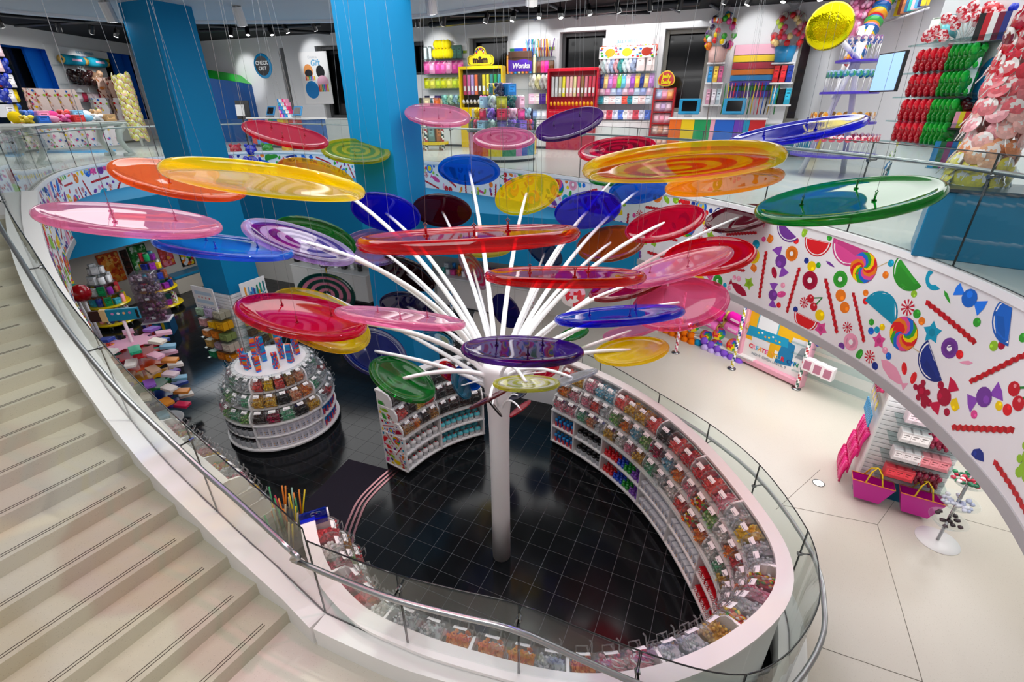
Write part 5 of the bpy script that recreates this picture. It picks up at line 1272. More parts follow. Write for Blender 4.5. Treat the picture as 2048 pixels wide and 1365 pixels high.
def quad_on(wall, x0, x1, ytop, ybot, off=.03):
    xm = (x0 + x1) / 2; return wall.px(x0, (ytop + ybot) / 2, off)[0], wall.px(x1, (ytop + ybot) / 2, off)[0], wall.px(xm, ybot, off)[1], wall.px(xm, ytop, off)[1]
for x0, x1, y0, y1, lb_, cs, nd, sd in ((200, 246, 504, 568, 'orange hard candy photo panel on the lower left wall', ['d8541a', 'f08a2a', 'f2a03c', 'e2601a', 'f7b85a', 'c83c10'], 200, 1), (248, 262, 498, 560, 'narrow dark chocolate photo panel beside the orange one', ['2a1612', '3c2018', '54281e', '1c100c'], 60, 2), (262, 300, 488, 556, 'green sour candy photo panel on the lower left wall', ['0f5a20', '2a8a3a', '4aaa4a', '1a6a2a', '8ac88a', 'd8ecd8'], 190, 3),
                                              (318, 346, 488, 534, 'red and pink candy photo panel behind the farther carousel', ['c83a4a', 'e25a6a', 'f28a9a', 'd84a3a', 'f2a03c'], 110, 4), (361, 388, 506, 532, 'multicoloured candy photo panel above the blue bench', ['1a1a1a', 'e8232a', 'f2d21a', '3aaa35', 'f58220', 'f4f4f4'], 90, 5)):
    u0, u1, z0, z1 = quad_on(LLW, x0, x1, y0, y1); poster(LLW, (u0, u1, max(z0, .3), min(max(z1, z0 + .8), 2.24)), lb_, cs, nd, sd)
bpt = W(372, 566, 0); t = thing('blue_bench', 'blue-topped bench with cream base along the lower left wall', 'bench', M=LLW.mat(LLW.px(372, 560)[0], 0, .35)); m = MB(); m.box((0, 0, .25), (1.5, .5, .5), 'd8cfc0', ch=.01); m.build('base', 'satin', t); m = MB(); m.box((0, 0, .55), (1.55, .56, .1), '1a86b4', ch=.03); m.build('cushion', 'satin', t)

# Chicago slatwall round the left column
CLW = Wall(COL1 - TB * .06, -TA); CRW = Wall(COL1 + TA * .06, TB)
sl_ = thing('slatwall_tower', 'white slatwall panels with glass shelves round the foot of the left blue column', 'slatwall', tuple(COL1.xy) + (0,))
def slat(wall, u0, u1, z0, z1, parent, inv):
    m = MB(); h = .075; n = int((z1 - z0) / h)
    base = inv @ wall.mat(0, 0); m.box(((u0 + u1) / 2, .03, (z0 + z1) / 2), (u1 - u0, .03, z1 - z0), 'b8b8ba', base); m.build('backing', 'satin', parent)
    sm_ = MB(); sm_.box((0, 0, 0), (u1 - u0, .02, h - .012), 'f2f2f4', ch=.003); me = meshof(sm_, 'slat', 'satin')
    for k in range(n): inst(me, '', 'slat', base @ T3(((u0 + u1) / 2, .006, z0 + h * (k + .5))), parent=parent)
iv = sl_.matrix_world.inverted()
slat(CLW, -.03, .82, .3, 1.95, sl_, iv); slat(CRW, -.03, .82, .3, 1.95, sl_, iv)
for wl in (CLW, CRW): m = MB(); m.box((.4, .02, .15), (.86, .04, .3), '0b86b4', iv @ wl.mat(0, 0)); m.build('plinth', 'satin', sl_)
zs = [.42, .68, .95, 1.21, 1.48]
cc = [['2a8a5a', 'd87a2a', 'f0901a'], ['c8a05a', 'b89aa8', 'd8c8b8'], ['d88a4a', 'e8842a', '8a9a5a'], ['d8a0a0', 'f2b81a', 'e8a81a'], ['9ab89a', 'b8a8c8', 'a8a490']]
for k, z in enumerate(zs):
    m = MB(); m.box((.38, -.17, z), (.86, .34, .012), 'eaf4f4', iv @ CLW.mat(0, 0)); m.build('glass_shelf', 'glass', sl_)
    for j in range(3):
        for b in range(2):
            inst(CARTON, '', 'candy_carton', CLW.mat(.70 - j * .29, z + .007, .10 + .13 * b) @ S(.2 + .05 * (j == 2), .12, .15 + .03 * ((k + j) % 2)), '%s %s carton on the %s shelf of the slatwall' % (['left', 'middle', 'right'][j], ['rear', 'front'][b], ['lowest', 'second', 'third', 'fourth', 'top'][k]), 'carton', 'cartons on the slatwall tower', cc[k][j])
    m = MB(); m.box((.38, -.17, z), (.86, .34, .012), 'eaf4f4', iv @ CRW.mat(0, 0)); m.build('glass_shelf', 'glass', sl_)
    for j in range(3): inst(CARTON, '', 'candy_carton', CRW.mat(.15 + j * .25, z + .007, .15) @ S(.18, .12, .14), '%s carton on the %s shelf of the right slatwall face' % (ORD[j], ['lowest', 'second', 'third', 'fourth', 'top'][k]), 'carton', 'cartons on the right slatwall face', ['f0c85a', 'c8b0d0', '5a4a3a'][(j + k) % 3])
# its two signs
def sign_panel(wall, q, label, off, name='sign', col='f6f6f8', th=.015):
    u0, u1, z0, z1 = q; t = thing(name, label, 'sign', M=wall.mat((u0 + u1) / 2, z0, off)); m = MB(); m.box((0, 0, (z1 - z0) / 2), (u1 - u0, th, z1 - z0), col, ch=.002); m.build('panel', 'print', t); return t, u1 - u0, z1 - z0
SX = lambda x, z, d=-.009: Matrix(((1, 0, 0, x), (0, 0, -1, d), (0, 1, 0, z), (0, 0, 0, 1)))
q = (.10, .80, 1.62, 2.16); t, w, h = sign_panel(CLW, q, 'white sign with a pale city flag over hometown candies lettering', .22)
m = MB()
for zz in (.66, .30): m.add([(-w * .38, -.0085, h * zz), (w * .38, -.0085, h * zz), (w * .38, -.0085, h * (zz + .15)), (-w * .38, -.0085, h * (zz + .15))], [(0, 1, 2, 3)], 'c4dcf0')
for k in range(4):
    x, z = -w * .24 + w * .16 * k, h * .55; m.add([(x + (.028 if j % 2 == 0 else .014) * cos(pi / 2 + j * pi / 6), -.0088, z + (.028 if j % 2 == 0 else .014) * sin(pi / 2 + j * pi / 6)) for j in range(12)], [tuple(range(12))], 'd83a3a')
m.add([(-w * .42, -.0085, h * .07), (w * .42, -.0085, h * .07), (w * .42, -.0085, h * .18), (-w * .42, -.0085, h * .18)], [(0, 1, 2, 3)], '3a3a8a'); m.build('print', 'print', t)
text('HOMETOWN CANDIES', w * .088, SX(0, h * .125, -.0092), 'ffffff', t, bold=.001)
q = (.06, .70, 1.62, 2.22); t, w, h = sign_panel(CRW, q, 'white sign with a coloured skyline and CHICAGO lettering', .24)
m = MB(); r = random.Random(3)
for k in range(13):
    x = -w * .4 + w * .8 * k / 12; hh = h * (.35 + .45 * abs(sin(k * 1.7))); m.add([(x - .022, -.0084 - .0002 * k, h * .1), (x + .022, -.0084 - .0002 * k, h * .1), (x + .022, -.0084 - .0002 * k, hh), (x, -.0084 - .0002 * k, hh + .03), (x - .022, -.0084 - .0002 * k, hh)], [(0, 1, 2, 3, 4)], ['e8502a', 'f2a03c', 'f2c85a', '7ab8e0', '2a7ac8', '3a9ad8', '4a4a9a', '8ac8e8', '1a8a6a', 'f2a03c', '1a9a8a', '2a8ad8', '20808a'][k])
m.build('print', 'print', t); text('CHICAGO', w * .21, SX(w * .02, h * .34, -.0125), 'ffffff', t, bold=.004); text('HOMETOWN CANDYLAND', w * .062, SX(w * .02, h * .2, -.0125), 'e0307a', t, bold=.001)

# things below the stairs: another bin shelf, bundle of candy sticks
sp_ = [W(x, y, 1.5) for x, y in ((306, 858), (345, 898), (392, 940), (440, 984))]; sp_ = [Vector(p) for p in spline([(p.x, p.y, 0) for p in sp_], 5)]
SPn = Path(sp_)
shelf_unit('clear-binned white candy shelf standing under the stair railing', sp_, 0, SPn.len, [.02] + [SPn.len * k / 3 for k in (1, 2)] + [SPn.len - .02], lambda i, r, k: [['silver wrapped', 'pink taffy', 'golden toffee'], ['rainbow bean', 'silver wrapped', 'pink taffy'], ['pink taffy', 'rainbow bean', 'silver wrapped']][(i + r) % 3][k % 3], None, rowlabel='%s bay of shelf under stair rail')
kx, ky = -3.25, 4.75; t = thing('stick_tub', 'clear tub bristling with long coloured candy sticks under the stair railing', 'tub', (kx, ky, 0)); m = MB(); m.box((0, 0, .35), (.5, .5, .7), 'eef0f0', M=RZ(-.5), ch=.02); m.build('tub_wall', 'clear', t)
r = random.Random(9); smb = []
for k in range(64):
    x, y = r.uniform(-.3, .3), r.uniform(-.3, .3); m = MB(); c1_, c2_ = r.choice(['f28a2a', 'f2d21a', '3aaa6a', 'e23a5a', 'd8c8a0', 'a0c8b8']), 'f4f4ee'
    m.tube([(x, y, .3), (x * 1.3 + r.uniform(-.1, .1), y * 1.3 + r.uniform(-.1, .1), .85 + r.uniform(-.1, .1))], .012, 5, c1_); m.build('candy_stick', 'gloss', t)
# floor mat and the three curved inlays at the entrance to the oval
q = [W(x, y, .006) for x, y in ((600, 1016), (697, 919), (782, 941), (672, 1070))]; t = thing('floor_mat', 'dark purple floor mat at the opening of the oval', 'mat', tuple(q[0].xy) + (0,)); m = MB(); m.prism([(p.x - q[0].x, p.y - q[0].y) for p in q], .0, .008, '2c2832'); m.build('mat', 'cloth', t)
arc = spline([tuple(W(x, y, 0)) for x, y in ((790, 935), (752, 968), (720, 1003), (702, 1040), (690, 1075), (684, 1110))], 6)
for k in range(3): m = MB(); m.sweep([(p.x, p.y, 0) for p in arc], [(-.14 + .075 * k, 0), (-.105 + .075 * k, 0), (-.105 + .075 * k, .012), (-.14 + .075 * k, .012)], 'a8787c'); structure(m.build('trim_%d' % (8 + k), 'metal'))

# ================================================================ cream level under the balcony, at right
A_, B_ = W(1400, 702, ZC), W(1640, 806, ZC); LRW = Wall((A_.x, A_.y), (B_.x - A_.x, B_.y - A_.y)); LRW.o += -LRW.n * .75
ux = (B_ - A_).length
m = MB(); m.box((ux / 2, .06, 1.6), (ux + 5.5, .12, 2.3), 'dcdad6', LRW.mat(0, 0)); structure(m.build('wall_lower_right', 'wallpaint'))
def cabinet(wall, u0, u1, d, z0, h, label, col='dedcd8', name='base_cabinet', top='ececea'):
    t = thing(name, label, 'cabinet', M=wall.mat((u0 + u1) / 2, z0, d / 2)); w = u1 - u0; m = MB(); m.box((0, 0, h / 2 + .04), (w, d, h - .08), col, ch=.004); m.build('carcass', 'satin', t)
    m = MB(); m.box((0, .02, .04), (w - .02, d - .08, .08), '4a4a4c'); m.build('kick', 'satin', t); m = MB(); m.box((0, -.01, h), (w + .02, d + .04, .035), top, ch=.006); m.build('worktop', 'satin', t)
    n = max(1, round(w / .6))
    for k in range(n): m = MB(); m.box((-w / 2 + w * (k + .5) / n, -d / 2 - .008, h / 2 + .03), (w / n - .012, .016, h - .14), col, ch=.004); m.build('door', 'satin', t)
    return t
cabinet(LRW, -1.9, ux * .42, .5, ZC, .16, 'long low white plinth along the pillow and plush bay')
# balls of plush candy in rows (orange, blue, violet), swirl lollipop pillows, candy roll pillows
def on(wall, x, y, off): return wall.px(x, y, off)
def rowpx(me, nm, wall, off, p0, p1, n, size, tints, label, cat, group, up=0, mat_=None, yaw=0, seed=3):
    (u0, z0), (u1, z1) = on(wall, p0[0], p0[1], off), on(wall, p1[0], p1[1], off); r = random.Random(seed)
    for i in range(n):
        f = (i + .5) / n; M = wall.mat(u0 + (u1 - u0) * f, z0 + (z1 - z0) * f + up, off) @ RZ(yaw + r.uniform(-.15, .15)) @ S(*size)
        inst(me, '', nm, M, label, cat, group, tints[i % len(tints)] if isinstance(tints, list) else tints)
for j, (y0, y1) in enumerate(((650, 682), (664, 696))):
    rowpx(PLUSH, 'plush_ball', LRW, .5 + .07 * j, (1314, y0), (1388, y1), 6, (.2, .2, .2), 'f07a10', 'orange plush ball in the %s row of the plush bay' % ['upper', 'lower'][j], 'plush toy', 'orange plush balls, %s row' % ['upper', 'lower'][j])
    rowpx(PLUSH, 'plush_ball', LRW, .5 + .07 * j, (1388, y0 + 25), (1402, y1 + 30), 1, (.2, .2, .2), '1a94c8', 'turquoise plush ball between orange and violet ones, %s row' % ['upper', 'lower'][j], 'plush toy', 'turquoise plush balls')
    rowpx(PLUSH, 'plush_ball', LRW, .5 + .07 * j, (1402, y0 + 36), (1482, y1 + 55), 6, (.2, .2, .2), ['8a5ad8', 'c8b4ec'][j], '%s plush ball in the %s row of the plush bay' % (['violet', 'pale lilac'][j], ['upper', 'lower'][j]), 'plush toy', 'violet plush balls, %s row' % ['upper', 'lower'][j])
for k, (x, y) in enumerate(((1362, 640), (1388, 652), (1412, 672), (1438, 668), (1466, 690), (1432, 690))):
    u, z = on(LRW, x, y, .45); inst(SWIRL, '', 'lollipop_pillow', LRW.mat(u, z, .45) @ RX(-.5) @ RY(.9 + .2 * k) @ S(.3, .6, .3), '%s rainbow swirl lollipop pillow in the plush bay' % ORD[k], 'pillow', 'lollipop pillows')
def roll_mesh(c):
    m = MB(); m.lathe([(0, -.5), (.16, -.5), (.2, -.42), (.2, .42), (.16, .5), (0, .5)], 14, c, RY(pi / 2)); m.lathe([(.1, .5), (.17, .62), (.05, .56)], 12, 'd8b060', RY(pi / 2)); m.lathe([(.1, -.5), (.17, -.62), (.05, -.56)], 12, 'd8b060', RY(pi / 2))
    m.box((0, -.2, 0), (.5, .01, .09), 'f8c8e4'); return meshof(m, 'roll_pillow', 'cloth')
for k, (x, y, c) in enumerate(((1432, 628, 'd81a9a'), (1420, 645, 'f07ac8'), (1476, 640, 'd81a9a'), (1470, 658, 'f07ac8'), (1248, 596, '1a9ab8'))):
    u, z = on(LRW, x, y, .4); inst(roll_mesh(c), '', 'roll_pillow', LRW.mat(u, z, .4) @ RY(.12) @ S(.44, .6, .6), '%s candy roll pillow, %s' % (['deep magenta', 'pale pink', 'second deep magenta', 'second pale pink', 'turquoise'][k], 'right of the rose pink disc' if k < 4 else 'left of the rose pink disc'), 'pillow', 'roll pillows')
pole3d(*W(1463, 738, ZC).xy, ZC, ZC + 1.55, .035, ['f4f4f4', '1a3a8a', 'f4f4f4', 'c8b820'], 'candy_pole', 'thin white pole with navy and yellow stripes before the plush bay', 'pole', .09)
pole3d(*W(1592, 778, ZC).xy, ZC, ZC + 1.6, .035, ['f4f4f4', 'b81a2a', 'f4f4f4', '1a5a4a'], 'candy_pole', 'thin white pole with red and green stripes beside the pink poster stand', 'pole', .09)
pole3d(*W(1351, 706, ZC).xy, ZC, ZC + 1.5, .035, ['f4f4f4', 'b81a3a', 'f4f4f4', 'd86a8a'], 'candy_pole', 'thin white pole with red stripes before the orange plush balls', 'pole', .09)
pole3d(*W(1066, 645, ZC).xy, ZC, ZC + 1.3, .035, ['f4f4f4', 'b83a2a', 'f4f4f4', '7a2a2a'], 'candy_pole', 'thin white pole with red dots behind the right stems', 'pole', .09)
pole3d(*W(908, 690, .0).xy, 0, 1.5, .04, ['f4f4f4', '1a6a9a', 'f4f4f4', '20484a'], 'candy_pole', 'thin white pole with teal stripes behind the left stems', 'pole', .09)
# create-your-own poster stand
a, b = W(1480, 714, ZC + .06), W(1601, 770, ZC + .06); PW = Wall((a.x, a.y), (b.x - a.x, b.y - a.y)); pw = (Vector((b.x, b.y, 0)) - Vector((a.x, a.y, 0))).length; ph = 1.42
t = thing('poster_stand', 'pink framed floor stand with a yellow and blue make-your-own poster', 'poster', M=PW.mat(pw / 2, ZC, 0)); m = MB()
for (x, z, sx, sz) in ((-pw / 2, ph / 2, .07, ph), (pw / 2, ph / 2, .07, ph), (0, ph - .03, pw, .07), (0, .10, pw, .12)): m.box((x, 0, z), (sx, .22, sz), 'eba8bc', ch=.012)
m.build('frame', 'satin', t); m = MB(); x0, x1, zb, zt = -pw / 2 + .035, pw / 2 - .035, .16, ph - .065
m.box((0, .02, (zb + zt) / 2), (x1 - x0, .06, zt - zb), 'f0b81a'); m.build('panel', 'print', t); m = MB()
def pr_(pts, c, d): m.add([(x0 + (x1 - x0) * x, -.0105 - d * .0006, zb + (zt - zb) * z) for x, z in pts], [tuple(range(len(pts)))], c)
pr_([(0, 0), (1, 0), (1, .33), (0, .33)], 'f2f2f0', 1); pr_([(.14, .6), (.5, .6), (.5, .95), (.14, .95)], '5ab8c8', 2); pr_([(.16, .6), (.48, .6), (.48, .93), (.16, .93)], 'eef2f6', 3)
pr_([(.0, .40), (.7, .46), (.68, .62), (.02, .60)], '1a9cc8', 4); pr_([(.55, .1), (.82, .16), (.8, .55), (.62, .6)], '1a7cb0', 3); pr_([(.42, .16), (.52, .16), (.52, .42), (.42, .42)], 'e8b01a', 5); pr_([(.12, .28), (.42, .28), (.44, .42), (.1, .42)], 'e4e4ea', 4)
pr_([(.7, .33), (1, .33), (1, .7), (.74, .68)], 'e2e2e6', 2); pr_([(.84, .35), (1, .35), (1, .6), (.9, .56)], '9aa0a8', 3); pr_([(.7, .88), (.95, .78), (.97, .8), (.7, .92)], 'f8dc70', 2)
for k in range(7): pr_([(.2 + .06 * k + .018 * cos(q), .52 + .03 * sin(k * 2) + .02 * sin(q)) for q in [j * pi / 3 for j in range(6)]], ['f2d21a', 'ffffff', 'f28a2a'][k % 3], 6)
m.build('print', 'print', t)
for k, (ch, c) in enumerate(zip('CREATE YOUR OWN', ['d8203a', 'f2a0b8', '6ab8d8', 'f2a03c', 'd8203a', 'e84f9a', 'ffffff', 'f2a03c', 'f2c21a', '6ab0d8', 'd8203a', 'ffffff', '1a4a8a', '2a8ad8', '1a8a6a'])):
    if ch != ' ': text(ch, pw * .095, SX(-pw * .36 + pw * .052 * k, zb + .27, -.0145), c, t, bold=.003)
text('NOW OPEN UNTIL 9', pw * .06, SX(-pw * .04, zb + .12, -.0145), '9aa4ac', t, bold=.001)
# boxes and bags right of the poster
for k in range(3):
    u, z = on(LRW, 1624 + 20 * k, 716 + 9 * k, .55); M = LRW.mat(u, z - .25, .6); t = thing('window_box', '%s white doll box with a clear window on the shelf right of the poster' % ORD[k], 'box', M=M, group='white window boxes'); m = MB(); m.box((0, 0, .12), (.19, .14, .26), 'efe6ea', ch=.006); m.build('carton', 'satin', t); m = MB(); m.box((0, -.072, .12), (.13, .006, .18), 'b06a84', ch=.002); m.build('window', 'gloss', t)
for j in range(2): rowpx(PLUSH, 'candy_ball', LRW, .5, (1632, 676 + 16 * j), (1672, 690 + 18 * j), 5, (.13, .13, .13), ['3a4ab8', 'e88a5a'], 'small blue or orange wrapped ball on the %s shelf right of the poster' % ['upper', 'lower'][j], 'ball', 'blue and orange balls')
for j, y in enumerate((690, 712, 748)):
    t = thing('glass_shelf', '%s glass shelf on the wall right of the pink poster stand' % ['top', 'middle', 'low'][j], 'shelf', M=LRW.mat(on(LRW, 1670, y + 12, .4)[0], on(LRW, 1650, y + 12, .4)[1], .4)); m = MB(); m.box((0, 0, 0), (1.5, .3, .014), 'e8f2f2'); m.build('board', 'glass', t)
# slatwall gondola with bags and gift goods
ga, gb = W(1705, 978, ZC), W(1862, 1024, ZC); GW = Wall((ga.x, ga.y), (gb.x - ga.x, gb.y - ga.y)); gw = (Vector((gb.x, gb.y, 0)) - Vector((ga.x, ga.y, 0))).length
GS = Wall((ga.x, ga.y), (-(GW.n.x) * 1, -(GW.n.y))); 
if GS.n.dot(CAM - GS.o) < 0: GS.n = -GS.n
g = thing('slatwall_gondola', 'grey slatwall gondola with teal plinth holding pink gifts at right', 'gondola', tuple(GW.o.xy) + (ZC,)); iv = g.matrix_world.inverted()
slat(GW, 0, gw, ZC + .3, ZC + 2.1, g, iv); m = MB(); m.box((gw / 2, .04, .15), (gw, .08, .3), '0f6484', T3((0, 0, 0)) @ iv @ GW.mat(0, ZC)); m.build('plinth', 'satin', g)
m = MB(); m.box((gw / 2, .35, 1.05), (gw - .01, .55, 2.1), 'dcdcdc', iv @ GW.mat(0, ZC)); m.build('core', 'satin', g)
m = MB(); m.box((-.012, .3, 1.2), (.024, .68, 1.85), 'f4f4f4', iv @ GW.mat(0, ZC)); m.build('end_panel', 'satin', g)
ZG = [ZC + .52, ZC + .82, ZC + 1.12, ZC + 1.42]
for k, z in enumerate(ZG): m = MB(); m.box((gw * .55, -.16, z), (gw * .86, .32, .012), 'e6f0f0', iv @ GW.mat(0, 0)); m.build('glass_shelf', 'glass', g)
GG = [[('f04050', 'CARTON'), ('8a1a3a', 'LUMP')], [('f4e8ea', 'CARTON'), ('f2909a', 'CARTON')], [('f4ecec', 'CARTON'), ('b02a50', 'LUMP')], [('f0dce4', 'CARTON'), ('c8a0a8', 'TUBJ'), ('f2b8d0', 'POUCH')]]
for k, z in enumerate(ZG):
    for j, (c, kind) in enumerate(GG[k]):
        n = 4 if kind == 'LUMP' else 3
        for b in range(n):
            u = gw * (.24 + .62 * (j + (b + .5) / n) / len(GG[k])); inst({'CARTON': CARTON, 'LUMP': LUMP, 'TUBJ': TUBJ, 'POUCH': POUCH}[kind], '', 'gift_pack', GW.mat(u, z + .008, .16) @ S(.13, .15, .17), '%s %s on the %s gondola shelf' % (ORD[b], {'f04050': 'red cup of candy', '8a1a3a': 'maroon candy bag', 'f4e8ea': 'white rounded pack', 'f2909a': 'salmon box', 'f4ecec': 'white gift box', 'b02a50': 'crimson candy bag', 'f0dce4': 'pale pink tin', 'c8a0a8': 'rosy jar', 'f2b8d0': 'pink pouch'}[c], ['lowest', 'second', 'third', 'top'][k]), 'gift pack', 'gift packs on the gondola', c)
# tote bags hanging at its foot (plain magenta)
for k, (x, y) in enumerate(((1716, 1030), (1812, 1052))):
    u, z = on(GW, x, y, .2); t = thing('tote_bag', '%s magenta tote bag with yellow handles hung at the foot of the gondola' % ['left', 'right'][k], 'bag', M=GW.mat(u, ZC + .06, .22), group=None); m = MB()
    b0, b1 = .15, .25; vs = [(-b0, -.05, 0), (b0, -.05, 0), (b0, .05, 0), (-b0, .05, 0), (-b1, -.11, .34), (b1, -.11, .34), (b1, .09, .34), (-b1, .09, .34)]
    m.add(vs, [(3, 2, 1, 0), (0, 1, 5, 4), (1, 2, 6, 5), (2, 3, 7, 6), (3, 0, 4, 7)], 'd01aa0'); m.build('bag_body', 'satin', t); m = MB(); m.tube(vs[4:8], .008, 5, 'f28a3a', closed=True); m.build('trim', 'satin', t)
    for s in (-.11, .09): m = MB(); m.tube([(-.1, s, .34), (-.06, s * .5, .5), (0, 0, .56), (.06, s * .5, .5), (.1, s, .34)], .01, 6, 'f0c81a'); m.build('handle', 'satin', t)
# pink ribbons, pens and packs on the end panel
for j in range(3):
    for k in range(9):
        u = .06 + .58 * (k + .5) / 9; z0 = ZC + .95 - .30 * j; M = GS.mat(u, z0, .05 + .05 * j)
        m = MB(); r = random.Random(j * 9 + k); m.tube([(0, 0, 0), (r.uniform(-.02, .02), -.03, -.2), (r.uniform(-.03, .03), -.02, -.45)], [.028, .02, .012], 6, ['f0208a', 'e8107a', 'd8106a', 'f85aa0'][(j + k) % 4])
        o = m.build('feather_boa', 'satin', None, M=M); tag(o, '%s hot pink tassel from the front in the %s row on the gondola end' % (ORD[k], ['upper', 'middle', 'low'][j]), 'tassel', 'hot pink tassels on the gondola end')
for k in range(12):
    u = .06 + .58 * (k + .5) / 12; inst(CARTON, '', 'pen', GS.mat(u, ZC + 1.06, .09) @ S(.03, .02, .2), 'blue pen in the clear tray on the gondola end', 'pen', 'blue pens', '2a9ad0')
    inst(POUCH, '', 'candy_pouch', GS.mat(u, ZC + 1.34, .08) @ S(.06, .06, .17), 'silver and yellow keyring pack hung above the blue pens', 'pack', 'keyring packs', ['d8c83a', 'c8c0c8', 'a8a0b0'][k % 3])
    if k < 8: inst(LUMP, '', 'candy_pouch', GS.mat(.06 + .58 * (k + .5) / 8, ZC + 1.62, .1) @ S(.1, .1, .13), 'hot pink candy bag in the high tray on the gondola end', 'bag', 'pink candy bags', ['e83a78', 'c8206a'][k % 2]); inst(TUBJ, '', 'plush_toy', GS.mat(.06 + .58 * (k + .5) / 8, ZC + 1.86, .1) @ S(.1, .1, .14), 'white and pink tin on the top tray of the gondola end', 'tin', 'white pink tins', ['f4e8f0', 'f2c8dc'][k % 2])
# tiered clear stand
bx_, by_ = W(1874, 1082, ZC).xy; t = thing('tiered_stand', 'chrome stand with clear acrylic bowls and a round white foot, right of the gondola', 'stand', (bx_, by_, ZC)); m = MB(); m.lathe([(0, 0), (.24, 0), (.24, .012), (.03, .02), (0, .02)], 32, 'f4f4f4'); m.build('foot', 'satin', t); m = MB(); m.tube([(0, 0, .015), (0, 0, 1.25)], .018, 8, 'c8cacc'); m.build('pole', 'metal', t)
for k, (z, rr) in enumerate(((.30, .2), (.62, .21), (.98, .22))):
    m = MB(); m.lathe([(.02, z), (rr * .6, z), (rr, z + .09), (rr + .01, z + .09)], 28, 'f2f6f6'); m.build('bowl', 'clear', t); r = random.Random(k); m = MB()
    for i in range((14, 26, 46)[k]): a = r.uniform(0, 6.28); q = rr * .75 * sqrt(r.random()); m.ball((q * cos(a), q * sin(a), z + .04 + r.uniform(0, .05)), .03, r.choice([['3a3034', '4a3a40'], ['e4e6ee', 'd0d4e4', 'b8c0dc'], ['1a6a4a', 'c82a4a', 'f4e8e8', '2a8a5a']][k]), 6, 4, (1.2, 1, .8))
    stuff(m.build('sweets', 'candy', t))
fl = W(1637, 967, ZC); t = thing('floor_light', 'round recessed floor light in the cream floor before the gondola', 'lamp', (fl.x, fl.y, ZC)); m = MB(); m.lathe([(.07, .001), (.085, .001), (.085, .006), (.07, .006)], 24, '6a6a6a', smooth=False); m.build('ring', 'metal', t); m = MB(); m.lathe([(.07, .003), (0, .003)], 24, 'ffffff'); m.build('lens', 'lamp', t)
# counters along the back under the balcony
for i, (x0, x1) in enumerate(((596, 660), (665, 738))):
    a = LBW.px(x0, 600, .6)[0]; b = LBW.px(x1, 600, .6)[0]; cabinet(LBW, a, b, .6, 0, .95, '%s white counter at the back of the black level' % ORD[i])
u0, u1 = LBW.px(880, 600, .6)[0], LBW.px(1075, 600, .6)[0]; cabinet(LBW, u0, u1, .7, ZC, .9, 'long pale counter behind the white stems')
for j, n in enumerate((14, 18)):
    for k in range(n): inst([CARTON, LUMP, TUBJ][(k + j) % 3], '', 'gift_pack', LBW.mat(u0 + (u1 - u0) * (k + .5) / n, ZC + .92, .25 + .2 * j) @ S(.14, .14, .16 + .1 * (1 - j)), 'colourful gift pack in the %s row on the counter behind the white stems' % ['rear', 'front'][j], 'gift pack', 'gifts on the back counter, %s row' % ['rear', 'front'][j], random.Random(k + 40 * j).choice(['f28a2a', 'e84f9a', '2a8ad8', 'f2d21a', 'e23a3a', '7a3fa0', 'f4f4f4', '5ac8b8']))
for j, n in enumerate((9,)):
    for k in range(n): a = LBW.px(600 + 15 * k, 570, .4)[0]; inst([CARTON, POUCH, TUBJ][k % 3], '', 'gift_pack', LBW.mat(a, .98, .3) @ S(.16, .14, .24), 'black or white pack on the counters left of the second column', 'gift pack', 'packs on the white counters', ['16161a', 'f4f4f4', '2a2a2e', 'dcdcdc'][k % 4])
SWR = swirl_pop(['e8203a', 'f8c0dc', 'e8203a', 'f8f0f4'], stick=2.6, th=.12)
c = WF(1146, 590, 9.6); t = thing('swirl_prop', 'large red and pink swirl lollipop prop standing behind the right stems', 'lollipop', M=T3(c)); SWR.build('head', 'gloss', t, M=S(.5, .5, .5) @ RZ(.1))
c = W(640, 668, .0); t = thing('pole_display', 'thin black and gold pole with a silver bow behind the green swirl disc', 'display', (c.x, c.y + 1.2, 0)); m = MB(); m.tube([(0, 0, 0), (0, 0, 1.55)], .03, 8, '2a2418', cols=lambda i, q: ['1a1612', 'b89a3a'][(i + q) % 2]); m.build('pole', 'gloss', t); m = MB()
for k in range(8): m.ball((.1 * cos(k * .8), .1 * sin(k * .8), 1.6), .06, 'c8c8d0', 7, 5)
m.build('bow', 'foil', t)
# ================================================================ upper sales floor
def R4(wall, off, x0, y0, x1, y1):
    xm, ym = (x0 + x1) / 2, (y0 + y1) / 2
    return wall.px(x0, ym, off)[0], wall.px(x1, ym, off)[0], wall.px(xm, y1, off)[1], wall.px(xm, y0, off)[1]
STRIP = ['1a8a5a', '2a4ac8', '2a4ac8', 'e8402a', '2a5ac8', 'f2a0b8', 'f58220', '1a5ac8', '2a8ad8', '9ab82a']
def header(wall, off, q, label, txt, tcol='7ab0d0', name='bay_sign'):
    u0, u1, z0, z1 = q; t = thing(name, label, 'sign', M=wall.mat((u0 + u1) / 2, z0, off)); w, h = u1 - u0, z1 - z0
    m = MB(); m.box((0, 0, h / 2), (w, .03, h), 'f6f8fa', ch=.004); m.build('panel', 'satin', t); m = MB(); n = len(STRIP)
    for k in range(n): m.add([(-w / 2 + w * k / n, -.0165, 0), (-w / 2 + w * (k + 1) / n, -.0165, 0), (-w / 2 + w * (k + 1) / n, -.0165, h * .26), (-w / 2 + w * k / n, -.0165, h * .26)], [(0, 1, 2, 3)], STRIP[k])
    m.build('stripe', 'print', t); text(txt, h * .34, SX(0, h * .62, -.017), tcol, t, bold=.004, space=1.2); return t
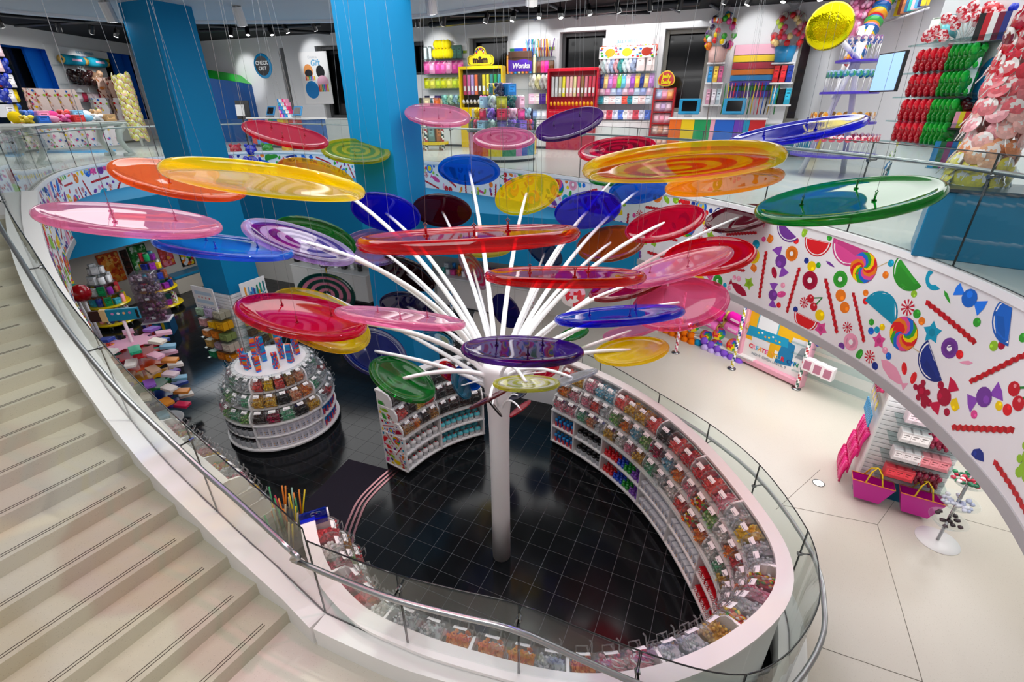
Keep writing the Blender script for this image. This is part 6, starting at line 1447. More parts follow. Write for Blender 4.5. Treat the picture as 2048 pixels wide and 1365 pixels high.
def bay(wall, q, label, cabs=True, depth=.5, nsh=5, cab_h=.95, name='wall_bay'):
    """slatted back, glass shelves"""
    u0, u1, z0, z1 = q; t = thing(name, label, 'shelf', M=wall.mat((u0 + u1) / 2, ZU, 0)); w = u1 - u0; m = MB(); zb = cab_h
    m.box((0, -.02, (zb + z1 - ZU) / 2), (w, .03, z1 - ZU - zb), 'eff1f3'); m.build('back', 'satin', t)
    if cabs: cabinet(wall, u0, u1, depth + .05, ZU, cab_h, 'white base cabinet under the ' + label.replace('white ', ''), 'f0f1f2')
    zs = [zb + .04 + (z1 - ZU - zb - .1) * k / nsh for k in range(nsh)]
    for k, z in enumerate(zs):
        if k: m = MB(); m.box((0, -depth * .45, z), (w - .02, depth * .8, .014), 'e4eef0'); m.build('glass_shelf', 'glass', t)
    return t, [ZU + z + .01 for z in zs]
def fillrow(wall, u0, u1, z, w, kind, n, size, tints, lab_, cat, grp, seed=1, jit=.1):
    me, nm = {'p': (POUCH, 'candy_pouch'), 'c': (CARTON, 'candy_box'), 't': (TUBJ, 'candy_tub'), 'l': (LUMP, 'candy_bag'), 'b': (PLUSH, 'plush_ball')}[kind]
    bary_row(me, nm, wall, spread(u0, u1, n), z, w, size, tints, lab_, cat, grp, 0, jit, seed)
# ---- SOUR bay
q = R4(BW, .05, 854, 84, 936, 250); b, zz = bay(BW, q, 'wall bay of sour candy right of the second blue column', nsh=5)
u0, u1 = q[0], q[1]; header(BW, .06, R4(BW, .06, 856, 88, 934, 108), 'small white bay sign lettered SOUR with a colour strip', 'SOUR', 'c4cad0')
fillrow(BW, u0 + .5, u1 - .5, zz[4], .25, 'b', 6, (.3, .3, .34), 'f4e01a', 'yellow round candy tin on the top shelf of the sour bay', 'tin', 'yellow round tins'); fillrow(BW, u0 + .55, u1 - .6, zz[4] + .32, .22, 'b', 4, (.28, .28, .3), 'f4e01a', 'yellow round candy tin stacked on others in the sour bay', 'tin', 'stacked yellow tins')
fillrow(BW, u0 + .05, u0 + .45, zz[4], .25, 't', 2, (.14, .14, .42), 'b8c8c8', 'slim pale bottle at the left of the sour bay top shelf', 'bottle', 'pale bottles'); fillrow(BW, u1 - .5, u1 - .1, zz[4], .25, 'c', 2, (.2, .1, .42), '1a5a4a', 'dark green pack at the right of the sour bay top shelf', 'pack', 'dark green packs')
fillrow(BW, u0 + .05, u1 - .05, zz[3] + .02, .3, 'p', 7, (.25, .3, .42), ['e860a8', 'f0a0c8', 'd84a9a'], 'pink candy pouch in the second row of the sour bay', 'pouch', 'pink sour pouches'); fillrow(BW, u0 + .05, u1 - .05, zz[2] + .04, .34, 'p', 7, (.25, .3, .36), ['d8e020', 'e8e85a', 'c8e03a'], 'yellow-green candy pouch in the third row of the sour bay', 'pouch', 'yellow sour pouches')
fillrow(BW, u0 + .05, u0 + .7, zz[1], .3, 'c', 3, (.22, .2, .3), ['1a1a3a', 'f4f4f8', '3a2a6a'], 'dark box with a white face print at the left of the sour bay', 'box', 'dark sour boxes'); fillrow(BW, u0 + .75, u1 - .05, zz[1], .3, 'l', 4, (.32, .3, .3), ['8ad0c8', 'b8e0c0', '9ac8e0', 'c8e88a'], 'pale green candy bag in the fourth row of the sour bay', 'bag', 'pale sour bags')
fillrow(BW, u0 + .05, u1 - .3, zz[0], .3, 'c', 6, (.2, .25, .3), ['2a2a4a', 'f2901a', '1a6a8a', 'f2d21a', 'a83a2a', '2a8a6a'], 'bright carton on the lowest shelf of the sour bay', 'carton', 'sour bay cartons')
# ---- candy dispenser walls (yellow, then red)
def dispenser(q, label, frame_c, back_c, cols, sub, cab_c, off, rows=1):
    u0, u1, z0, z1 = q; w = u1 - u0; t = thing('candy_dispenser', label, 'dispenser', M=BW.mat((u0 + u1) / 2, ZU, off)); h = z1 - ZU; m = MB()
    m.box((0, .12, h / 2), (w, .1, h), back_c); m.build('back', 'satin', t); m = MB()
    for (x, z, sx, sz) in ((-w / 2, h / 2, .06, h), (w / 2, h / 2, .06, h), (0, h - .04, w, .1), (0, h * .50, w, .06)): m.box((x, -.03, z), (sx, .34, sz), frame_c, ch=.008)
    m.build('frame', 'gloss', t); m = MB(); m.box((0, -.06, h * .16), (w, .42, h * .32), cab_c, ch=.01); m.build('base_cabinet', 'satin', t)
    for s in (-1, 1): m = MB(); m.box((s * w / 4, -.275, h * .16), (w / 2 - .03, .016, h * .28), cab_c, ch=.006); m.build('door', 'satin', t)
    n = len(cols); tw = (w - .14) / n
    for k, c in enumerate(cols):
        x = -w / 2 + .07 + tw * (k + .5); m = MB(); m.box((0, 0, h * .13), (tw - .02, .16, h * .26), 'f2f4f4', ch=.02); o = m.build('tube_window', 'clear', t, M=T3((x, -.04, h * .66)))
        m = MB(); m.box((0, .02, h * .125), (tw - .035, .11, h * .24), c, ch=.015); m.box((0, -.036, h * .08), (tw * .5, .004, h * .06), 'f4f4f4'); m.build('candy_column', 'candy', t, M=T3((x, -.04, h * .66)))
        m = MB(); m.lathe([(0, 0), (tw * .34, 0), (tw * .34, .07), (tw * .2, .12), (0, .12)], 8, sub); m.build('spout', 'gloss', t, M=T3((x, -.18, h * .565)) @ RX(.6))
    return t, u0, u1, z0, z1, w, h
t, u0, u1, z0, z1, w, h = dispenser(R4(BW, .55, 926, 133, 1008, 290), 'yellow candy dispenser wall with a m and m sign on top', 'f2d21a', '1c1a16', ['d8286a', 'e86aa8', 'b89ad8', 'f2703a', '2a2622', 'f0d820', 'e8e020', '2a8a8a', '1aa84a', '2ab8c8'], 'd8d8d8', 'f0c81a', .55)
m = MB(); m.box((0, -.22, h * .44), (w * .92, .05, h * .1), 'f2cc10', ch=.01); m.build('tray', 'gloss', t)
fillrow(BW, u0 + .1, u1 - .1, ZU + h * .33, .68, 'c', 9, (.15, .1, .42), ['1a9a9a', '2a2a6a', '1a5ad8', 'e8f0f4', '8a6ac8', 'c8c8d8'], 'tall candy tube below the yellow dispenser trays', 'tube', 'tubes under the yellow dispenser')
q = R4(BW, .6, 936, 92, 988, 131); sg = thing('dispenser_sign', 'yellow cloud-shaped sign with brown m and m lettering over the yellow dispenser', 'sign', M=BW.mat((q[0] + q[1]) / 2, q[2], .6)); w, h = q[1] - q[0], q[3] - q[2]
out = [(-w * .5, h * .25), (-w * .5, h * .1), (-w * .42, 0), (w * .42, 0), (w * .5, h * .1), (w * .5, h * .4), (w * .42, h * .52), (w * .25, h * .56)] + [(w * .21 * cos(a), h * .66 + h * .32 * sin(a)) for a in [pi * k / 8 for k in range(9)]] + [(-w * .25, h * .56), (-w * .42, h * .52), (-w * .5, h * .42)]
m = MB(); m.prism(out, 0, .06, 'f2d81a', RX(pi / 2)); m.build('panel', 'gloss', sg); m = MB(); m.prism([(x * .93, (y - h * .3) * .9 + h * .3) for x, y in out], .06, .066, '2a1c10', RX(pi / 2)); m.prism([(x * .88, (y - h * .3) * .84 + h * .3) for x, y in out], .066, .07, 'f2d81a', RX(pi / 2))
for k in range(11):
    a = pi * k / 10; m.box((w * .13 * cos(a), -.075, h * .66 + h * .17 * sin(a)), (.06, .006, .06), ['e8232a', 'f4f4f4', '1a1a1a', 'f2a03c', '2a6ad8'][k % 5], None)
m.build('print', 'print', sg); text('m&m', h * .44, SX(0, h * .27, -.074), '2a1208', sg, bold=.02)
t, u0, u1, z0, z1, w, h = dispenser(R4(BW, .5, 1098, 137, 1193, 303), 'red candy dispenser wall with clear candy tubes and gold spouts', 'c8102a', 'a80c22', ['e8e8e8', 'dcdcdc', 'c8b8a0', 'f2e020', 'f0a8b0', 'f4b8b0', 'f4e0a0', 'e86a80', '9a6a2a', 'e08090', 'd8304a', 'e84a60'], 'f2b01a', 'b01a3a', .5)
m = MB(); m.box((0, -.2, h * .42), (w * .96, .12, h * .14), 'c81028', ch=.03); m.build('tray', 'gloss', t); m = MB(); m.box((0, -.265, h * .42), (w * .6, .006, h * .07), 'f8f4f0'); [m.add([(x + .03 * cos(q), -.269, h * .42 + .03 * sin(q)) for q in [j * pi / 3 for j in range(6)]], [tuple(range(6))], c) for x, c in zip([w * (-.26 + .075 * k) for k in range(8)], ['e8232a', '3aaa35', 'f58220', '1f6fd6', 'f2d21a', '7a3fa0', 'e84f9a', 'b87a2a'])]; m.build('print', 'print', t)
fillrow(BW, u0 + .1, u1 - .1, ZU + h * .325, .64, 'c', 12, (.16, .08, .3), ['1a8a3a', '6a4a2a', '1a5ab8', '4ad0d0', 'e8e020', 'b8b8b8', 'd8203a'], 'coloured candy column behind glass low in the red dispenser', 'pack', 'low red dispenser packs')
# ---- WONKA bay
q = R4(BW, .05, 1015, 80, 1112, 250); b, zz = bay(BW, q, 'wall bay between the yellow and red candy dispensers', nsh=5); u0, u1 = q[0], q[1]
header(BW, .06, R4(BW, .06, 1020, 79, 1110, 101), 'white bay sign lettered WONKA with a colour strip', 'WONKA')
q = R4(BW, .35, 1017, 103, 1064, 143); t, w, h = sign_panel(BW, q, 'purple and brown poster with swirling WONKA lettering', .35, 'bay_poster', '5a3a2a', .03); m = MB(); m.add([(-w / 2, -.0155, 0), (w / 2, -.0155, 0), (w / 2, -.0155, h * .5), (w * .2, -.0155, h * .62), (-w * .2, -.0155, h * .55), (-w / 2, -.0155, h * .6)], [tuple(range(6))], '5a2ab8'); m.build('print', 'print', t); text('Wonka', h * .36, SX(.03, h * .28, -.017), 'f4f0f8', t, bold=.01, shear=.2)
for k in range(16): o = MB(); r = random.Random(k); o.tube([(0, 0, 0), (r.uniform(-.12, .12), 0, .55)], .022, 5, 'fff'); x = o.build('candy_stick', 'gloss', None, M=BW.mat(u1 - 1.05 + .06 * k, zz[4], .25)); x.color = H(['2a6ad8', '8ac8e8', '1a9a8a', 'e8e8e8'][k % 4] if k < 8 else ['f2901a', 'a83a1a', 'f2b84a', '6a3a8a'][k % 4]); tag(x, '%s of the long candy sticks in the cups at the top right of the wonka bay' % ['blue and white one' if k < 8 else 'orange and brown one'][0], 'candy stick', 'long sticks in the bay')
fillrow(BW, u0 + .05, u0 + 1.2, zz[3], .3, 't', 8, (.1, .1, .6), ['f2a03c', 'f2703a', '2a8ad8', 'e8d8a0'], 'tall orange or blue candy tube in the wonka bay', 'tube', 'tall tubes'); fillrow(BW, u0 + 1.25, u1 - .05, zz[3], .3, 't', 4, (.24, .24, .38), ['6a3a2a', 'e8307a', 'd81a9a', '5a3a1a'], 'cup-shaped tub in the second row of the wonka bay', 'tub', 'cup tubs')
fillrow(BW, u0 + 1.0, u1 - .05, zz[2], .3, 'l', 5, (.34, .3, .42), ['d8d8d0', 'e0dca0', 'c8c8c8'], 'silvery bag in the third row of the wonka bay', 'bag', 'silvery bags'); fillrow(BW, u0 + 1.0, u1 - .05, zz[1], .3, 'c', 4, (.3, .2, .34), ['f0c8e0', 'e8e0d8', '4a2a8a', 'd8b84a'], 'gift box in the fourth row of the wonka bay', 'box', 'gift boxes of the bay'); fillrow(BW, u0 + .9, u1 - .05, zz[0], .3, 'p', 5, (.3, .3, .32), ['e8f0f8', '8aa8d8', 'd8e8f0'], 'white and blue pouch in the lowest row of the wonka bay', 'pouch', 'white blue pouches')
# ---- JELLY BELLY bay
q = R4(BW, .05, 1200, 74, 1312, 246); b, zz = bay(BW, q, 'wall bay right of the red candy dispenser', nsh=5); u0, u1 = q[0], q[1]; cen = (u0 + u1) / 2
header(BW, .06, R4(BW, .06, 1206, 74, 1306, 97), 'white bay sign lettered JELLY BELLY with a colour strip', 'JELLY BELLY')
q = R4(BW, .4, 1200, 93, 1312, 117); t, w, h = sign_panel(BW, q, 'long white jelly bean printed box across the top of the bay', .4, 'printed_box', 'fafafa', .25)
m = MB(); r = random.Random(5)
for k in range(40): x, z = r.uniform(-w * .48, w * .48), r.uniform(h * .08, h * .92); m.add([(x + .045 * cos(a), -.127, z + .03 * sin(a)) for a in [j * pi / 4 for j in range(8)]], [tuple(range(8))], r.choice(CANDY))
for x, c in ((-w * .3, 'f2a01a'), (0, 'f2b81a'), (w * .34, 'c8402a')): m.add([(x + .16 * cos(a), -.128, h * .5 + .12 * sin(a)) for a in [j * pi / 6 for j in range(12)]], [tuple(range(12))], c)
m.build('print', 'print', t)
fillrow(BW, u0 + .05, u1 - .05, zz[4] - .05, .34, 'l', 11, (.22, .2, .3), ['e8503a', 'f2a0a8', 'd83a4a', 'f2901a', 'f4d8d8'], 'small red and pink bag in the top row of the jelly bean bay', 'bag', 'top row bags'); fillrow(BW, u0 + .05, u1 - .7, zz[3], .34, 'l', 8, (.28, .25, .4), ['c8e0e0', 'e8e8f0', 'a8b8d8', 'e0a0a8', '3a9a9a'], 'mixed bag in the second row of the jelly bean bay', 'bag', 'second row bags'); fillrow(BW, u1 - .65, u1 - .05, zz[3], .34, 'c', 2, (.26, .2, .6), 'f8e8e6', 'tall pale carton at the right of the second row', 'carton', 'tall pale cartons')
fillrow(BW, u0 + .05, u1 - .05, zz[2], .34, 'p', 12, (.2, .25, .42), ['2a3a8a', 'f2d28a', 'c88ad8', 'e86aa8', '8ad84a', '6ac8e8', 'f2c8d8', 'a85ac8', 'f2c84a'], 'bright pouch in the third row of the jelly bean bay', 'pouch', 'third row pouches'); fillrow(BW, u0 + .05, u1 - .05, zz[1], .34, 'c', 9, (.26, .2, .24), ['2a8a9a', 'e8f0f0', 'f4d8d8', 'd8e8f4', 'e85a4a'], 'low carton in the fourth row of the jelly bean bay', 'carton', 'fourth row cartons')
fillrow(BW, u0 + .05, u1 - .05, zz[1] + .27, .3, 'p', 9, (.24, .25, .3), ['f0d0e0', 'e8a0c8', 'c8d8f0', 'a8b8e8'], 'pale pouch behind the cartons of the jelly bean bay', 'pouch', 'pale pouches'); fillrow(BW, u0 + .05, u1 - .05, zz[0], .34, 'c', 10, (.24, .2, .3), ['f4f0f0', 'e8c8d0', 'c84a5a', 'd0d8f0', '5a7ad0'], 'white or blue carton in the lowest row of the jelly bean bay', 'carton', 'lowest row cartons')
# small red rack
q = R4(BW, 1.2, 1306, 176, 1346, 262); u0, u1 = q[0], q[1]; t = thing('red_rack', 'narrow red rack of candy bags with a jelly bean sign before the dark window', 'rack', M=BW.mat((u0 + u1) / 2, ZU, 1.2)); w = u1 - u0; h = q[3] - ZU; m = MB()
for s in (-1, 1): m.box((s * w / 2, 0, h / 2), (.05, .4, h), 'b8101c')
m.box((0, .18, h / 2), (w, .04, h), 'c8141e'); m.build('frame', 'satin', t)
for k in range(5):
    z = h * (.12 + .175 * k); m = MB(); m.box((0, -.02, z), (w, .36, .03), 'a80c18'); m.build('shelf', 'satin', t); fillrow(BW, u0 + .05, u1 - .05, ZU + z + .02, 1.25, 'p', 3, (.24, .3, .3), [['f0e0d8', 'f4d8c8'], ['f4e8e0', 'e8c0a8'], ['e8c8d8', 'f0a8c0'], ['e0c8d8', 'c8b0d8'], ['b8c8e8', 'e8a0b8', 'f2b070']][k], '%s shelf candy bag on the narrow red rack' % ['lowest', 'second', 'third', 'fourth', 'top'][k], 'bag', 'red rack bags, %s shelf' % ['lowest', 'second', 'third', 'fourth', 'top'][k])
sgn = thing('bean_sign', 'red jelly bean shaped sign with yellow lettering over the narrow red rack', 'sign', M=BW.mat((u0 + u1) / 2, q[3] + .02, 1.2)); m = MB(); bean = [(w * .42 * cos(a), .24 + .22 * sin(a) - .06 * cos(a) ** 2) for a in [j * pi / 10 for j in range(20)]]; m.prism(bean, 0, .06, 'f2c81a', RX(pi / 2)); m.prism([(x * .88, (z - .22) * .86 + .22) for x, z in bean], .06, .07, 'c8181e', RX(pi / 2)); m.build('panel', 'gloss', sgn); text('Jelly\nBelly', .16, SX(0, .22, -.075), 'f2e01a', sgn, bold=.006)
# ---- round rainbow island with clear bins of gifts
IX, IY = -.25, 15.6; t = thing('rainbow_island', 'round island counter with rainbow striped drum near the upper railing', 'counter', (IX, IY, ZU)); m = MB(); m.lathe([(0, 0), (.98, 0), (.98, .07), (0, .07)], 40, '1c1c1e', smooth=False); m.build('kick', 'satin', t)
m = MB(); m.lathe([(1.0, .07), (1.03, .07), (1.03, .16)], 40, 'd8d8d6', smooth=False); m.build('skirt', 'satin', t); IC = ['1a8aa8', '1a8aa8', 'f2d21a', 'd8283a', 'c81a2a', 'c81a2a', 'f2a0c0', 'c81a24', 'd8281a', 'f2701a', 'f2d81a', 'f2d81a', '1a8a5a', '1a8a5a', 'c878b8', '1a4aa8']
m = MB(); m.lathe([(1.02, .16), (1.02, .78)], 64, 'fff', cols=lambda i, q: IC[int(i * 32 / 64 + 4) % 16], smooth=False); m.build('drum', 'gloss', t); m = MB(); m.lathe([(0, .78), (1.06, .78), (1.06, .82), (0, .82)], 40, '4a5a5a', smooth=False); m.build('top', 'satin', t)
r = random.Random(8)
for lv, (z, rr, n, sz) in enumerate(((.83, .92, 20, .26), (1.1, .78, 16, .28), (1.4, .55, 12, .3), (1.72, .35, 7, .3))):
    for k in range(n):
        a = 2 * pi * k / n; inst([LUMP, CARTON, LUMP, POUCH][(k + lv) % 4], '', 'gift_bag', T3((IX + rr * cos(a), IY + rr * sin(a), ZU + z)) @ RZ(a + pi / 2) @ S(sz, sz * .8, sz), 'bright gift bag on the %s ring of the rainbow island' % ORD[lv], 'gift bag', 'gift bags, %s island ring' % ORD[lv], r.choice(['c8e0d8', 'e84f9a', '2a8ad8', '1a6a6a', 'f4f4f4', 'c8d84a', 'd83a5a', '8a6ad0', 'f2d21a', '3a3a5a', 'a8d0e8', 'f2c0d8']))
m = MB(); m.lathe([(0, 0), (.1, 0), (.1, .9), (0, .9)], 10, 'e8eaea'); m.build('core', 'satin', t, M=T3((0, 0, .82)))
for k in range(10):
    a = 2 * pi * k / 10; m = MB(); m.box((.98, 0, 1.0), (.01, .6, .34), 'eef6f6', RZ(a)); m.build('clear_guard', 'glass', t)
# pink clear boxes pile
for k in range(10): inst(CARTON, '', 'pink_box', BW.mat(BW.px(984 + 8 * (k % 5), 195, 1.5)[0], BW.px(1000, 208 - 18 * (k // 5), 1.5)[1], 1.5) @ S(.24, .2, .36), 'pale pink window box in the %s row of the pile above the island' % ['lower', 'upper'][k // 5], 'box', 'pale pink boxes, %s row' % ['lower', 'upper'][k // 5], ['f2b8d0', 'e8c8dc'][k % 2])
# candy cane stand beside the column
c = W(868, 300, ZU); t = thing('cane_stand', 'yellow-ringed rack with candy cane legs right of the second blue column', 'rack', (c.x, c.y, ZU)); m = MB(); m.lathe([(0, .2), (.55, .2), (.55, .3), (0, .3)], 28, 'e8c81a', smooth=False); m.build('ring', 'gloss', t); m = MB(); m.lathe([(0, 1.0), (.5, 1.0), (.5, 1.08), (0, 1.08)], 28, 'e8e01a', smooth=False); m.build('ring', 'gloss', t)
for k in range(4):
    a = pi / 4 + pi / 2 * k + .3; m = MB(); m.tube([(.42 * cos(a), .42 * sin(a), .06 * i) for i in range(18)], .06, 10, 'fff', cols=lambda i, q: ['f4f4f4', 'a82a3a', 'f4f4f4', '20484a'][(i * 2 + q) // 3 % 4]); m.build('striped_leg', 'gloss', t)
for k in range(8): a = k * pi / 4; inst(CARTON, '', 'candy_carton', T3((c.x + .3 * cos(a), c.y + .3 * sin(a), ZU + .31)) @ RZ(a + pi / 2) @ S(.22, .14, .55), 'tall printed carton standing in the candy cane rack', 'carton', 'cartons in the cane rack', ['3a2a2a', 'c8b8a0', '6a8a8a', 'a8683a'][k % 4])
for k in range(14): fz = k // 7; inst([CARTON, POUCH][fz], '', 'candy_pack', T3((c.x + .38 * cos(k * .9), c.y + .38 * sin(k * .9), ZU + 1.09 + .32 * fz)) @ RZ(k * .9 + pi / 2) @ S(.24, .2, .3), '%s pack on top of the candy cane rack' % ['lower', 'upper'][fz], 'pack', 'cane rack packs, %s' % ['lower', 'upper'][fz], ['1a2a4a', '3a4a2a', 'd8c8a0', 'c8602a', '2a5a6a'][k % 5])
# ---- rainbow checkout counters
def rainbow_counter(a, b, side, h, label, cols, name='checkout_counter', back=.9):
    d = Vector((b.x - a.x, b.y - a.y, 0)); w = d.length; d.normalize(); n_ = Vector((d.y, -d.x, 0)); 
    if n_.dot(CAM - a) < 0: n_ = -n_
    M = frame((a.x, a.y, ZU), d, -n_, (0, 0, 1)); t = thing(name, label, 'counter', M=M); m = MB(); m.box((w / 2, back / 2, .05), (w - .1, back - .1, .1), '2a2c30'); m.build('kick', 'satin', t)
    cur = 0; tot = sum(x for x, _ in cols)
    for x, c in cols: m = MB(); ww = w * x / tot; m.box((cur + ww / 2, back / 2, h / 2 + .05), (ww - .004, back, h - .1), c, ch=.003); m.build('stripe_panel', 'gloss', t); cur += ww
    m = MB(); m.box((w / 2, back / 2, h + .02), (w + .1, back + .1, .05), 'f4f4f2', ch=.01); m.build('worktop', 'satin', t); return t, M, w
a, b = W(508, 293.5, ZU), W(620, 300.5, ZU); t, M, w = rainbow_counter(a, b, None, 1.03, 'rainbow striped checkout counter beyond the crimson disc', list(zip([1, .8, .7, 1.1, .6, 1, .8, 1.2, 1, .8, .5, 1.2, .6], ['d8402a', '2aa0d8', '7a4ac8', '1a7ad8', 'f4c0d0', '1a9a5a', '1a7ab8', 'f2d81a', 'f2a01a', 'd83a2a', 'f2a0b8', 'c8242a', '1a5aa8'])))
for k, x in enumerate((.25, .72)):
    q = M @ T3((w * x, .4, 1.075)); s = thing('till_screen', '%s blue till screen on the far rainbow checkout counter' % ['left', 'right'][k], 'till', M=q); m = MB(); m.box((0, 0, .02), (.24, .2, .04), '6a6c70'); m.build('base', 'satin', s); m = MB(); m.box((0, 0, .25), (.5, .05, .34), '1a8ac8', RX(-.4), ch=.02); m.build('case', 'satin', s); m = MB(); m.box((0, -.028, .25), (.36, .006, .24), '0a0c10', RX(-.4)); m.build('screen', 'gloss', s)
for i in range(5):
    for k in range(7 - i // 2):
        inst(CARTON, '', 'gift_card_box', M @ T3((w * (.42 + .028 * k), .55, 1.075 + .13 * i)) @ S(.1, .16, .125), 'striped gift box in the %s layer of the stack on the far checkout counter' % ORD[i], 'box', 'striped boxes, %s layer' % ORD[i], ['e83a7a', 'f2a0c0', '7a4ac8', '2aa0c8', '1a8ad8', 'f2e8e0', 'c8e0e8'][(k + i) % 7])
BW2 = Wall((BW.o + BW.n * 2.3).xy, BW.d.xy); pa = BW2.px(1337, 262); pb = BW2.px(1528, 262); A = BW2.pt(pa[0], 0); B = BW2.pt(pb[0], 0); hh = BW2.px(1430, 237)[1] - ZU - .03
t, M, w = rainbow_counter(A, B, None, hh, 'long rainbow striped checkout counter with two blue tills at upper right', list(zip([1.25, 1.35, 1.65, .45, 1.9, .9, .6, 1.5], ['f2701a', 'f2cc10', '149a5a', 'f2a8c0', '1a62c8', '6a3ab0', '1a90b8', 'c81e24'])))
for k, (x, y) in enumerate(((1376, 214), (1465, 214))):
    u, z = BW2.px(x, y + 18, -.4); q = BW2.mat(u, ZU + hh + .046, -.4); s = thing('till_screen', '%s blue framed tablet till on the long rainbow counter' % ['left', 'right'][k], 'till', M=q); m = MB(); m.box((0, 0, .03), (.22, .2, .06), '8a8c90'); m.build('base', 'satin', s); m = MB(); m.box((0, 0, .30), (.62, .06, .44), '1a90c0', RX(-.15), ch=.03); m.build('case', 'satin', s); m = MB(); m.box((0, -.034, .31), (.42, .006, .28), '0a0c10', RX(-.15)); m.build('screen', 'gloss', s)
# ---- gift wrap wall with two shelf niches
q = R4(BW, .08, 1463, 88, 1550, 195); u0, u1, z0, z1 = q; t = thing('wrap_rack', 'wall rack of gift wrap papers in wide coloured bands', 'rack', M=BW.mat((u0 + u1) / 2, z0, .08)); w, h = u1 - u0, z1 - z0
for k, (c, f0, f1) in enumerate((('f2b4c8', 0, .2), ('f2cc1a', .2, .33), ('b01e3a', .33, .46), ('f2801a', .46, .57), ('2a94d8', .57, .68), ('5a40b0', .68, .78), ('1a7a4a', .78, .87), ('6a40a8', .87, 1))):
    m = MB(); m.box((0, -.012 * (k % 2), h * (1 - (f0 + f1) / 2)), (w, .03, h * (f1 - f0) - .02), c, ch=.004); m.build('paper_sheet', 'satin', t)
for k in range(18): o = MB(); o.tube([(0, 0, 0), (.02 * sin(k), -.02, -.5), (0, 0, -.9)], .02, 4, 'fff'); x = o.build('ribbon', 'satin', None, M=BW.mat(u0 - .2 + 1.75 * k / 18, z0 + h * .28, .25)); x.color = H(['f4f4f4', '1a8a3a', 'f2d21a', 'f2a0b8', 'e8232a', '1a6ad8', '20262a', 'c8a02a'][k % 8]); tag(x, 'hanging ribbon among coloured ribbons before the gift wrap bands', 'ribbon', 'hanging ribbons')
for side, (x0, x1, nm) in enumerate(((1414, 1450, 'left'), (1542, 1588, 'right'))):
    for k, y in enumerate((127, 167, 211)):
        q = R4(BW, .15, x0 - 4 * k, y - 3, x1 - 4 * k, y + 3); s = thing('wall_shelf', '%s white wall shelf %s of the gift wrap bands' % (['top', 'middle', 'low'][k], nm), 'shelf', M=BW.mat((q[0] + q[1]) / 2, (q[2] + q[3]) / 2, .15)); m = MB(); m.box((0, 0, 0), (q[1] - q[0], .34, .05), 'f8f8f8', ch=.008); m.build('board', 'satin', s); zt = (q[2] + q[3]) / 2 + .03; uu = (q[0] + q[1]) / 2; ww = q[1] - q[0]
        if k: fillrow(BW, q[0] + .05, q[1] - .05, zt, .17, 'c', 3, (ww * .25, .2, .45), [['2a8ac8', 'f2c84a', 'c85a8a'], ['d8a0b8', 'e8e0e8', 'b8c8d0'], ['c8141e', 'd8242e', '1a3a9a'], ['1a90b8', '16181c', '2ab0d0']][side * 2 + k - 1], 'gift item on the %s shelf %s of the gift wrap bands' % (['top', 'middle', 'low'][k], nm), 'gift', 'gifts on the %s %s shelf' % (nm, ['top', 'middle', 'low'][k]))
        else:
            g = thing('gift_basket', '%s cellophane gift basket full of candy on the wall shelf' % nm, 'basket', M=BW.mat(uu, zt, .17)); m = MB(); m.lathe([(0, 0), (.24, 0), (.3, .42), (0, .42)], 14, 'f4c8c0' if side == 0 else '2a90c8'); m.build('pot', 'satin', g); m = MB(); r = random.Random(side)
            for i in range(70): a = r.uniform(0, 6.28); z = r.uniform(.4, 1.25); q2 = .4 * sqrt(max(0, 1 - ((z - .75) / .55) ** 2)); m.ball((q2 * cos(a), q2 * sin(a), z), .09, r.choice(CANDY[:8] + ['f4f4f4', '3a2a4a'] if side == 0 else ['f4f0e0', 'e84f7a', 'f2d28a', 'c8e04a', 'e8a0a8', 'd8232a']), 6, 4)
            stuff(m.build('sweets', 'candy', g)); m = MB(); m.lathe([(.3, .4), (.48, .75), (.3, 1.2), (.08, 1.38), (.3, 1.6)], 14, 'f4f6f8'); m.build('cellophane', 'film', g)
cabinet(BW, BW.px(1530, 245, .5)[0], BW.px(1600, 245, .5)[0], .5, ZU, .9, 'white cabinet with turquoise fronts right of the long rainbow counter', '6ac8d0')
# ---- tiered lollipop stand
c = W(1650, 352, ZU); LX, LY = c.x + .15, c.y + .2
t = thing('lollipop_stand', 'tall white stand with violet trays of stick lollipops at upper right', 'stand', (LX, LY, ZU))
for a, tilt in ((0, -.16), (pi, -.12)): m = MB(); m.tube([(.5 * cos(a), .2, 0), (-.1 * cos(a), 0, 2.9)], .06, 8, 'f0f0f2'); m.build('leg', 'satin', t)
TI = [(.42, .86), (1.08, .66), (1.66, .55), (2.25, .40)]
PC = [['c83a6a', 'f4d8e0', '2a2a6a', 'd83a4a'], ['f2901a', 'd8a03c', 'e8b84a', 'f4e0c0'], ['3a9a6a', '9ab8d8', 'd8d83a', '2a7aa8'], ['d8c8c8', '8a5a8a', 'c88a3a', '3a5a9a']]
for k, (z, rr) in enumerate(TI):
    m = MB(); m.lathe([(0, z), (rr, z), (rr, z + .045), (0, z + .045)], 32, '4a34b8', smooth=False); m.build('tray', 'satin', t); n = (34, 14, 26, 18)[k]; hh = (.34, .12, .34, .36)[k]
    pop = meshof(swirl_pop([PC[k][0], PC[k][1], PC[k][2]], 0, .5, .12), 'stick_lollipop', 'gloss'); pop2 = MB(); pp = swirl_pop([PC[k][0], PC[k][1], PC[k][3]], hh / .14 - .5, .5, .12); pm_ = meshof(pp, 'stick_lollipop', 'gloss')
    for j in range(n):
        a = 2 * pi * j / n; q = rr - .06; o = inst(pm_, '', 'stick_lollipop', T3((LX + q * cos(a), LY + q * sin(a), ZU + z + .045 + hh)) @ RZ(a + pi / 2) @ S(.14, .14, .14), 'stick lollipop ringed round the %s violet tray of the tall stand' % ['lowest', 'second', 'third', 'top'][k], 'lollipop', 'lollipops on the %s violet tray' % ['lowest', 'second', 'third', 'top'][k])
